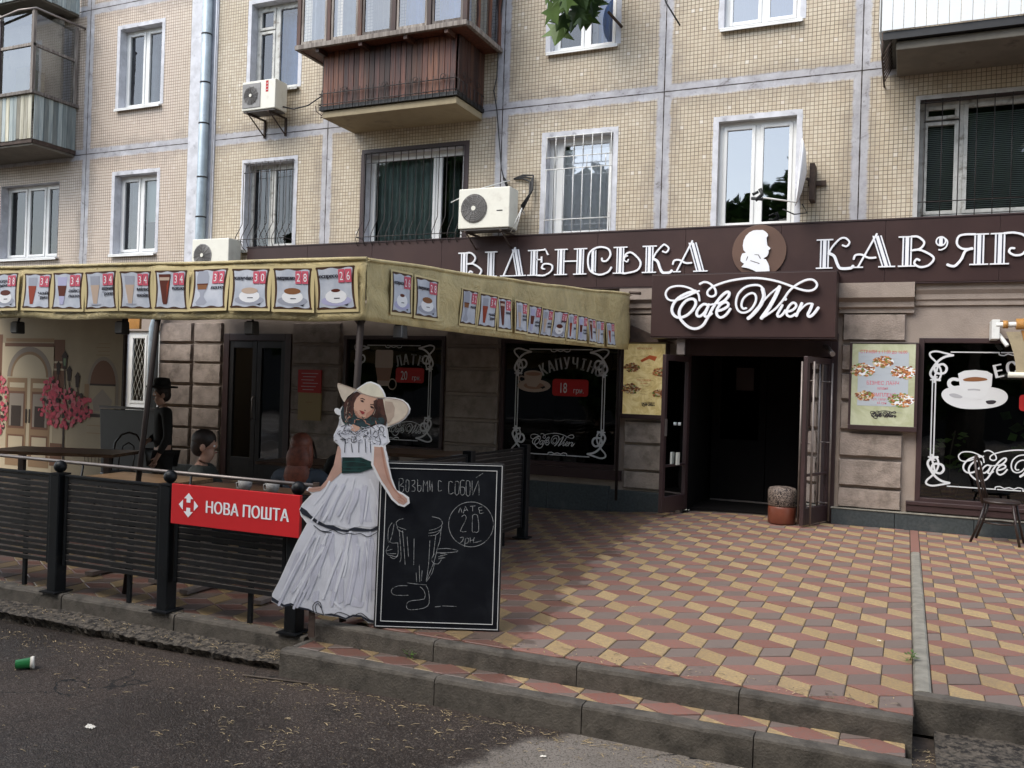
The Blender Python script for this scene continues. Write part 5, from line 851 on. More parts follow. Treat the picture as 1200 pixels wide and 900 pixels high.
for z in (7.43,6.6,5.9,4.98,4.3): MB().use('black').lathe((-11.11,-.11,z),[(.088,-.012),(.09,0),(.088,.012)],14).build('clamp',dp)
MB().use('white').tube([(-10.985,-.03,9.7),(-10.99,-.03,3.8)],.012,6).build('thin_white_pipe',dp)
mb=MB().use('steel')
def dish(label,c,ax,r,arm,lnb,depth=.09):
    t=thing('satellite_dish',label,'satellite dish',c,'satellite dishes fixed by the windows'); A=Vector(ax).normalized(); U=A.orthogonal().normalized() if abs(A.z)>.9 else Vector((0,0,1)).cross(A).normalized(); V=A.cross(U)
    mb=MB().use('white').fr(c,U,V,A); mb.lathe((0,0,0),[(.001,-depth),(r*.3,-depth*.9),(r*.6,-depth*.62),(r*.85,-depth*.25),(r,0),(r,-.006),(r*.85,-depth*.25-.008),(r*.6,-depth*.62-.008),(.001,-depth-.01)],28); mb.build('reflector',t)
    MB().use('whitebar').tube([Vector(c)-V*r*.9-A*.02,Vector(arm)],.011,8).build('feed_arm',t)
    l=Vector(lnb); MB().use('black').tube([l+Vector((-.05,0,-.05)),l+Vector((.03,0,.02)),l+Vector((0,0,.09))],.024,8).tube([l+Vector((-.1,0,-.02)),l+Vector((.04,0,-.04))],.02,8).tube([l+Vector((-.02,.02,.06)),l+Vector((-.09,.02,.03))],.018,8).build('feed_horn',t)
    return t
t=dish('edge-on white satellite dish right of the window above the bust disc',(-1.30,-.38,4.32),(-.975,-.17,.06),.41,(-1.68,-.62,3.98),(-1.72,-.62,4.0))
MB().use('rust').tube([(-1.2,-.3,4.25),(-1.12,-.0,4.25)],.02,8).box(-1.22,-1.0,-.05,-.02,4.22,4.28).box(-1.18,-1.12,-.28,-.02,4.0,4.45).build('wall_mount',t)
mb=MB().use('black').tube([(-1.24,-.4,3.92),(-1.2,-.2,3.85),(-1.32,-.5,3.78),(-1.45,-.55,3.84)],.008,6); mb.build('cable',t)
t=dish('tilted satellite dish at the upper window with hanging maple leaves',(-3.92,-.45,6.98),(-.75,-.6,.25),.42,(-4.35,-.8,6.62),(-4.42,-.8,6.72))
MB().use('rust').tube([(-3.85,-.3,6.7),(-3.75,-.0,6.6)],.02,8).build('wall_mount',t)
cb=MB().use('black').tube([(-5.50,-.04,7.9),(-5.6,-.04,6.9),(-5.62,-.05,6.1),(-5.66,-.05,5.9),(-5.60,-.05,5.6),(-5.50,-.05,4.75),(-5.45,-.06,4.6)],.009,6).tube([(-5.45,-.06,4.6),(-5.38,-.06,4.45)],.02,6).build('cable',None,org=(-5.5,0,5)); tag(cb,'thin black cable running down the wall joint to the large air conditioner','cable')
cb=MB().use('black').tube([(-3.15,-.9,7.5),(-3.05,-.9,6.9),(-2.9,-.88,6.45),(-2.72,-.85,6.15)],.010,6).build('twig_cable',None,org=(-3,-.9,6.8)); tag(cb,'dark drooping cable end hanging in front of the upper wall','cable')
# roller awning at the right edge
ra=thing('roller_awning','folded white framed roller awning with orange and cream cloth over the right window','awning',(1.2,-.3,2.4))
MB().use('whitebar').box(.86,.94,-.36,-.02,2.28,2.50).tube([(.9,-.34,2.44),(1.7,-.34,2.46)],.03,10).tube([(.93,-.3,2.34),(1.02,-.36,2.2)],.025,8).build('bracket',ra,bevel=.006)
MB().use('orange').tube([(.97,-.34,2.445),(1.02,-.34,2.445)],.045,12).tube([(1.10,-.34,2.45),(2.6,-.34,2.46)],.062,14).build('cloth_roll',ra)
mb=MB().use('slab'); P0=[]
for i in range(9):
    t_=i/8; P0.append((1.0+.11*math.sin(t_*1.6),2.36-.48*t_))
for a,b in zip(P0,P0[1:]): mb.quad((a[0],-.37,a[1]),(a[0]+.14,-.37,a[1]),(b[0]+.14,-.37,b[1]),(b[0],-.37,b[1]))
mb.build('cream_cloth_edge',ra)
mb=MB().use('orange'); mb.prism([(1.15,2.38),(1.9,2.38),(1.9,1.72),(1.24,1.74),(1.26,1.95)],-.345,-.33); mb.build('hanging_cloth',ra)
MB().use('acw').tube([(1.03,-.40,1.875),(2.2,-.40,1.865)],.032,12).build('front_bar',ra)
# ================================================================== GROUND
def sstep(t): t=max(0,min(1,t)); return t*t*(3-2*t)
def Tz(x,y):
    t=max(0,min(1,-y/6.95)); a=-1.8+(-3.3+1.8)*t; b=-4.6+(-3.57+4.6)*t
    return -.125*sstep((a-x)/(a-b))-.015*t
def roadz(x): return -.30+.012*min(0,x+3)
mb=MB().use('asphalt'); gx=[-300,-60,-25,-16,-12,-9,-6,-3,0,3,8,30,300]; gy=[-300,-60,-30,-20,-14,-11,-9,-8,-6.9,-6]
ids=[[mb.p(x,y,roadz(max(x,-9))) for x in gx] for y in gy]
for j in range(len(gy)-1):
    for i in range(len(gx)-1): mb.face((ids[j][i],ids[j][i+1],ids[j+1][i+1],ids[j+1][i]))
road=mb.build('road',None,org=(0,0,0),kind='structure')
mb=MB().use('sand')
for x0,x1,y0,y1 in ((-18,-3.6,-6.9,-0.0),(-3.6,.075,-6.9,0),(.075,5.2,-6.58,0),(-17.4,5.2,-.02,.3)):
    nx,ny=max(1,int((x1-x0)/.5)),max(1,int((y1-y0)/.5))
    q=[[mb.p(x0+(x1-x0)*i/nx,y0+(y1-y0)*j/ny,Tz(x0+(x1-x0)*i/nx,y0+(y1-y0)*j/ny)-.009) for i in range(nx+1)] for j in range(ny+1)]
    for j in range(ny):
        for i in range(nx): mb.face((q[j][i],q[j][i+1],q[j+1][i+1],q[j+1][i]))
mb.box(-18,-17.9,-6.9,0,-.4,-.1)
terr=mb.build('terrace',None,kind='structure')
# tumbling-block rhombus paving, 20 cm sides
S_=.197; Cx=S_*math.sqrt(3)/2
def inset(p,d):
    n=len(p); cx=sum(q[0] for q in p)/n; cy=sum(q[1] for q in p)/n; out=[]
    for i in range(n):
        a,b,c=Vector(p[i-1]),Vector(p[i]),Vector(p[(i+1)%n]); e1=(b-a).normalized(); e2=(c-b).normalized(); n1=Vector((-e1.y,e1.x)); n2=Vector((-e2.y,e2.x)); k=n1+n2; k=k/max(.25,k.length_squared)*2 if k.length>1e-6 else n1
        out.append(tuple(b+k*d))
    return out
def tilemesh(mb,p,m_,z,dz=(0,0),rr=rnd):
    ar=sum(p[i][0]*p[(i+1)%len(p)][1]-p[(i+1)%len(p)][0]*p[i][1] for i in range(len(p)))
    if ar<0: p=p[::-1]
    mb.use(m_); a=inset(p,.0022); b=inset(p,.0065); n=len(p)
    zf=lambda q:z(q[0],q[1]) if callable(z) else z
    lo=[mb.p(x,y,zf((x,y))-.02) for x,y in a]; mi=[mb.p(x,y,zf((x,y))-.0035) for x,y in a]; hi=[mb.p(x,y,zf((x,y))) for x,y in b]
    mb.face(hi)
    for i in range(n): j=(i+1)%n; mb.face((lo[i],lo[j],mi[j],mi[i])); mb.face((mi[i],mi[j],hi[j],hi[i]))
def lattice(x0,x1,y0,y1,ox,oy,zf,skipf=None):
    out=[]; nx=int((x1-x0)/(2*Cx))+3; ny=int((y1-y0)/(1.5*S_))+4
    i0=math.floor((x0-ox)/(2*Cx))-1; j0=math.floor((y0-oy)/(1.5*S_))-1
    for j in range(j0,j0+ny):
        for i in range(i0,i0+nx):
            px=ox+2*Cx*i+(Cx if j%2 else 0); py=oy+1.5*S_*j; c,s=Cx,S_
            for m_,q in (('tr',[(0,0),(c,.5*s),(0,s),(-c,.5*s)]),('ty',[(0,0),(-c,.5*s),(-c,-.5*s),(0,-s)]),('tg',[(0,0),(0,-s),(c,-.5*s),(c,.5*s)])):
                P=[(px+a,py+b) for a,b in q]; Q=clip(P,x0,x1,y0,y1)
                if len(Q)<3: continue
                A=abs(sum(Q[k][0]*Q[(k+1)%len(Q)][1]-Q[(k+1)%len(Q)][0]*Q[k][1] for k in range(len(Q))))/2
                if A<.0012: continue
                cx=sum(a for a,b in Q)/len(Q); cy=sum(b for a,b in Q)/len(Q)
                d=Vector((cx,cy,zf(cx,cy)))-cam.matrix_world.translation; zc=d.dot(_w); sx=d.dot(_r)/max(zc,.1); sy=d.dot(_u)/max(zc,.1)
                vis=zc>0 and abs(sx)<.60 and abs(sy)<.45
                out.append((A*abs(d.z)/max(zc,.3)**3 if vis else 0,m_,Q,len(Q)==4 and A>.97*S_*S_*math.sin(R(60)),(px,py)))
    return out
OX,OY=-.091-Cx*0,-6.678
def paving(parent,regs,zf,limit,slab):
    L=[]
    for r in regs: L+=lattice(*r[:4],r[4],r[5],zf)
    L.sort(key=lambda t:-t[0]); top=L[:limit]; rest=L[limit:]; base={}
    for a,m_,Q,full,pp in top:
        cx=sum(q[0] for q in Q)/len(Q); cy=sum(q[1] for q in Q)/len(Q); z=zf(cx,cy)
        gx_=(zf(cx+.1,cy)-zf(cx-.1,cy))/.2; gy_=(zf(cx,cy+.1)-zf(cx,cy-.1))/.2
        if full and m_ in base: me=base[m_]
        else:
            mb=MB(); tilemesh(mb,[(x-cx,y-cy) for x,y in Q],m_,0.0); me=mb.mesh('paving_tile')
            if full: base[m_]=me
        o=bpy.data.objects.new('paving_tile',me); COL.objects.link(o); o.parent=parent; o.location=Vector((cx,cy,z+rnd.uniform(-.003,.003)))-wloc(parent); o.rotation_euler=(math.atan(gy_)+rnd.uniform(-.014,.014),-math.atan(gx_)+rnd.uniform(-.014,.014),0)
    if rest:
        mb=MB()
        for a,m_,Q,full,pp in rest: dz=rnd.uniform(-.003,.003); tilemesh(mb,Q,m_,(lambda d:(lambda x,y:zf(x,y)+d))(dz))
        mb.build('paving_field',parent,kind='stuff')
paving(terr,[(-3.6,.073,-6.90,-.11,OX,OY),(.168,3.4,-6.55,-.11,OX,OY),(-2.62,-.9,-.11,.08,OX,OY),(-14,-3.6,-6.90,-.11,OX,OY)],Tz,300,None)
ls=MB().use('sand').box(-3.52,.04,-7.16,-6.98,-.22,-.149).build('lower_step',None,org=(-1.8,-7.1,-.15),kind='structure')
paving(ls,[(-3.50,.04,-7.155,-6.98,OX,OY+.1)],lambda x,y:-.14,300,None)
# kerb stones
def kstone(parent,x0,x1,y0,y1,z0,zt,m='concrete',name='kerb_stone',rot=0,amp=.004,yaxis=False):
    mb=MB().use(m); L=(y1-y0) if yaxis else (x1-x0); n=max(4,int(L/.08)); prof=[(0,z0),(0,zt-.022),(.008,zt-.006),(.024,zt),(((x1-x0) if yaxis else (y1-y0))-.012,zt),(((x1-x0) if yaxis else (y1-y0)),zt-.01),(((x1-x0) if yaxis else (y1-y0)),z0)]
    rings=[]; sd=rnd.uniform(0,99)
    for i in range(n+1):
        t=i/n; e=.002 if i in(0,n) else 0; ring=[]
        for k,(a,b) in enumerate(prof):
            nz=mnoise.noise(Vector((t*L*6+sd,k*.7,0)))*amp*(1.6 if k in(1,2,3) else .8); nz2=mnoise.noise(Vector((t*L*14+sd,k*1.7,5)))*amp*.7
            zz=b+(nz+nz2 if b>z0 else 0)-e; aa=a+nz*.7+(e if a==0 else 0)
            ring.append(mb.p(x0+aa,y0+L*t,zz) if yaxis else mb.p(x0+L*t,y0+aa,zz+(Tz(x0+L*t,y0)*0)))
        rings.append(ring)
    K=len(prof)
    for A,B_ in zip(rings,rings[1:]):
        for k in range(K-1): mb.face((A[k],B_[k],B_[k+1],A[k+1]) if not yaxis else (A[k+1],B_[k+1],B_[k],A[k]),False)
    mb.face(rings[0]); mb.face(rings[-1][::-1]); return mb.build(name,parent)
xs=[-3.54,-2.61,-1.68,-.77,.072]
for a,b in zip(xs,xs[1:]): kstone(terr,a+.003,b-.003,-6.985,-6.895,-.30,-.018)
xs=[-3.56,-2.45,-1.55,-.65,.07]
for a,b in zip(xs,xs[1:]): kstone(ls,a+.003,b-.003,-7.255,-7.155,-.34,-.138)
kstone(ls,-3.56,-3.50,-7.15,-6.99,-.34,-.139,yaxis=True)
x=-3.57
while x>-13: kstone(terr,x-1.12,x-.005,-6.99,-6.88,-.36,-.128-.0); x-=1.125
kstone(terr,.076,1.2,-6.625,-6.545,-.20,.003); kstone(terr,1.205,2.4,-6.625,-6.545,-.20,.003); kstone(terr,2.405,3.6,-6.625,-6.545,-.20,.003)
y=-6.54
for yy in (-5.55,-4.55,-3.55,-2.55,-1.75): kstone(terr,.076,.163,y,yy-.004,-.1,.004,'concretel','strip_stone',amp=.002,yaxis=True); y=yy
MB().use('tr').box(.078,.162,-1.74,-.11,-.02,.001).build('strip_tile',terr,bevel=.002)
# crumbling lower kerb on the left, rough block on the right
def rubble(name,x0,x1,y0,y1,zt0,zt1,zb,label,seed,nx=90,ny=9,org=None,step=.0):
    mb=MB().use('rough'); ids=[]
    for j in range(ny+5):
        row=[]
        for i in range(nx+1):
            x=x0+(x1-x0)*i/nx; q=Vector((x*3.1,j*.31,seed)); q2=Vector((x*17,j*1.1,seed+7)); q3=Vector((x*55,j*3.1,seed))
            if j<=ny: t=j/ny; y=y1+(y0-y1)*t; z=zt1+(zt0-zt1)*t+mnoise.noise(q)*.012+mnoise.noise(q2)*.008+mnoise.noise(q3)*.005
            else:
                k=(j-ny)/4; y=y0+.035*math.sin(k*2.6)+mnoise.noise(q3)*.014+mnoise.noise(q2)*.025+mnoise.noise(q)*.02; z=zt0+(zb-zt0)*k+mnoise.noise(q2+Vector((9,0,0)))*.014-.01
            if j==ny: y+=mnoise.noise(q*1.7)*.035+mnoise.noise(q2)*.012
            row.append(mb.p(x,y,z))
        ids.append(row)
    for j in range(ny+4):
        for i in range(nx): mb.face((ids[j][i],ids[j+1][i],ids[j+1][i+1],ids[j][i+1]),False)
    for i in (0,nx):
        c=mb.p(x0 if i==0 else x1,y1,zb); mb.face([ids[j][i] for j in range(ny+5)]+[c])
    o=mb.build(name,None,org=((x0+x1)/2,y0,zb)); tag(o,label,'kerb',kind='structure') if False else tag(o,label,'kerb'); return o
rubble('old_kerb',-13,-3.575,-7.19,-6.985,-.262,-.238,-.37,'crumbling old concrete kerb below the fence, littered with catkins',3,nx=520)
rubble('old_kerb',.175,3.5,-7.25,-6.63,-.20,-.165,-.40,'rough broken concrete block at the bottom right corner',11,nx=60,ny=12)
MB().use('sand').box(.072,.2,-7.25,-6.63,-.4,-.215).build('gap_soil',terr)
# ================================================================== FENCE
fe=thing('fence','black slatted metal fence with ball-topped posts in front of the cafe tent','fence',(-5,-6.93,-.12))
FX=[-7.07,-5.95,-4.83,-3.70]
def fpost(par,x,y,zt=.775,zb=-.125,w=.049,ball=True):
    o=MB().use('fence').box(x-w,x+w,y-w,y+w,zb,zt).build('post',par,bevel=.008)
    MB().use('fence').box(x-w-.035,x+w+.035,y-w-.035,y+w+.035,zb-.002,zb+.008).build('base_plate',o)
    if ball: MB().use('fence').box(x-w-.006,x+w+.006,y-w-.006,y+w+.006,zt,zt+.012).ball((x,y,zt+.06),.048,14).build('ball_cap',o)
    return o
for x in FX+[-8.19,-9.31]: fpost(fe,x,-6.93)
def fpanel(par,a,b,z0,z1,n=15,parts=True):   # a,b are (x,y)
    A=Vector((*a,0)); Bv=Vector((*b,0)); L=(Bv-A).length; U=(Bv-A).normalized(); V=Vector((-U.y,U.x,0)); V=V if V.y>=0 and abs(V.y)>.1 else (V if V.x<0 else -V)
    mb=MB().use('fence').fr(A,U,V); mb.box(0,.03,-.018,.018,z0,z1).box(L-.03,L,-.018,.018,z0,z1).box(0,L,-.02,.02,z1,z1+.02).build('panel_frame',par,bevel=.003)
    st=(z1-z0)/n
    for i in range(n):
        z=z0+st*i; q=MB().use('slat').fr(A,U,V); t=rnd.uniform(-.002,.002); q.prism([(.03,z+.004+t),(L-.03,z+.004-t),(L-.03,z+st*.80-t),(.03,z+st*.80+t)],-.011,.011); q.use('slatglint').box(.03,L-.03,-.012,.010,z+st*.80+t+.0005,z+st*.80+t+.0035); q.build('slat',par)
    m_=L*.68; MB().use('fence').fr(A,U,V).box(m_-.016,m_+.016,.012,.035,-.125,z1-.02).build('mid_leg',par)
for a,b in ((-9.31,-8.19),(-8.19,-7.07),(-7.07,-5.95),(-5.95,-4.83),(-4.83,-3.70)): fpanel(fe,(a+.075,-6.93),(b-.075,-6.93),.085,.757)
MB().use('steel').tube([(-10,-6.72,.872),(-5,-6.72,.838),(-3.72,-6.72,.832)],.014,10).build('handrail',fe)
for x in (-8.19,-7.07,-5.95,-4.83,-3.70): MB().use('fence').tube([(x,-6.88,.70),(x,-6.74,.72),(x,-6.72,.84)],.009,6).build('rail_bracket',fe)
f2=thing('fence','black slatted side fence along the right edge of the cafe tent','fence',(-3.85,-4.8,-.1))
for y in (-5.55,-4.1,-2.72): fpost(f2,-3.85,y,.93,-.1,.05,False)
for a,b in ((-5.55,-4.1),(-4.1,-2.72)): fpanel(f2,(-3.85,a+.06),(-3.85,b-.06),.02,.88,18)
np_=thing('postal_sign','red parcel service sign with white arrows fixed on the black fence','sign',(-4.15,-7.02,.53))
MB().use('glossyred').box(-4.705,-3.60,-7.04,-7.015,.525,.803).build('sign_panel',np_,bevel=.002)
mb=MB().use('white'); y=-7.0425; mb.text('НОВА ПОШТА',-4.04,y,.625,.083,wd=.70)
for dx in (0,.0022,-.0022,.0044): mb.text('НОВА ПОШТА',-4.04+dx,y+.0002+abs(dx)*.02,.625,.083,wd=.70)
cx,cz=-4.545,.664
def pl(*q): mb.poly([(cx+a,cz+b) for a,b in q],y)
mb.build('lettering',np_); mb=MB().use('white'); pl((0,.085),(-.042,.045),(-.018,.045),(-.018,.018),(.018,.018),(.018,.045),(.042,.045)); mb.build('arrow_mark',np_); mb=MB().use('white'); pl((0,-.085),(.042,-.045),(.018,-.045),(.018,-.018),(-.018,-.018),(-.018,-.045),(-.042,-.045)); mb.build('arrow_mark',np_); mb=MB().use('white'); pl((-.088,0),(-.05,-.036),(-.05,.036)); mb.build('arrow_mark',np_); mb=MB().use('white'); pl((.088,0),(.05,.036),(.05,-.036))
mb.build('arrow_mark',np_)
# ================================================================== AWNING TENT
aw=thing('awning_tent','gold cloth cafe tent awning hung with framed drink menu cards','awning',(-3.4,-6.65,0))
def fz_t(x): # top / bottom of the front valance
    t=(x+3.4)/-10.6; return 2.403+.10*t, 1.978+.075*t
def front(x,v):
    a,b=fz_t(x); z=b+(a-b)*v+.006*math.sin(x*5.3)*(1-v); return Vector((x,-6.65+.012*math.sin(x*3.1+v*4)+.016*mnoise.noise(Vector((x*2.2,v*2.5,1)))+.010*mnoise.noise(Vector((x*6,v*5+x*2,4)))+.035*(1-v)*mnoise.noise(Vector((x*1.1,0,2))),z))
def side(y,v):
    t=(y+6.62)/6.25; a=2.402+.447*t+.004*math.sin(y*4)-.02*math.sin(t*math.pi); b=1.98+.127*t-.02*math.sin(t*math.pi); z=b+(a-b)*v
    return Vector((-3.4+.012*math.sin(y*2.3+v*3)*(.3+t)+.03*mnoise.noise(Vector((y*1.7,v*2,7)))+.012*mnoise.noise(Vector((y*6+v*4,v*5,3)))+.03*(1-v)*mnoise.noise(Vector((y*.9,0,8))),y,z))
def cloth(f,a,b,n,k,name,m_='gold'):
    mb=MB().use(m_); g_=[[mb.p(*f(a+(b-a)*i/n,j/k)) for i in range(n+1)] for j in range(k+1)]
    for j in range(k):
        for i in range(n): mb.face((g_[j][i],g_[j][i+1],g_[j+1][i+1],g_[j+1][i]),True)
    o=mb.build(name,aw); s_=o.modifiers.new('thickness','SOLIDIFY'); s_.thickness=.004; return o
cloth(front,-14.2,-3.4,200,9,'front_valance'); cloth(side,-6.65,-.38,130,9,'side_valance')
mb=MB().use('roofcloth'); n=10; rows=[]
for j in range(n+1):
    y=-6.63+6.43*j/n; t=j/n; rows.append([mb.p(x,(min(y,-1.55) if x<-11.0 else y),(fz_t(x)[0]*(1-t)+2.86*t)-.01-.03*math.sin(math.pi*((x*1.0)%1.55)/1.55)*math.sin(math.pi*t)) for x in [-14.2+10.78*i/28 for i in range(29)]])
for j in range(n):
    for i in range(28): mb.face((rows[j][i],rows[j][i+1],rows[j+1][i+1],rows[j+1][i]),True)
o=mb.build('roof_cloth',aw); s_=o.modifiers.new('thickness','SOLIDIFY'); s_.thickness=.006
mb=MB().use('gold').tube([front(x,1.0)+Vector((0,.0,.0)) for x in [-14.2+10.8*i/60 for i in range(61)]],.014,8); mb.build('top_hem',aw)
MB().use('gold').tube([side(y,1.0) for y in [-6.65+6.27*i/40 for i in range(41)]],.014,8).build('top_hem',aw)
for (p,q,r) in (((-5.30,-6.6,2.36),(-5.44,-6.74,-.12),.021),((-3.47,-6.58,2.36),(-3.50,-6.66,-.12),.024),((-8.6,-6.6,2.40),(-8.62,-6.66,-.12),.022),((-3.5,-.42,2.8),(-3.5,-.40,.1),.02)): MB().use('pole').tube([p,q],r,10).build('tent_pole',aw)
for (p,q) in (((-14.2,-6.58,2.38),(-3.44,-6.58,2.33)),((-3.46,-6.58,2.33),(-3.46,-.3,2.78)),((-14.2,-3.4,2.52),(-3.46,-3.4,2.52)),((-3.47,-6.6,1.95),(-3.8,-6.6,2.3)),((-3.47,-6.6,1.95),(-3.47,-6.3,2.32)),((-5.3,-6.6,2.3),(-5.3,-.3,2.74)),((-8.6,-6.6,2.3),(-8.6,-.3,2.74))): MB().use('rust').tube([p,q],.016,8).build('frame_bar',aw)
MB().use('rust').tube([(-3.4,-.42,2.86),(-3.24,-.42,2.85)],.02,8).build('end_hook',aw)
CB=NT('card_pale_print',.5); gx=CB.noise(9,3); CB.col(CB.mix(CB.ramp(gx,.3,.7),(.42,.46,.54),(.55,.58,.65))); M['card']=CB.m
PINK=flat('card_pink_box',(.56,.10,.15),.5); SC_=flat('card_frame_dark',(.06,.028,.015),.5); MILK=flat('card_milk',(.50,.38,.30),.5); TEA=flat('card_tea',(.28,.045,.02),.5); COCOA=flat('card_cocoa',(.10,.02,.01),.5); GLS=flat('card_glass_grey',(.33,.35,.42),.5); LIL=flat('card_lilac',(.42,.42,.62),.5); CREAM=flat('card_cream_mat',(.60,.50,.27),.5); INK=flat('card_ink',(.035,.035,.05),.5)
def card(f,a,b,v0,v1,price_,names,kind,nm='menu_card',off=.010,flip=1):
    # card printed flat in unit square, mapped on the cloth surface
    w0=abs(b-a); mb=MB()
    def basis():
        p=f(a,v0); pu=f(b,v0); pv=f(a,v1); return p,pu,pv,pu+pv-p
    p,pu,pv,puv=basis(); N=(pu-p).cross(pv-p).normalized()
    if f is front and N.y>0: N=-N
    if f is side and N.x<0: N=-N
    w0=(pu-p).length; h0=(pv-p).length
    mx=0
    for i in range(9):
        for j in range(9):
            u,v=-.06+1.12*i/8,-.07+1.12*j/8; q=f(a+(b-a)*u,v0+(v1-v0)*v); fl=p*(1-u)*(1-v)+pu*u*(1-v)+pv*(1-u)*v+puv*u*v; mx=max(mx,(q-fl).dot(N))
    off=mx+.006
    def P(u,v,l): 
        bow=.0; return (p*(1-u)*(1-v)+pu*u*(1-v)+pv*(1-u)*v+puv*u*v)+N*(off+.0007*l)
    def poly(pts,l,m_): mb.use(m_); mb.face([mb.p(*P(u,v,l)) for u,v in pts])
    def rect(u0,u1,w_0,w_1,l,m_): poly([(u0,w_0),(u1,w_0),(u1,w_1),(u0,w_1)],l,m_)
    rect(-.06,1.06,-.07,1.05,0,CREAM); 
    # wavy dark frame
    def wob(t,amp=.012): return amp*math.sin(t*math.pi*4)
    n=16; outer=[];inner=[]
    def edge(fn):
        for i in range(n): fn(i/n)
    edge(lambda t:(outer.append((t,0+.0)),inner.append((.055+.89*t,.045+wob(t,.018)))))
    edge(lambda t:(outer.append((1-.035*math.sin(t*math.pi),t)),inner.append((.945-.05*math.sin(t*math.pi)+.01,.045+.91*t))))
    edge(lambda t:(outer.append((1-t,1)),inner.append((.945-.89*t,.955+wob(t,.018)))))
    edge(lambda t:(outer.append((.035*math.sin(t*math.pi),1-t)),inner.append((.055+.05*math.sin(t*math.pi)-.01,.955-.91*t))))
    poly(outer,1,SC_); poly(inner,2,'card')
    for u in (.03,.97):
        for v in (.03,.97): poly([(u+.045*math.cos(k*1.05),v+.032*math.sin(k*1.05)) for k in range(6)],3,SC_)
    def gl(pts,l,m_): poly(pts,l,m_)
    if kind in ('tea','ice','milk','cocoa','frappe'):
        c={'tea':TEA,'ice':COCOA,'milk':MILK,'cocoa':COCOA,'frappe':MILK}[kind]
        gl([(.16,.88),(.48,.88),(.46,.62),(.18,.62)],4,GLS if kind!='ice' else LIL); gl([(.17,.64),(.47,.64),(.38,.12),(.27,.12)],5,c)
        if kind=='cocoa': gl([(.12,.9),(.5,.9),(.4,.16),(.25,.16)],6,COCOA); gl([(.38,.6),(.46,.8),(.39,.25)],7,TEA); gl([(.15,.82),(.47,.82),(.46,.74),(.16,.74)],8,MILK)
        if kind=='ice': gl([(.26,.12),(.39,.12),(.42,.35),(.23,.35)],6,LIL)
        if kind in('milk','frappe'): gl([(.2,.10),(.5,.10),(.55,.13),(.2,.14)],6,GLS)
    elif kind=='irish': gl([(.15,.95),(.42,.95),(.48,.8),(.45,.5),(.38,.4),(.36,.3),(.48,.15),(.4,.08),(.18,.08),(.14,.15),(.26,.3),(.24,.4),(.14,.5),(.12,.8)],4,GLS); gl([(.14,.62),(.46,.62),(.42,.48),(.18,.48)],5,COF); gl([(.14,.63),(.46,.63),(.46,.6),(.14,.6)],6,COCOA)
    else:
        gl([(.5+.4*math.cos(t),.2+.12*math.sin(t)) for t in [k*.4 for k in range(16)]],4,GLS if kind!='esp' else LIL); gl([(.5+.28*math.cos(t),.3+.16*math.sin(t)) for t in [k*.4 for k in range(16)]],5,'white')
        c={'capp':MILK,'amer':COF,'esp':COCOA,'ice_cream':COCOA}[kind]; r=.22 if kind!='esp' else .12
        gl([(.5+r*math.cos(t),.44+.08*math.sin(t)*(1 if kind!='esp' else .5)) for t in [k*.4 for k in range(16)]],6,c); gl([(.7,.1),(.82,.13),(.78,.07)],6,INK); gl([(.45,.27),(.6,.27),(.6,.25),(.45,.25)],7,INK)
    # price digits in pink boxes
    for k,ch in enumerate(price_):
        u0=.585+k*.175; rect(u0,u0+.16,.62,.93,8,PINK)
        V,F=glyphs(ch,'CENTER',0); mb.use('white'); ids=[mb.p(*P(u0+.08+vx*.20,.675+vy*.28,9)) for vx,vy,vz in V]
        for fc in F: mb.face([ids[i] for i in fc])
    for body,v_,side_ in names:
        V,F=glyphs(body,'CENTER',0); mb.use(INK); n_=len(body); uw=.34 if side_ else .46; w1=max(v[0] for v in V)-min(v[0] for v in V); cxu=.74 if side_ else .33; k=uw/w1
        for du in (-.008,0,.008):
            ids=[mb.p(*P(cxu+du+vx*k*1.05,v_+vy*.13,9+abs(du)*20)) for vx,vy,vz in V]
            for fc in F: mb.face([ids[i] for i in fc])
    o=mb.build(nm,aw); return o
FC=[(-7.13,-6.84,'38',[('десерт',.74,0),('дня',.62,0)],'ice_cream'),(-6.78,-6.466,'34',[('чай',.40,1),('фрукт',.28,1)],'tea'),(-6.426,-6.093,'34',[('айс',.46,1),('лате',.32,1)],'ice'),(-6.055,-5.717,'34',[('класичний',.50,1),('фрапе',.36,1)],'frappe'),(-5.672,-5.34,'34',[('мілк',.48,1),('шейк',.32,1)],'milk'),(-5.296,-4.969,'34',[('какао',.50,1)],'cocoa'),(-4.928,-4.607,'32',[('лате',.48,1)],'irish'),(-4.551,-4.222,'30',[('капучіно',.72,0)],'capp'),(-4.169,-3.844,'28',[('американо',.72,0)],'amer'),(-3.804,-3.47,'26',[('еспресо',.74,0)],'esp')]
for a,b,pr,nm,k in FC: card(front,a,b,.19,.87,pr,nm,k)
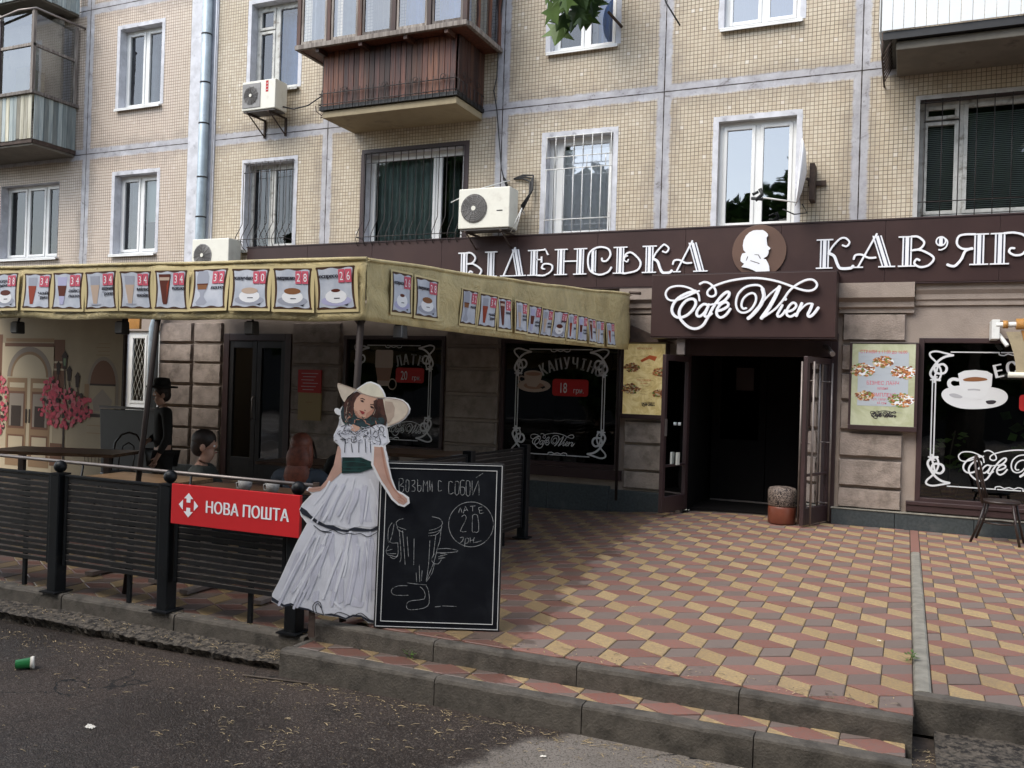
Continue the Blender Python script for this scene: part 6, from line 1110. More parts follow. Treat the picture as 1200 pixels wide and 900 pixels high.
SD=[(-6.354,-6.088,'26',[('еспресо',.70,0)],'esp'),(-6.043,-5.668,'28',[('американо',.70,0)],'amer'),(-5.252,-4.967,'32',[('лате',.48,1)],'irish'),(-4.915,-4.587,'34',[('чай',.36,1),('фрукт',.24,1)],'tea'),(-4.531,-4.25,'34',[('какао',.50,1)],'cocoa'),(-4.208,-3.884,'34',[('мілк',.50,1),('шейк',.38,1)],'milk'),(-3.839,-3.511,'34',[('айс',.40,1),('лате',.28,1)],'ice'),(-3.508,-3.18,'34',[('мілк',.44,1),('шейк',.32,1)],'frappe'),(-3.166,-2.853,'38',[('десерт',.60,1)],'ice_cream'),(-2.786,-2.519,'34',[('фреш',.40,1)],'tea'),(-2.476,-2.163,'34',[('айс',.40,1),('чай',.28,1)],'ice'),(-2.131,-1.766,'34',[('какао',.40,1)],'cocoa'),(-1.732,-1.457,'32',[('лате',.40,1)],'milk'),(-1.404,-1.036,'30',[('сік',.40,1)],'tea')]
for i,(a,b,pr,nm,k) in enumerate(SD):
    t=((a+b)/2+6.62)/6.25; top=2.402+.447*t; bot=1.98+.127*t-.02*math.sin(t*math.pi); zt=2.365+.045*(min(t,1)); zb=2.065+.06*t; card(side,a,b,(zb-bot)/(top-bot),(zt-bot)/(top-bot),pr,nm,k,off=.014)
def spot(x,y,label):
    t=thing('spotlight',label,'lamp',(x,y,1.93),'black floodlights under the awning rim'); MB().use('black').prism([(x-.042,1.885),(x+.042,1.885),(x+.034,1.99),(x-.034,1.99)],y-.04,y+.04).build('lamp_body',t,bevel=.01)
    MB().use('black').tube([(x,y,1.98),(x,y+.03,2.1),(x,y+.03,2.36)],.009,6).build('hanger',t); MB().use('acg').box(x-.035,x+.035,y-.046,y-.041,1.895,1.98).build('lamp_glass',t)
spot(-7.05,-6.5,'black floodlight under the awning at its left end, above the painted arched door'); spot(-5.82,-6.5,'black floodlight under the awning, just left of the leaning pole'); spot(-4.50,-6.5,'black floodlight under the awning above the dark side door'); spot(-3.42,-6.15,'black floodlight hanging at the awning corner beside the right pole')
# beige inner canopy piece behind
MB().use('orange').box(-12.95,-11.6,-.9,-.85,2.33,2.62).build('inner_valance',aw)
# ================================================================== MURAL SCREEN
mu=thing('mural_screen','printed street scene screen with arched doors and pink flowers inside the tent','screen',(-12.8,-1.6,-.12)); y=-1.6
CRM=mat('mural_cream_print',(.34,.275,.18),.8,.08,2); C2=flat('mural_ochre',(.28,.18,.10),.8); C3=flat('mural_brown',(.17,.085,.05),.8); C4=flat('mural_light',(.50,.42,.29),.8); C5=flat('mural_dark',(.045,.03,.022),.8); C6=mat('mural_pink',(.48,.06,.09),.8,.35,14); C7=flat('mural_pinklight',(.55,.16,.18),.8); C8=flat('mural_grey',(.27,.225,.18),.8)
MB().use(CRM).box(-14.9,-11.17,y,y+.03,-.12,2.66).build('printed_sheet',mu)
MB().use('rust').box(-11.17,-11.13,y-.01,y+.04,-.12,2.7).build('frame_post',mu)
mb=MB()
def rc(x0,x1,z0,z1,m_,l): mb.use(m_).poly([(x0,z0),(x1,z0),(x1,z1),(x0,z1)],y-.0015*l)
rc(-14.9,-13.93,1.3,2.18,C3,1); rc(-13.87,-12.68,1.98,2.04,C3,2); rc(-13.85,-12.70,2.06,2.12,C2,1); rc(-12.70,-12.45,1.3,2.10,C3,1); rc(-12.70,-12.45,1.72,1.75,C4,2); rc(-12.7,-12.45,1.6,1.63,C4,2); rc(-13.93,-12.68,-.12,2.04,C4,1)
mb.use(C8).poly(ell(-13.26,1.48,.53,.50,20,0,math.pi),y-.004); mb.use(C2).poly(ell(-13.26,1.48,.45,.42,20,0,math.pi),y-.005); mb.use(C4).poly(ell(-13.26,1.48,.40,.37,20,0,math.pi),y-.006)
for x0,x1 in ((-13.78,-13.30),(-13.22,-12.74)):
    rc(x0,x1,.0,1.46,C2,3); rc(x0+.04,x1-.04,.62,1.24,C3,4); rc(x0+.07,x1-.07,.66,1.2,C8,5); rc(x0+.12,x1-.12,.66,1.0,C5,6); rc(x0+.04,x1-.04,.12,.52,C3,4); rc(x0+.07,x1-.07,.15,.49,C4,5); rc(x0+.06,x1-.06,1.3,1.38,C4,4)
for x in (-13.30,-13.22): rc(x-.02,x+.02,.72,.95,C5,6)
rc(-12.72,-12.45,.05,.42,C3,3); rc(-14.1,-13.93,.05,.42,C3,3)
# lamp cluster
mb.use(C5)
for x,z,s in ((-12.44,1.82,1.2),(-12.58,1.68,.9),(-12.33,1.60,1),(-12.14,1.50,1)):
    mb.poly([(x-.05*s,z),(x+.05*s,z),(x+.035*s,z-.16*s),(x-.035*s,z-.16*s)],y-.007); mb.poly([(x-.07*s,z),(x+.07*s,z),(x,z+.09*s)],y-.007); mb.ribbon([(x,z-.16*s),(x+.01,z-.3),(-12.40,1.16)],.02,y-.007)
mb.ribbon([(-12.40,1.2),(-12.42,.6),(-12.40,.1)],.04,y-.007); mb.use('green'); mb.poly([(-12.47,1.80),(-12.41,1.80),(-12.42,1.68),(-12.46,1.68)],y-.008)
# arched window
mb.use(C8).poly([(-11.92,.93)]+ell(-11.58,1.36,.34,.48,16,0,math.pi)[::-1]+[(-11.24,.93)],y-.003); mb.use(C3).poly([(-11.86,.95)]+ell(-11.58,1.36,.28,.42,16,0,math.pi)[::-1]+[(-11.30,.95)],y-.005); rc(-11.86,-11.30,.95,1.38,CRM,5); rc(-11.86,-11.3,1.38,1.41,C5,6); mb.use(C8).poly([(-11.80,1.15),(-11.58,1.33),(-11.36,1.15),(-11.40,1.0),(-11.42,.97),(-11.74,.97),(-11.76,1.0)],y-.009); rc(-11.9,-11.25,.88,.93,C5,5); rc(-11.98,-11.88,.95,1.4,C2,3)
for i in range(4): rc(-11.75+.05*(i%2),-11.45,1.86+i*.06,1.868+i*.06,C2,2)
rc(-11.9,-11.3,.62,.63,C2,2); rc(-11.9,-11.3,.74,.75,C2,2)
rr=random.Random(4)
for (cx_,cz_,sx_,sz_,n_) in ((-12.45,1.0,.55,.32,230),(-12.72,1.28,.22,.2,60),(-12.0,1.02,.22,.18,60),(-14.0,1.02,.26,.55,150)):
    for i in range(n_):
        a,d=rr.uniform(0,6.28),rr.random()**.5; px,pz=cx_+math.cos(a)*d*sx_,cz_+math.sin(a)*d*sz_; e_=rr.uniform(.02,.05); mb.use(rr.choice([C6,C6,C7,C6,C5])); al=rr.uniform(0,6); mb.poly([(px+e_*math.cos(al+t),pz+e_*math.sin(al+t)) for t in (0,1.25,2.5,3.8,5)],y-.010-.00002*i)
mb.use(C5)
for i in range(9): mb.ribbon([(-11.9+i*.07,.12),(-11.93+i*.08,.28),(-11.85+i*.07,.36)],.012,y-.004)
mb.build('printed_scene',mu)
# ================================================================== TENT FURNITURE
def table(label,cx,cy,L,Wd,h,rot=0,zf=-.125):
    t=thing('cafe_table',label,'table',(cx,cy,zf),'cafe tables under the tent'); c,s=math.cos(rot),math.sin(rot); U,V=(c,s,0),(-s,c,0)
    MB().use('table').fr((cx,cy,0),U,V).box(-L/2,L/2,-Wd/2,Wd/2,h-.035,h).build('table_top',t,bevel=.006)
    for sx in (-1,1): MB().use('steel').fr((cx,cy,0),U,V).box(sx*L*.34-.03,sx*L*.34+.03,-.03,.03,zf+.02,h-.04).box(sx*L*.34-.04,sx*L*.34+.04,-Wd*.4,Wd*.4,zf,zf+.03).build('table_leg',t)
    return t
table('long brown cafe table in front of the mural screen',-8.55,-4.75,1.45,.7,.70,.35)
table('brown cafe table just behind the fence, nearest the leaning pole',-5.9,-6.15,.95,.6,.69,.1)
table('cafe table with cups behind the red postal sign',-4.75,-6.25,1.0,.6,.685,.05)
table('dark cafe table between the side door and the seated people',-5.9,-3.6,1.3,.7,.66,.1)
table('light topped table beside the side fence, napkin hanging',-4.55,-3.75,.95,.7,.86,.1)
def chair(label,cx,cy,rot,zf=-.125):
    t=thing('bentwood_chair',label,'chair',(cx,cy,zf),'bentwood cafe chairs'); c,s=math.cos(rot),math.sin(rot); U,V=(c,s,0),(-s,c,0); F=lambda:MB().use('chairw').fr((cx,cy,zf),U,V)
    F().lathe((0,0,.44),[(.001,0),(.19,0),(.205,.012),(.205,.025),(.19,.035),(.001,.03)],20).build('seat',t)
    for sx in (-1,1):
        F().tube([(sx*.14,-.14,.44),(sx*.17,-.18,.2),(sx*.19,-.22,.0)],.014,8).build('leg',t)
        F().tube([(sx*.14,.13,.44),(sx*.17,.19,.2),(sx*.19,.26,.0)],.014,8).build('leg',t)
    F().tube([(-.18,.15,.44),(-.18,.2,.65),(-.17,.23,.82),(-.10,.25,.92),(0,.255,.95),(.10,.25,.92),(.17,.23,.82),(.18,.2,.65),(.18,.15,.44)],.014,8).build('back_hoop',t)
    F().tube([(-.09,.17,.45),(-.10,.21,.65),(-.07,.24,.78),(0,.25,.82),(.07,.24,.78),(.10,.21,.65),(.09,.17,.45)],.009,8).build('inner_hoop',t)
    F().tube([(.15*math.cos(a),.15*math.sin(a),.22) for a in [k*math.pi/8 for k in range(16)]],.009,6,closed=True).build('leg_ring',t)
    return t
chair('dark bentwood chair standing by the right shop window',.98,-.52,R(78),0)
chair('bentwood chair beside the light topped table, under the drinks window',-5.25,-3.7,R(150)); chair('bentwood chair between the standee hat and the pier',-6.5,-2.6,R(120)); chair('bentwood chair at the far end of the long mural table',-9.0,-3.6,R(20))
ch2=chair('bentwood chair opposite the mural screen beside the black stand',-9.4,-2.6,R(200))
def cup(label,x,y,z,m_='vinyl'):
    t=thing('coffee_cup',label,'cup',(x,y,z),'coffee cups on the table behind the red sign'); MB().use(m_).lathe((x,y,z),[(.03,0),(.05,.04),(.055,.085),(.05,.085),(.045,.04),(.001,.01)],16).build('cup_body',t); MB().use(m_).tube([(x-.05,y,z+.07),(x-.085,y,z+.06),(x-.08,y,z+.02),(x-.045,y,z+.02)],.007,6).build('handle',t)
cup('grey coffee cup on the table behind the red sign, left one',-4.66,-6.33,.685,'acg'); cup('coffee cup on the table behind the red sign, right one',-4.42,-6.30,.685,'acg')
nk=MB().use('curtain'); nk.box(-4.12,-4.05,-3.95,-3.75,.55,.862); o=nk.build('cloth_napkin',None,org=(-4.1,-3.85,.55)); tag(o,'pale cloth hanging over the edge of the light topped table','napkin')
# black panel stand beside the mural
bs=thing('panel_stand','tall black menu stand between the mural and the man in the hat','stand',(-9.6,-2.9,-.12)); MB().use('black').prism([(-10.05,-.12),(-9.10,-.12),(-9.06,1.10),(-10.13,1.08)],-2.92,-2.86).build('panel',bs,bevel=.01); MB().use('browntrim').box(-10.13,-9.06,-2.93,-2.85,1.10,1.13).build('top_rail',bs)
# ottoman stool in the doorway
st=thing('round_stool','round stool with swirl patterned top and red-brown leather base in the entrance','stool',(-1.36,-.50,0))
MB().use(mat('brown_leather',(.16,.045,.025),.4,.1,6)).lathe((-1.36,-.50,.0),[(.15,.0),(.165,.02),(.165,.2),(.16,.215)],24).build('base',st)
s=NT('swirl_fabric',.7); vo=s.n('ShaderNodeTexNoise'); vo.inputs['Scale'].default_value=11; vo.inputs['Detail'].default_value=0; vo.inputs['Distortion'].default_value=3; s.put(vo.inputs['Vector'],s.tc); fr_=s.math('FRACT',s.math('MULTIPLY',vo.outputs[0],4)); s.col(s.mix(s.ramp(fr_,.45,.55),(.018,.011,.010),(.22,.17,.14)))
MB().use(s.m).lathe((-1.36,-.50,.0),[(.155,.215),(.17,.23),(.17,.40),(.155,.435),(.10,.45),(.001,.452)],24).build('cushion_top',st)
# ================================================================== CUT-OUT STANDEE AND CHALKBOARD
P0=Vector((-3.10,-6.90,0)); PU=Vector((.913,.407,0)).normalized(); PV=Vector((-PU.y,PU.x,0))   # PV points away from the street
gs=thing('cardboard_standee','life-size cardboard cut-out of a girl in white ruffled dress and wide straw hat','standee',tuple(P0))
def gmb(): return MB().fr(P0,PU,PV)
prn=lambda n,c,v=.06,vs=9:mat('print_'+n,c,.5,v,vs)
WBORD=prn('white_border',(.72,.72,.74),.02); DR=prn('dress',(.66,.67,.73),.08,7); DR2=prn('dress_shade',(.56,.565,.65),.10,7); DRL=prn('dress_light',(.72,.73,.79),.05); HAT=prn('hat',(.66,.62,.50),.06,20); HATS=prn('hat_underside',(.40,.31,.25),.08,20); HAI=prn('hair',(.045,.022,.018),.3,25); HAI2=prn('hair_light',(.085,.032,.024),.3,25); SCF=prn('scarf',(.020,.040,.048),.4,20); FACE=prn('face',(.56,.34,.25),.05,12); FACES=prn('face_shade',(.42,.21,.15),.05,12); LIPS=prn('lips',(.28,.035,.04),.05); INKD=prn('ink',(.018,.022,.035),.2); SASH=prn('sash',(.006,.030,.029),.5,20); SASHL=prn('sash_light',(.015,.065,.06),.2); ARM=prn('arm',(.50,.31,.25),.10,12)
gb=gmb().use(WBORD).prism(G_OUT,0,.008).build('board',gs)
def flatp(name,m_,polys,l,par=gs): 
    mb=gmb().use(m_)
    for i,p in enumerate(polys): mb.poly(p,-.0009*l-.00004*i)
    return mb.build(name,par)
def line(name,m_,strokes,w,l,par=gs,seg=3):
    mb=gmb().use(m_)
    for i,p in enumerate(strokes): mb.ribbon(p,w,-.0009*l-.00003*i,seg=seg)
    return mb.build(name,par)
sk=flatp('skirt_lower',DR,G_SKIRT2,1); [flatp('print_fold',DR2,[q_],3+i_*.02,sk) for i_,q_ in enumerate(G_FOLD[:6]+G_FOLD[9:11])]; line('print_lines',DRL,G_FOLDL[4:],.012,4,sk)
flatp('waist',DR,G_WAIST,1.5); sk=flatp('skirt_upper',DR,G_SKIRT1,2); [flatp('print_fold',DR2,[q_],3+i_*.02,sk) for i_,q_ in enumerate(G_FOLD[6:9])]; line('print_lines',DRL,G_FOLDL[:4],.012,4,sk)
rr=random.Random(2)
def pleats(n,xa,xb,xc,xd,za,zb,par,l=4):
    mb=gmb()
    for i in range(n):
        t=rr.random(); x=xa+(xb-xa)*t; xe=xc+(xd-xc)*t; m_=[DR2,DRL,DR2][i%3]; z0=za-rr.uniform(0,.25)*(za-zb); z1=zb+rr.uniform(0,.3)*(za-zb); dx=xe-x; w_=rr.uniform(.008,.022); mb.use(m_).ribbon([(x,z0),(x+dx*.5+rr.uniform(-.01,.01),(z0+z1)/2),(x+dx,z1)],w_,-.0009*l-.00002*i)
    mb.build('print_pleats',par)
pleats(22,-.41,-.02,-.63,-.02,.60,.08,sk)
pleats(12,-.31,-.02,-.44,-.02,.90,.64,sk,5)
flatp('upper_trim',INKD,G_TRIM1,5); line('trim_ruffle',INKD,G_TRIM1L,.005,6); flatp('hem_trim',INKD,G_HEM,5); line('hem_ruffle',INKD,G_HEML,.005,6)
bo=flatp('bodice',DR,G_BODICE,4); line('ruffle_lines',INKD,G_FRILL,.0045,7,bo)
mb=gmb()
for i in range(70):
    x=rr.uniform(-.27,.01); z=rr.uniform(1.17,1.255); mb.use([INKD,DRL,DR2][i%3]); a=rr.uniform(0,6); L_=rr.uniform(.01,.03); mb.ribbon([(x,z),(x+L_*math.cos(a),z+L_*math.sin(a)),(x+L_*1.4*math.cos(a+1),z+L_*1.3*math.sin(a+1))],.003,-.0056-.00003*i,seg=2)
mb.build('lace_print',bo)
flatp('arm_left',ARM,G_ARML,3); line('hand_lines',FACES,G_HANDLN[2:],.004,4)
sa=flatp('sash',SASH,G_SASH,6); line('sash_folds',SASHL,G_SASHL,.006,7,sa)
hr=flatp('hair',HAI,G_HAIR,5); [flatp('hair_light',HAI2,[q_],6,hr) for q_ in G_HAIR2]
sc=flatp('scarf',SCF,G_SCARF,7); flatp('chest',FACE,G_CHEST,8)
mb=gmb()
for i in range(40): x=rr.uniform(-.24,.0); z=rr.uniform(1.285,1.36); a=rr.uniform(0,6); mb.use([SASHL,HAI,FACES][i%3]); mb.ribbon([(x,z),(x+.02*math.cos(a),z+.02*math.sin(a))],.005,-.0070-.00002*i)
mb.build('scarf_print',sc)
mb=gmb()
for i in range(90):
    s_=rr.choice((-1,1)); x0_=-.115+s_*rr.uniform(.05,.10); z0_=rr.uniform(1.40,1.47); L_=rr.uniform(.04,.10); mb.use([HAI2,HAI,HATS][i%3] if i%7==0 else [HAI2,HAI][i%2]); mb.ribbon([(x0_,z0_),(x0_+s_*.012+rr.uniform(-.01,.01),z0_-L_*.5),(x0_+s_*.006+rr.uniform(-.012,.012),z0_-L_)],.0035,-.0059-.000012*i,seg=2)
mb.build('hair_strands',hr,kind='stuff')
fa=flatp('face',FACE,G_FACE,9); flatp('cheek_shade',FACES,G_CHEEK,9.6,fa); flatp('brows_and_eyes',HAI,G_BROW,10.4,fa); flatp('lips',LIPS,G_LIPS,10.6,fa)
ht=flatp('straw_hat',HAT,[G_HAT[1]],8.6); HATB=prn('hat_brim',(.56,.48,.39),.06,20); [flatp('hat_brim',HATB,[q_],8.5,ht) for q_ in (G_HAT[0],G_HAT[2])]; flatp('hat_shade',HATS,G_HATSHADE,9.3,ht); line('brim_line',HATS,G_HATLINE,.006,10,ht)
rr=random.Random(9); mb=gmb()
for i in range(60): a,z=rr.uniform(-.35,.0),rr.uniform(1.36,1.55); mb.use(HATS)
# right arm lies over the chalkboard
ar=gmb().use(WBORD).prism(G_ARMR_W[0],-.058,-.052).build('arm_cutout',gs); mb=gmb().use(ARM); mb.poly(G_ARMR[0],-.0595); mb.build('arm_print',ar); mb=gmb().use(FACES)
for s_ in G_HANDLN[:2]: mb.ribbon(s_,.005,-.0605)
mb.use(FACES).ribbon([(G_ARMR[0][1][0]-.012,G_ARMR[0][1][1]),(G_ARMR[0][3][0]-.016,G_ARMR[0][3][1]),(G_ARMR[0][5][0]-.012,G_ARMR[0][5][1]-.012)],.010,-.0603); mb.build('hand_print',ar)
MB().use('rust').fr(P0,PU,PV).box(-.42,-.38,.012,.03,-.10,.9).tube([(-.40,.02,.8),(-.40,.17,.02)],.012,6).build('back_strut',gs)
cb=thing('chalkboard','black framed pavement chalkboard with chalk cup drawing and price circle','chalkboard',tuple(P0+PU*.4))
BQ=BOARD; f=.016
mb=gmb().use('black').prism([(BQ[0][0]-.012,BQ[0][1]+.012),(BQ[1][0]+.012,BQ[1][1]+.012),(BQ[2][0]+.012,BQ[2][1]-.012),(BQ[3][0]-.012,BQ[3][1]-.012)],-.030,-.012); mb.build('board',cb,bevel=.003)
SL=NT('chalk_slate',.55,0,.15); k1=SL.noise(5,5,.6,dist=.6); SL.col(SL.mix(SL.ramp(k1,.35,.8),(.004,.005,.008),(.012,.014,.018))); SL.rough(.75)
q=gmb().use(SL.m); q.poly([BQ[0],BQ[1],BQ[2],BQ[3]],-.0308); q.build('slate_face',cb)
mb=gmb().use(flat('white_frame_line',(.62,.62,.62),.5)); 
def loop(d,w_):
    c=[(BQ[0][0]+d,BQ[0][1]-d),(BQ[1][0]-d,BQ[1][1]-d),(BQ[2][0]-d,BQ[2][1]+d),(BQ[3][0]+d,BQ[3][1]+d)]; mb.ribbon(c,w_,-.0335,-.031,seg=1,closed=True)
loop(.001,.0055); loop(.034,.0055); mb.build('frame_lines',cb)
CHK=NT('chalk',.9); k1=CHK.noise(38,5,.8); CHK.col(CHK.mix(CHK.ramp(k1,.34,.56),(.02,.023,.027),(.34,.35,.36)))
mb=gmb().use(CHK.m)
for i,s_ in enumerate(CHALK): mb.ribbon(s_,.0031,-.0322-.000004*i,seg=2)
mb.build('chalk_drawing',cb)
MB().use('rust').fr(P0,PU,PV).tube([(.15,-.01,.85),(.15,.28,.02)],.012,6).tube([(.62,-.01,.85),(.62,.28,.04)],.012,6).build('rear_legs',cb)
# ================================================================== PEOPLE
def skin_mesh(name,J,E,parent,m_,sub=1,root=0,org=None):
    """J: {name:(pos,rx)}, E: edges by name -> one continuous skinned surface"""
    ks=list(J); me=bpy.data.meshes.new(name); me.from_pydata([J[k][0] for k in ks],[(ks.index(a),ks.index(b)) for a,b in E],[]); o=bpy.data.objects.new(name,me); COL.objects.link(o)
    mod=o.modifiers.new('s','SKIN'); 
    for i,k in enumerate(ks): r=J[k][1]; me.skin_vertices[0].data[i].radius=(r,r) if not isinstance(r,tuple) else r
    me.skin_vertices[0].data[root].use_root=True
    mod.branch_smoothing=.4; mod.use_smooth_shade=True; sb=o.modifiers.new('d','SUBSURF'); sb.levels=sub+1; sb.render_levels=sub+1
    dg=bpy.context.evaluated_depsgraph_get(); me2=bpy.data.meshes.new_from_object(o.evaluated_get(dg)); bpy.data.objects.remove(o); bpy.data.meshes.remove(me)
    me2.materials.clear(); me2.materials.append(M[m_] if isinstance(m_,str) else m_); me2.polygons.foreach_set('use_smooth',[True]*len(me2.polygons)); n=bpy.data.objects.new(name,me2); COL.objects.link(n)
    if parent is not None: n.parent=parent
    n['_w']=tuple(wloc(parent)); return n
def hand(J,E,w,d,pre,s=1):
    """five unequal bent fingers rooted in the palm"""
    w=Vector(w); d=Vector(d).normalized(); a=d.orthogonal().normalized(); b=d.cross(a); J[pre+'palm']=(tuple(w+d*.05),.026); E.append((pre+'w',pre+'palm'))
    for i,(o,L) in enumerate(((-.030,.062),(-.010,.072),(.010,.068),(.028,.052))):
        p1=w+d*.085+a*o; p2=p1+d*L*.5+b*.008; p3=p1+d*L*.85+b*.03; J[f'{pre}f{i}a']=(tuple(p1),.010); J[f'{pre}f{i}b']=(tuple(p2),.0085); J[f'{pre}f{i}c']=(tuple(p3),.007); E+= [(pre+'palm',f'{pre}f{i}a'),(f'{pre}f{i}a',f'{pre}f{i}b'),(f'{pre}f{i}b',f'{pre}f{i}c')]
    t1=w+d*.04-a*.035; t2=t1+d*.03-a*.018+b*.01; J[pre+'t1']=(tuple(t1),.011); J[pre+'t2']=(tuple(t2),.009); E+=[(pre+'palm',pre+'t1'),(pre+'t1',pre+'t2')]
def person(label,loc,face,pose,shirt,trous,hairm,hat=False,longhair=False):
    t=thing('person',label,'person',loc); t.rotation_euler=(0,0,face)      # local: +Y is where the body faces, x to its right
    sit=pose=='sit'; hz=.40 if sit else .92
    sp=[(0,0,hz),(0,.0 if not sit else .0,hz+.18),(0,.01,hz+.36),(0,.015,hz+.50)]; nk=(0,.03,hz+.575); hd=(0,.05,hz+.66)
    J={'pel':(sp[0],(.15,.11)),'wa':(sp[1],(.125,.095)),'ch':(sp[2],(.15,.11)),'sh':(sp[3],(.10,.075)),'nk':(nk,.052)}
    E=[('pel','wa'),('wa','ch'),('ch','sh'),('sh','nk')]
    for s_,n_ in ((-1,'l'),(1,'r')):
        if sit: kn=(s_*.12,.42,.42); an=(s_*.11,.40,.09); ft=(s_*.11,.53,.04); hp=(s_*.10,.04,.40)
        else: kn=(s_*.11,.03 if s_>0 else -.02,.50); an=(s_*.12,.0,.09); ft=(s_*.14,.14,.04); hp=(s_*.10,0,.86)
        J[n_+'hp']=(hp,.088); J[n_+'kn']=(kn,.056); J[n_+'an']=(an,.040); J[n_+'ft']=(ft,.034); E+=[('pel',n_+'hp'),(n_+'hp',n_+'kn'),(n_+'kn',n_+'an'),(n_+'an',n_+'ft')]
        so=(s_*.185,.01,hz+.49)
        if sit: el=(s_*.24,.14,hz+.24); wr=(s_*.13,.36,hz+.28)
        else: el=(s_*.25,-.02,hz+.20) if s_>0 else (s_*.23,.0,hz+.20); wr=(s_*.04,.17,hz+.13) if s_>0 else (s_*.17,.10,hz-.05)
        J[n_+'so']=(so,.055); J[n_+'el']=(el,.040); J[n_+'w']=(wr,.027); E+=[('sh',n_+'so'),(n_+'so',n_+'el'),(n_+'el',n_+'w')]
        hand(J,E,wr,Vector(wr)-Vector(el),n_)
    # head as part of the same skin: jaw, skull, nose
    J['jaw']=((0,.055,hz+.635),.058); J['sk1']=((0,.045,hz+.71),(.072,.085)); J['sk2']=((0,.04,hz+.775),(.062,.078)); J['nose']=((0,.135,hz+.685),.016); J['chin']=((0,.105,hz+.62),.026); J['brow']=((0,.115,hz+.735),.03)
    E+=[('nk','jaw'),('jaw','sk1'),('sk1','sk2'),('jaw','chin'),('sk1','nose'),('sk1','brow')]
    skin_mesh('body',J,E,t,'skin',1)
    for s_ in (-1,1): 
        MB().use('skin').ball((s_*.077,.035,hz+.69),.03,8,(.45,.8,1.1)).build('ear',t,org=(0,0,0)).location=(0,0,0)
        MB().use('white').ball((s_*.03,.113,hz+.705),.012,8).build('eye',t,org=(0,0,0)).location=(0,0,0)
    o=MB().use('lipc').ball((0,.122,hz+.647),.02,8,(1,.4,.3)).build('mouth',t,org=(0,0,0)); o.location=(0,0,0)
    # clothes: slightly thicker shells over the same skeleton
    Js={k:(v[0],tuple(r+.016 for r in v[1]) if isinstance(v[1],tuple) else v[1]+.016) for k,v in J.items()}
    tk=['pel','wa','ch','sh','lso','lel','lw','rso','rel','rw']; Jt={k:Js[k] for k in tk}
    for n_ in 'lr': p=Vector(J[n_+'w'][0]); e=Vector(J[n_+'el'][0]); Jt[n_+'w']=(tuple(e.lerp(p,.88)),.038)
    Jt['col']=((0,.022,hz+.535),.062); skin_mesh('shirt',Jt,[('pel','wa'),('wa','ch'),('ch','sh'),('sh','col'),('sh','lso'),('lso','lel'),('lel','lw'),('sh','rso'),('rso','rel'),('rel','rw')],t,shirt,1)
    tk=['pel','lhp','lkn','lan','rhp','rkn','ran']; skin_mesh('trousers',{k:Js[k] for k in tk},[('pel','lhp'),('lhp','lkn'),('lkn','lan'),('pel','rhp'),('rhp','rkn'),('rkn','ran')],t,trous,1)
    for s_,n_ in ((-1,'l'),(1,'r')): skin_mesh('shoe',{'a':(J[n_+'an'][0],.05),'b':(J[n_+'ft'][0],.045)},[('a','b')],t,'black',1)
    hb=MB().use(hairm).ball((0,.022,hz+.755),.10,18,(.86,1.0,.86)).ball((0,-.015,hz+.70),.088,16,(.88,.75,1.0))
    if longhair: hb.ball((0,-.035,hz+.63),.10,16,(1.0,.62,1.3)).ball((0,-.05,hz+.50),.11,16,(1.0,.5,1.2)).ball((-.07,.02,hz+.66),.05,12,(.6,.9,2.2)).ball((.07,.02,hz+.66),.05,12,(.6,.9,2.2))
    hb.build('hair',t,org=(0,0,0)).location=(0,0,0)
    if hat: q=MB().use('suit').lathe((0,.03,hz+.80),[(.001,-.01),(.18,-.015),(.19,.0),(.18,.01),(.105,.012),(.10,.05),(.085,.105),(.03,.115),(.001,.105)],26).build('hat',t,org=(0,0,0)); q.location=(0,0,0)
    return t
M['lipc']=flat('lip_colour',(.30,.09,.07),.5)
def stool_under(loc,label):
    t=thing('cafe_chair',label,'chair',loc,'chairs under the seated guests'); x,y,z=loc
    MB().use('chairw').box(x-.2,x+.2,y-.2,y+.2,z+.40,z+.43).build('seat',t,bevel=.01)
    for a in (-1,1):
        for b in (-1,1): MB().use('chairw').box(x+a*.17-.015,x+a*.17+.015,y+b*.17-.015,y+b*.17+.015,z,z+.40).build('leg',t)
p=person('man with short dark hair in grey-green top, seated in profile behind the red sign',(-5.80,-5.60,-.27),R(-62),'sit','shirtg','jeans','hair')
person('auburn haired person in blue-grey knit, seated with their back to the street',(-4.82,-5.45,-.26),R(15),'sit','bluesh','jeans','redhair',longhair=True)
person('black haired person in dark clothes, seated behind the standee',(-4.72,-4.75,-.16),R(40),'sit','suit','suit','hair',longhair=True)
hm=person('standing man in black suit and brimmed hat before the bright pier',(-7.62,-4.25,-.125),R(150),'stand','suit','suit','hair',hat=True)
hm.scale=(.91,.91,.91)
for q_ in COL.objects:
    if q_.name.startswith('person') and q_ is not hm: q_.scale=(1.1,1.1,1.1)
stool_under((-5.80,-5.60,-.18),'dark cafe chair under the man in profile'); stool_under((-4.82,-5.45,-.22),'dark cafe chair under the auburn haired guest'); stool_under((-4.72,-4.75,-.125),'dark cafe chair under the black haired guest')
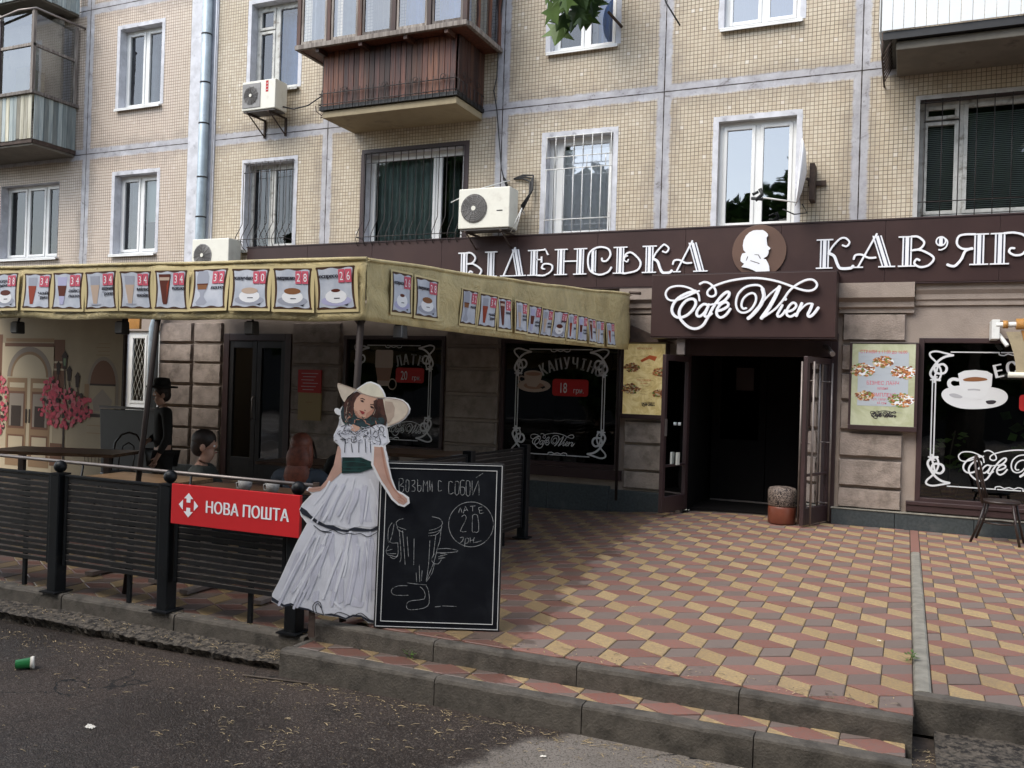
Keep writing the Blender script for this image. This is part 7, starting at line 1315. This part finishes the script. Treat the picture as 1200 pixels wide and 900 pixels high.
# ================================================================== PLANTS, LITTER, TREES
def leafshape(s): return [(0,0),(.18*s,.25*s),(.55*s,.20*s),(.32*s,.45*s),(.62*s,.72*s),(.22*s,.68*s),(0,1.05*s),(-.22*s,.68*s),(-.62*s,.72*s),(-.32*s,.45*s),(-.55*s,.20*s),(-.18*s,.25*s)]
tl=thing('tree','roadside maple tree whose drooping leafy twig hangs in at the top of the view','tree',(1.6,-13.8,-.3))
mb=MB().use('bark').tube([(1.6,-13.8,-.3),(1.65,-13.75,1.5),(1.5,-13.6,3.4),(1.2,-13.3,5.4),(1.0,-13,8)],.2,12,rr=[.24,.19,.17,.13,.06]); mb.build('trunk',tl)
mb=MB().use('bark').tube([(1.5,-13.6,3.4),(.9,-11.5,4.6),(-.4,-9.2,5.0),(-1.3,-7.9,4.7),(-1.62,-7.45,4.2),(-1.78,-7.15,3.85)],.05,8,rr=[.09,.06,.035,.018,.008,.004]).tube([(-.4,-9.2,5.0),(-1.0,-7.6,4.9),(-1.3,-6.9,4.45),(-1.22,-6.8,3.98)],.01,6,rr=[.02,.012,.006,.003]); mb.build('limb',tl)
mb=MB(); rr=random.Random(5)
def addleaf(c,d,s,nrm):
    d=Vector(d).normalized(); n=Vector(nrm); u=d.cross(n).normalized(); w_=u.cross(d); mb.fr(c,u,w_,d)
    L_=leafshape(s); m0=[mb.p(0,0,z_) for z_ in (0,s*.35,s*.68,s*1.05)]; ids=[mb.p(x,-.16*abs(x)+.02*s*math.sin(x*30),z) for x,z in L_]
    mb.face([ids[0],ids[1],ids[2],ids[3],m0[1]]); mb.face([m0[1],ids[3],ids[4],ids[5],m0[2]]); mb.face([m0[2],ids[5],ids[6]]); mb.face([m0[2],ids[6],ids[7]]); mb.face([m0[1],m0[2],ids[7],ids[8],ids[9]]); mb.face([ids[0],m0[1],ids[9],ids[10],ids[11]])
for i in range(60):
    c=Vector((-1.78,-7.15,3.80))+Vector((rr.uniform(-.11,.11),rr.uniform(-.15,.15),rr.uniform(-.12,.30))); c.z-= .0; mb.use(rr.choice(['green','green','leafd','leafm'])); addleaf(c,(rr.uniform(-.5,.5),rr.uniform(-.3,.3),-1),rr.uniform(.09,.17),(rr.uniform(-.5,.5),-1,rr.uniform(-.3,.3)))
mb.build('hanging_leaves',tl)
def crown(n,rx,rz,seed,s0=.10,s1=.2):
    mb=MB(); rr=random.Random(seed); cl=[]
    for k in range(34):
        a=rr.uniform(0,6.28); z=rr.uniform(-1,1); r=math.sqrt(max(0,1-z*z))*rr.uniform(.45,1.0); cl.append((Vector((math.cos(a)*r*rx,math.sin(a)*r*rx,z*rz)),rr.uniform(.5,1.1)))
    for i in range(n):
        c,cr_=rr.choice(cl); v=Vector((rr.gauss(0,1),rr.gauss(0,1),rr.gauss(0,1)*.7)); v.normalize(); p=c+v*cr_*rr.random()**.4; s=rr.uniform(s0,s1); a=Vector((rr.uniform(-1,1),rr.uniform(-1,1),rr.uniform(-.6,.6))).normalized(); b=a.orthogonal().normalized(); mb.use('leafd' if rr.random()<.55 else 'leafm'); mb.fr(p,a,b,a.cross(b)); mb.face([mb.p(-s,0,0),mb.p(0,-s*.45,0),mb.p(s,0,0),mb.p(0,s*.45,0)])
    return mb.mesh('crown')
CR=crown(18000,3.0,2.6,3,.13,.26); bk=MB().use('bark').tube([(0,0,0),(.05,0,2),(-.1,.1,4.2),(.1,0,6.5)],.2,10,rr=[.24,.18,.14,.05]).tube([(0,0,3.2),(1.0,.4,4.8),(1.6,.5,6)],.06,7,rr=[.09,.06,.02]).tube([(0,0,3.6),(-1.1,-.3,5.2),(-1.6,.2,6.2)],.06,7,rr=[.09,.06,.02]).mesh('trunk')
def tree(label,x,y,z,s,rot,cz=6.2,full=True):
    t=thing('tree',label,'tree',(x,y,z),'street trees across the pavement'); t.rotation_euler=(0,0,rot); t.scale=(s,s,s)
    o=bpy.data.objects.new('trunk',bk); COL.objects.link(o); o.parent=t
    o=bpy.data.objects.new('crown',CR); COL.objects.link(o); o.parent=t; o.location=(0,0,cz)
o=bpy.data.objects.new('crown',CR); COL.objects.link(o); o.parent=tl; o.location=(-.4,.4,7.6)
tree('leafy street tree behind the camera on the left, nearest the road',-7.5,-15.5,-.4,1.05,.5); tree('leafy street tree behind the camera opposite the tent end',-14,-17,-.4,1.2,2.1); tree('leafy street tree behind the camera on the right',8.0,-16,-.3,1.1,3.6); tree('leafy street tree farthest behind the camera, centre',-3,-22,-.4,1.4,1.2,4.6); tree('leafy street tree behind the camera, just left of centre',-10.5,-19,-.4,1.3,2.9,4.2); tree('leafy street tree behind the camera, just right of centre',1.5,-19.5,-.4,1.3,.3,4.4); tree('leafy street tree behind the camera, beyond the right tree',13,-18,-.4,1.3,1.9,4.4); tree('leafy street tree behind the camera, beyond the left tree',-19,-17.5,-.4,1.3,1.0,4.4); tree('leafy street tree farthest behind the camera, far left',-19,-24,-.4,1.4,4.2); tree('leafy street tree farthest behind the camera, far right',4.5,-25,-.4,1.5,5.2)
ob=MB().use('room').box(-45,30,-42,-36,-.4,9.5).build('opposite_building',None,org=(-8,-39,0)); tag(ob,'plain long building on the other side of the street behind the trees','building')
def weed(label,x,y,z,n,h,seed):
    t=thing('weed',label,'plant',(x,y,z)); mb=MB(); rr=random.Random(seed)
    for i in range(n):
        a=rr.uniform(0,6.28); r=rr.uniform(.2,1)*h*.8; p=Vector((x+math.cos(a)*r*.6,y+math.sin(a)*r*.4,z+rr.uniform(.1,1)*h*.7)); d=Vector((math.cos(a),math.sin(a),rr.uniform(-.2,.7))).normalized(); s=h*.42; u=d.cross(Vector((0,0,1))).normalized(); mb.use('green').fr(p,u,d.cross(u),d); mb.face([mb.p(0,0,0),mb.p(s*.25,0,s*.4),mb.p(0,.0,s),mb.p(-s*.25,0,s*.4)])
    mb.build('leaves',t); MB().use('green').tube([(x,y,z),(x+.01,y,z+h*.6)],.003,5).build('stem',t)
weed('small green weed growing at the foot of the upper kerb, below the chalkboard',-2.76,-6.995,-.14,16,.075,3); weed('tuft of green weed beside the pale paving strip',.06,-5.95,0,26,.07,5)
# indoor plant behind the right window
ip=thing('window_plant','leafy green plant standing inside behind the right shop window glass','plant',(.55,.35,.4)); mb=MB(); rr=random.Random(8)
for i in range(26):
    a=rr.uniform(0,6.28); p=Vector((.50+rr.uniform(-.14,.14),.32+rr.uniform(-.08,.1),rr.uniform(.75,1.25))); p.y-=.10; d=Vector((math.cos(a),math.sin(a)*.4,rr.uniform(-.3,.5))).normalized(); s=rr.uniform(.08,.15); u=d.cross(Vector((0,1,0))).normalized(); mb.use(rr.choice(['green','leafm'])).fr(p,u,d.cross(u),d); mb.face([mb.p(0,0,0),mb.p(s*.22,0,s*.45),mb.p(0,0,s),mb.p(-s*.22,0,s*.45)])
for i in range(14):
    a=rr.uniform(0,6.28); p=Vector((1.35+rr.uniform(-.2,.2),.4+rr.uniform(-.08,.1),rr.uniform(.9,1.45))); d=Vector((math.cos(a),math.sin(a)*.4,rr.uniform(-.3,.5))).normalized(); s=rr.uniform(.14,.24); u=d.cross(Vector((0,1,0))).normalized(); mb.use(rr.choice(['leafd','leafm'])).fr(p,u,d.cross(u),d); mb.face([mb.p(0,0,0),mb.p(s*.38,0,s*.45),mb.p(0,0,s),mb.p(-s*.38,0,s*.45)])
mb.build('foliage',ip); MB().use('bark').tube([(.5,.35,.42),(.5,.34,.9),(.55,.33,1.2)],.008,6).tube([(1.35,.4,.42),(1.35,.4,1.3)],.01,6).build('stems',ip); MB().use('wood').lathe((.5,.35,.40),[(.08,0),(.11,.16),(.10,.16),(.07,.14)],14).build('pot',ip)
# catkins, paper scraps, cup
def litter(n,seed,fn,m_='seed',name='fallen_catkins',label=None):
    mb=MB().use(m_); rr=random.Random(seed)
    for i in range(n):
        x,y,z=fn(rr); a=rr.uniform(-.5,.9) if rr.random()<.75 else rr.uniform(0,3.14); L=rr.choice([rr.uniform(.002,.006),rr.uniform(.006,.026)]); w_=rr.uniform(.0014,.0034); U=Vector((math.cos(a),math.sin(a),0)); V=Vector((-U.y,U.x,0)); c=Vector((x,y,z+.003)); b=rr.uniform(-.4,.4)*L
        q=[c-U*L-V*w_,c-V*w_+V*b*.3+Vector((0,0,.004)),c+U*L-V*w_+V*b,c+U*L+V*w_+V*b,c+V*w_+V*b*.3+Vector((0,0,.004)),c-U*L+V*w_]
        k=[mb.p(*p_) for p_ in q]; mb.face((k[0],k[1],k[4],k[5])); mb.face((k[1],k[2],k[3],k[4]))
    return mb
def fr1(rr): x=rr.uniform(-7.5,.3); y=-7.3-abs(rr.gauss(0,.75 if rr.random()<.6 else .12)); return x,y,roadz(x)
def fr2(rr): x=rr.uniform(-8,-3.6); y=rr.uniform(-7.17,-7.0); return x,y,-.245+.0
def fr3(rr): x=rr.uniform(-8,-3.6); y=rr.uniform(-6.97,-6.88); return x,y,-.128
def fr4(rr): x=rr.uniform(-3.4,-.2); y=-7.28-abs(rr.gauss(0,.05)); return x,y,roadz(x)
def fr5(rr): x=rr.uniform(-3.78,-3.58); y=rr.uniform(-7.2,-7.0); return x,y,-.235
mb=litter(1150,1,fr1); o=mb.build('fallen_catkins',None,org=(-4,-8,-.3),kind='stuff')
for i,(f_,n_) in enumerate(((fr2,240),(fr3,120),(fr4,160),(fr5,80))):
    o=litter(n_,20+i,f_).build('fallen_catkins',None,org=(-5,-7,-.2),kind='stuff')
def fr6(rr): x=rr.uniform(-3.2,.05); y=-6.88+abs(rr.gauss(0,.12)); return x,y,Tz(x,y)
def fr7(rr): x=rr.uniform(-3.0,2.2); y=rr.uniform(-6.4,-.5); return x,y,Tz(x,y)
litter(130,51,fr6,'bark').build('dry_crumbs',None,org=(-2,-7,0),kind='stuff'); litter(120,52,fr6).build('fallen_catkins',None,org=(-2,-7,0),kind='stuff'); litter(110,53,fr7).build('fallen_catkins',None,org=(-1,-3,0),kind='stuff')
rr=random.Random(66)
def fc(rr):
    k=rr.choice([(-2.95,-7.95),(-2.2,-7.6),(-2.9,-8.15),(-.9,-7.42),(-3.3,-8.0),(.13,-6.85),(.13,-6.95),(.13,-7.05),(-1.6,-7.40)]); x=k[0]+rr.gauss(0,.05); return x,k[1]+rr.gauss(0,.04),(-.213 if k[0]>0 else roadz(x))
litter(150,31,fc).build('fallen_catkins',None,org=(-2,-7,-.3),kind='stuff')
def scrap(label,x,y,z,s,seed):
    mb=MB().use('paper'); rr=random.Random(seed); n=5; g_=[[mb.p(x+(i/n-.5)*s*1.6+rr.uniform(-.1,.1)*s,y+(j/n-.5)*s+rr.uniform(-.1,.1)*s,z+.004+rr.uniform(0,.35)*s) for i in range(n+1)] for j in range(n+1)]
    for j in range(n):
        for i in range(n): mb.face((g_[j][i],g_[j][i+1],g_[j+1][i+1],g_[j+1][i]))
    o=mb.build('paper_scrap',None,org=(x,y,z)); tag(o,label,'litter','paper scraps on the road')
scrap('small crumpled white tissue on the wet asphalt, nearest the camera',-3.88,-8.39,-.31,.035,1); scrap('white paper scrap beside the green cup',-5.15,-8.0,-.325,.03,2); scrap('tiny white scrap on the dry asphalt patch',-1.62,-7.62,-.3,.018,3); scrap('tiny paper scrap on the paving near the pale strip',-.12,-5.6,.0,.016,4)
gc=thing('paper_cup','green paper cup with tan rim lying on the wet asphalt','cup',(-5.04,-7.86,-.30)); ax=Vector((-.42,-.45,-.02)).normalized(); U_=ax.cross(Vector((0,0,1))).normalized()
MB().use(flat('green_cup_paper',(.02,.16,.05),.5)).fr((-5.02,-7.84,-.288),U_,ax.cross(U_),ax).lathe((0,0,0),[(.038,0),(.036,.0),(.027,.1),(.001,.1)],18).build('cup_body',gc); MB().use('paper').fr((-5.02,-7.84,-.288),U_,ax.cross(U_),ax).lathe((0,0,0),[(.030,-.004),(.040,-.006),(.0405,.004),(.037,.016),(.036,.002),(.001,.03)],18).build('rim',gc)
mb=MB().use('bark').tube([(-3.75,-7.36,-.30),(-3.3,-7.30,-.295)],.006,5); o=mb.build('stick',None,org=(-3.5,-7.33,-.3)); tag(o,'thin dry stick lying at the end of the crumbling kerb','stick')
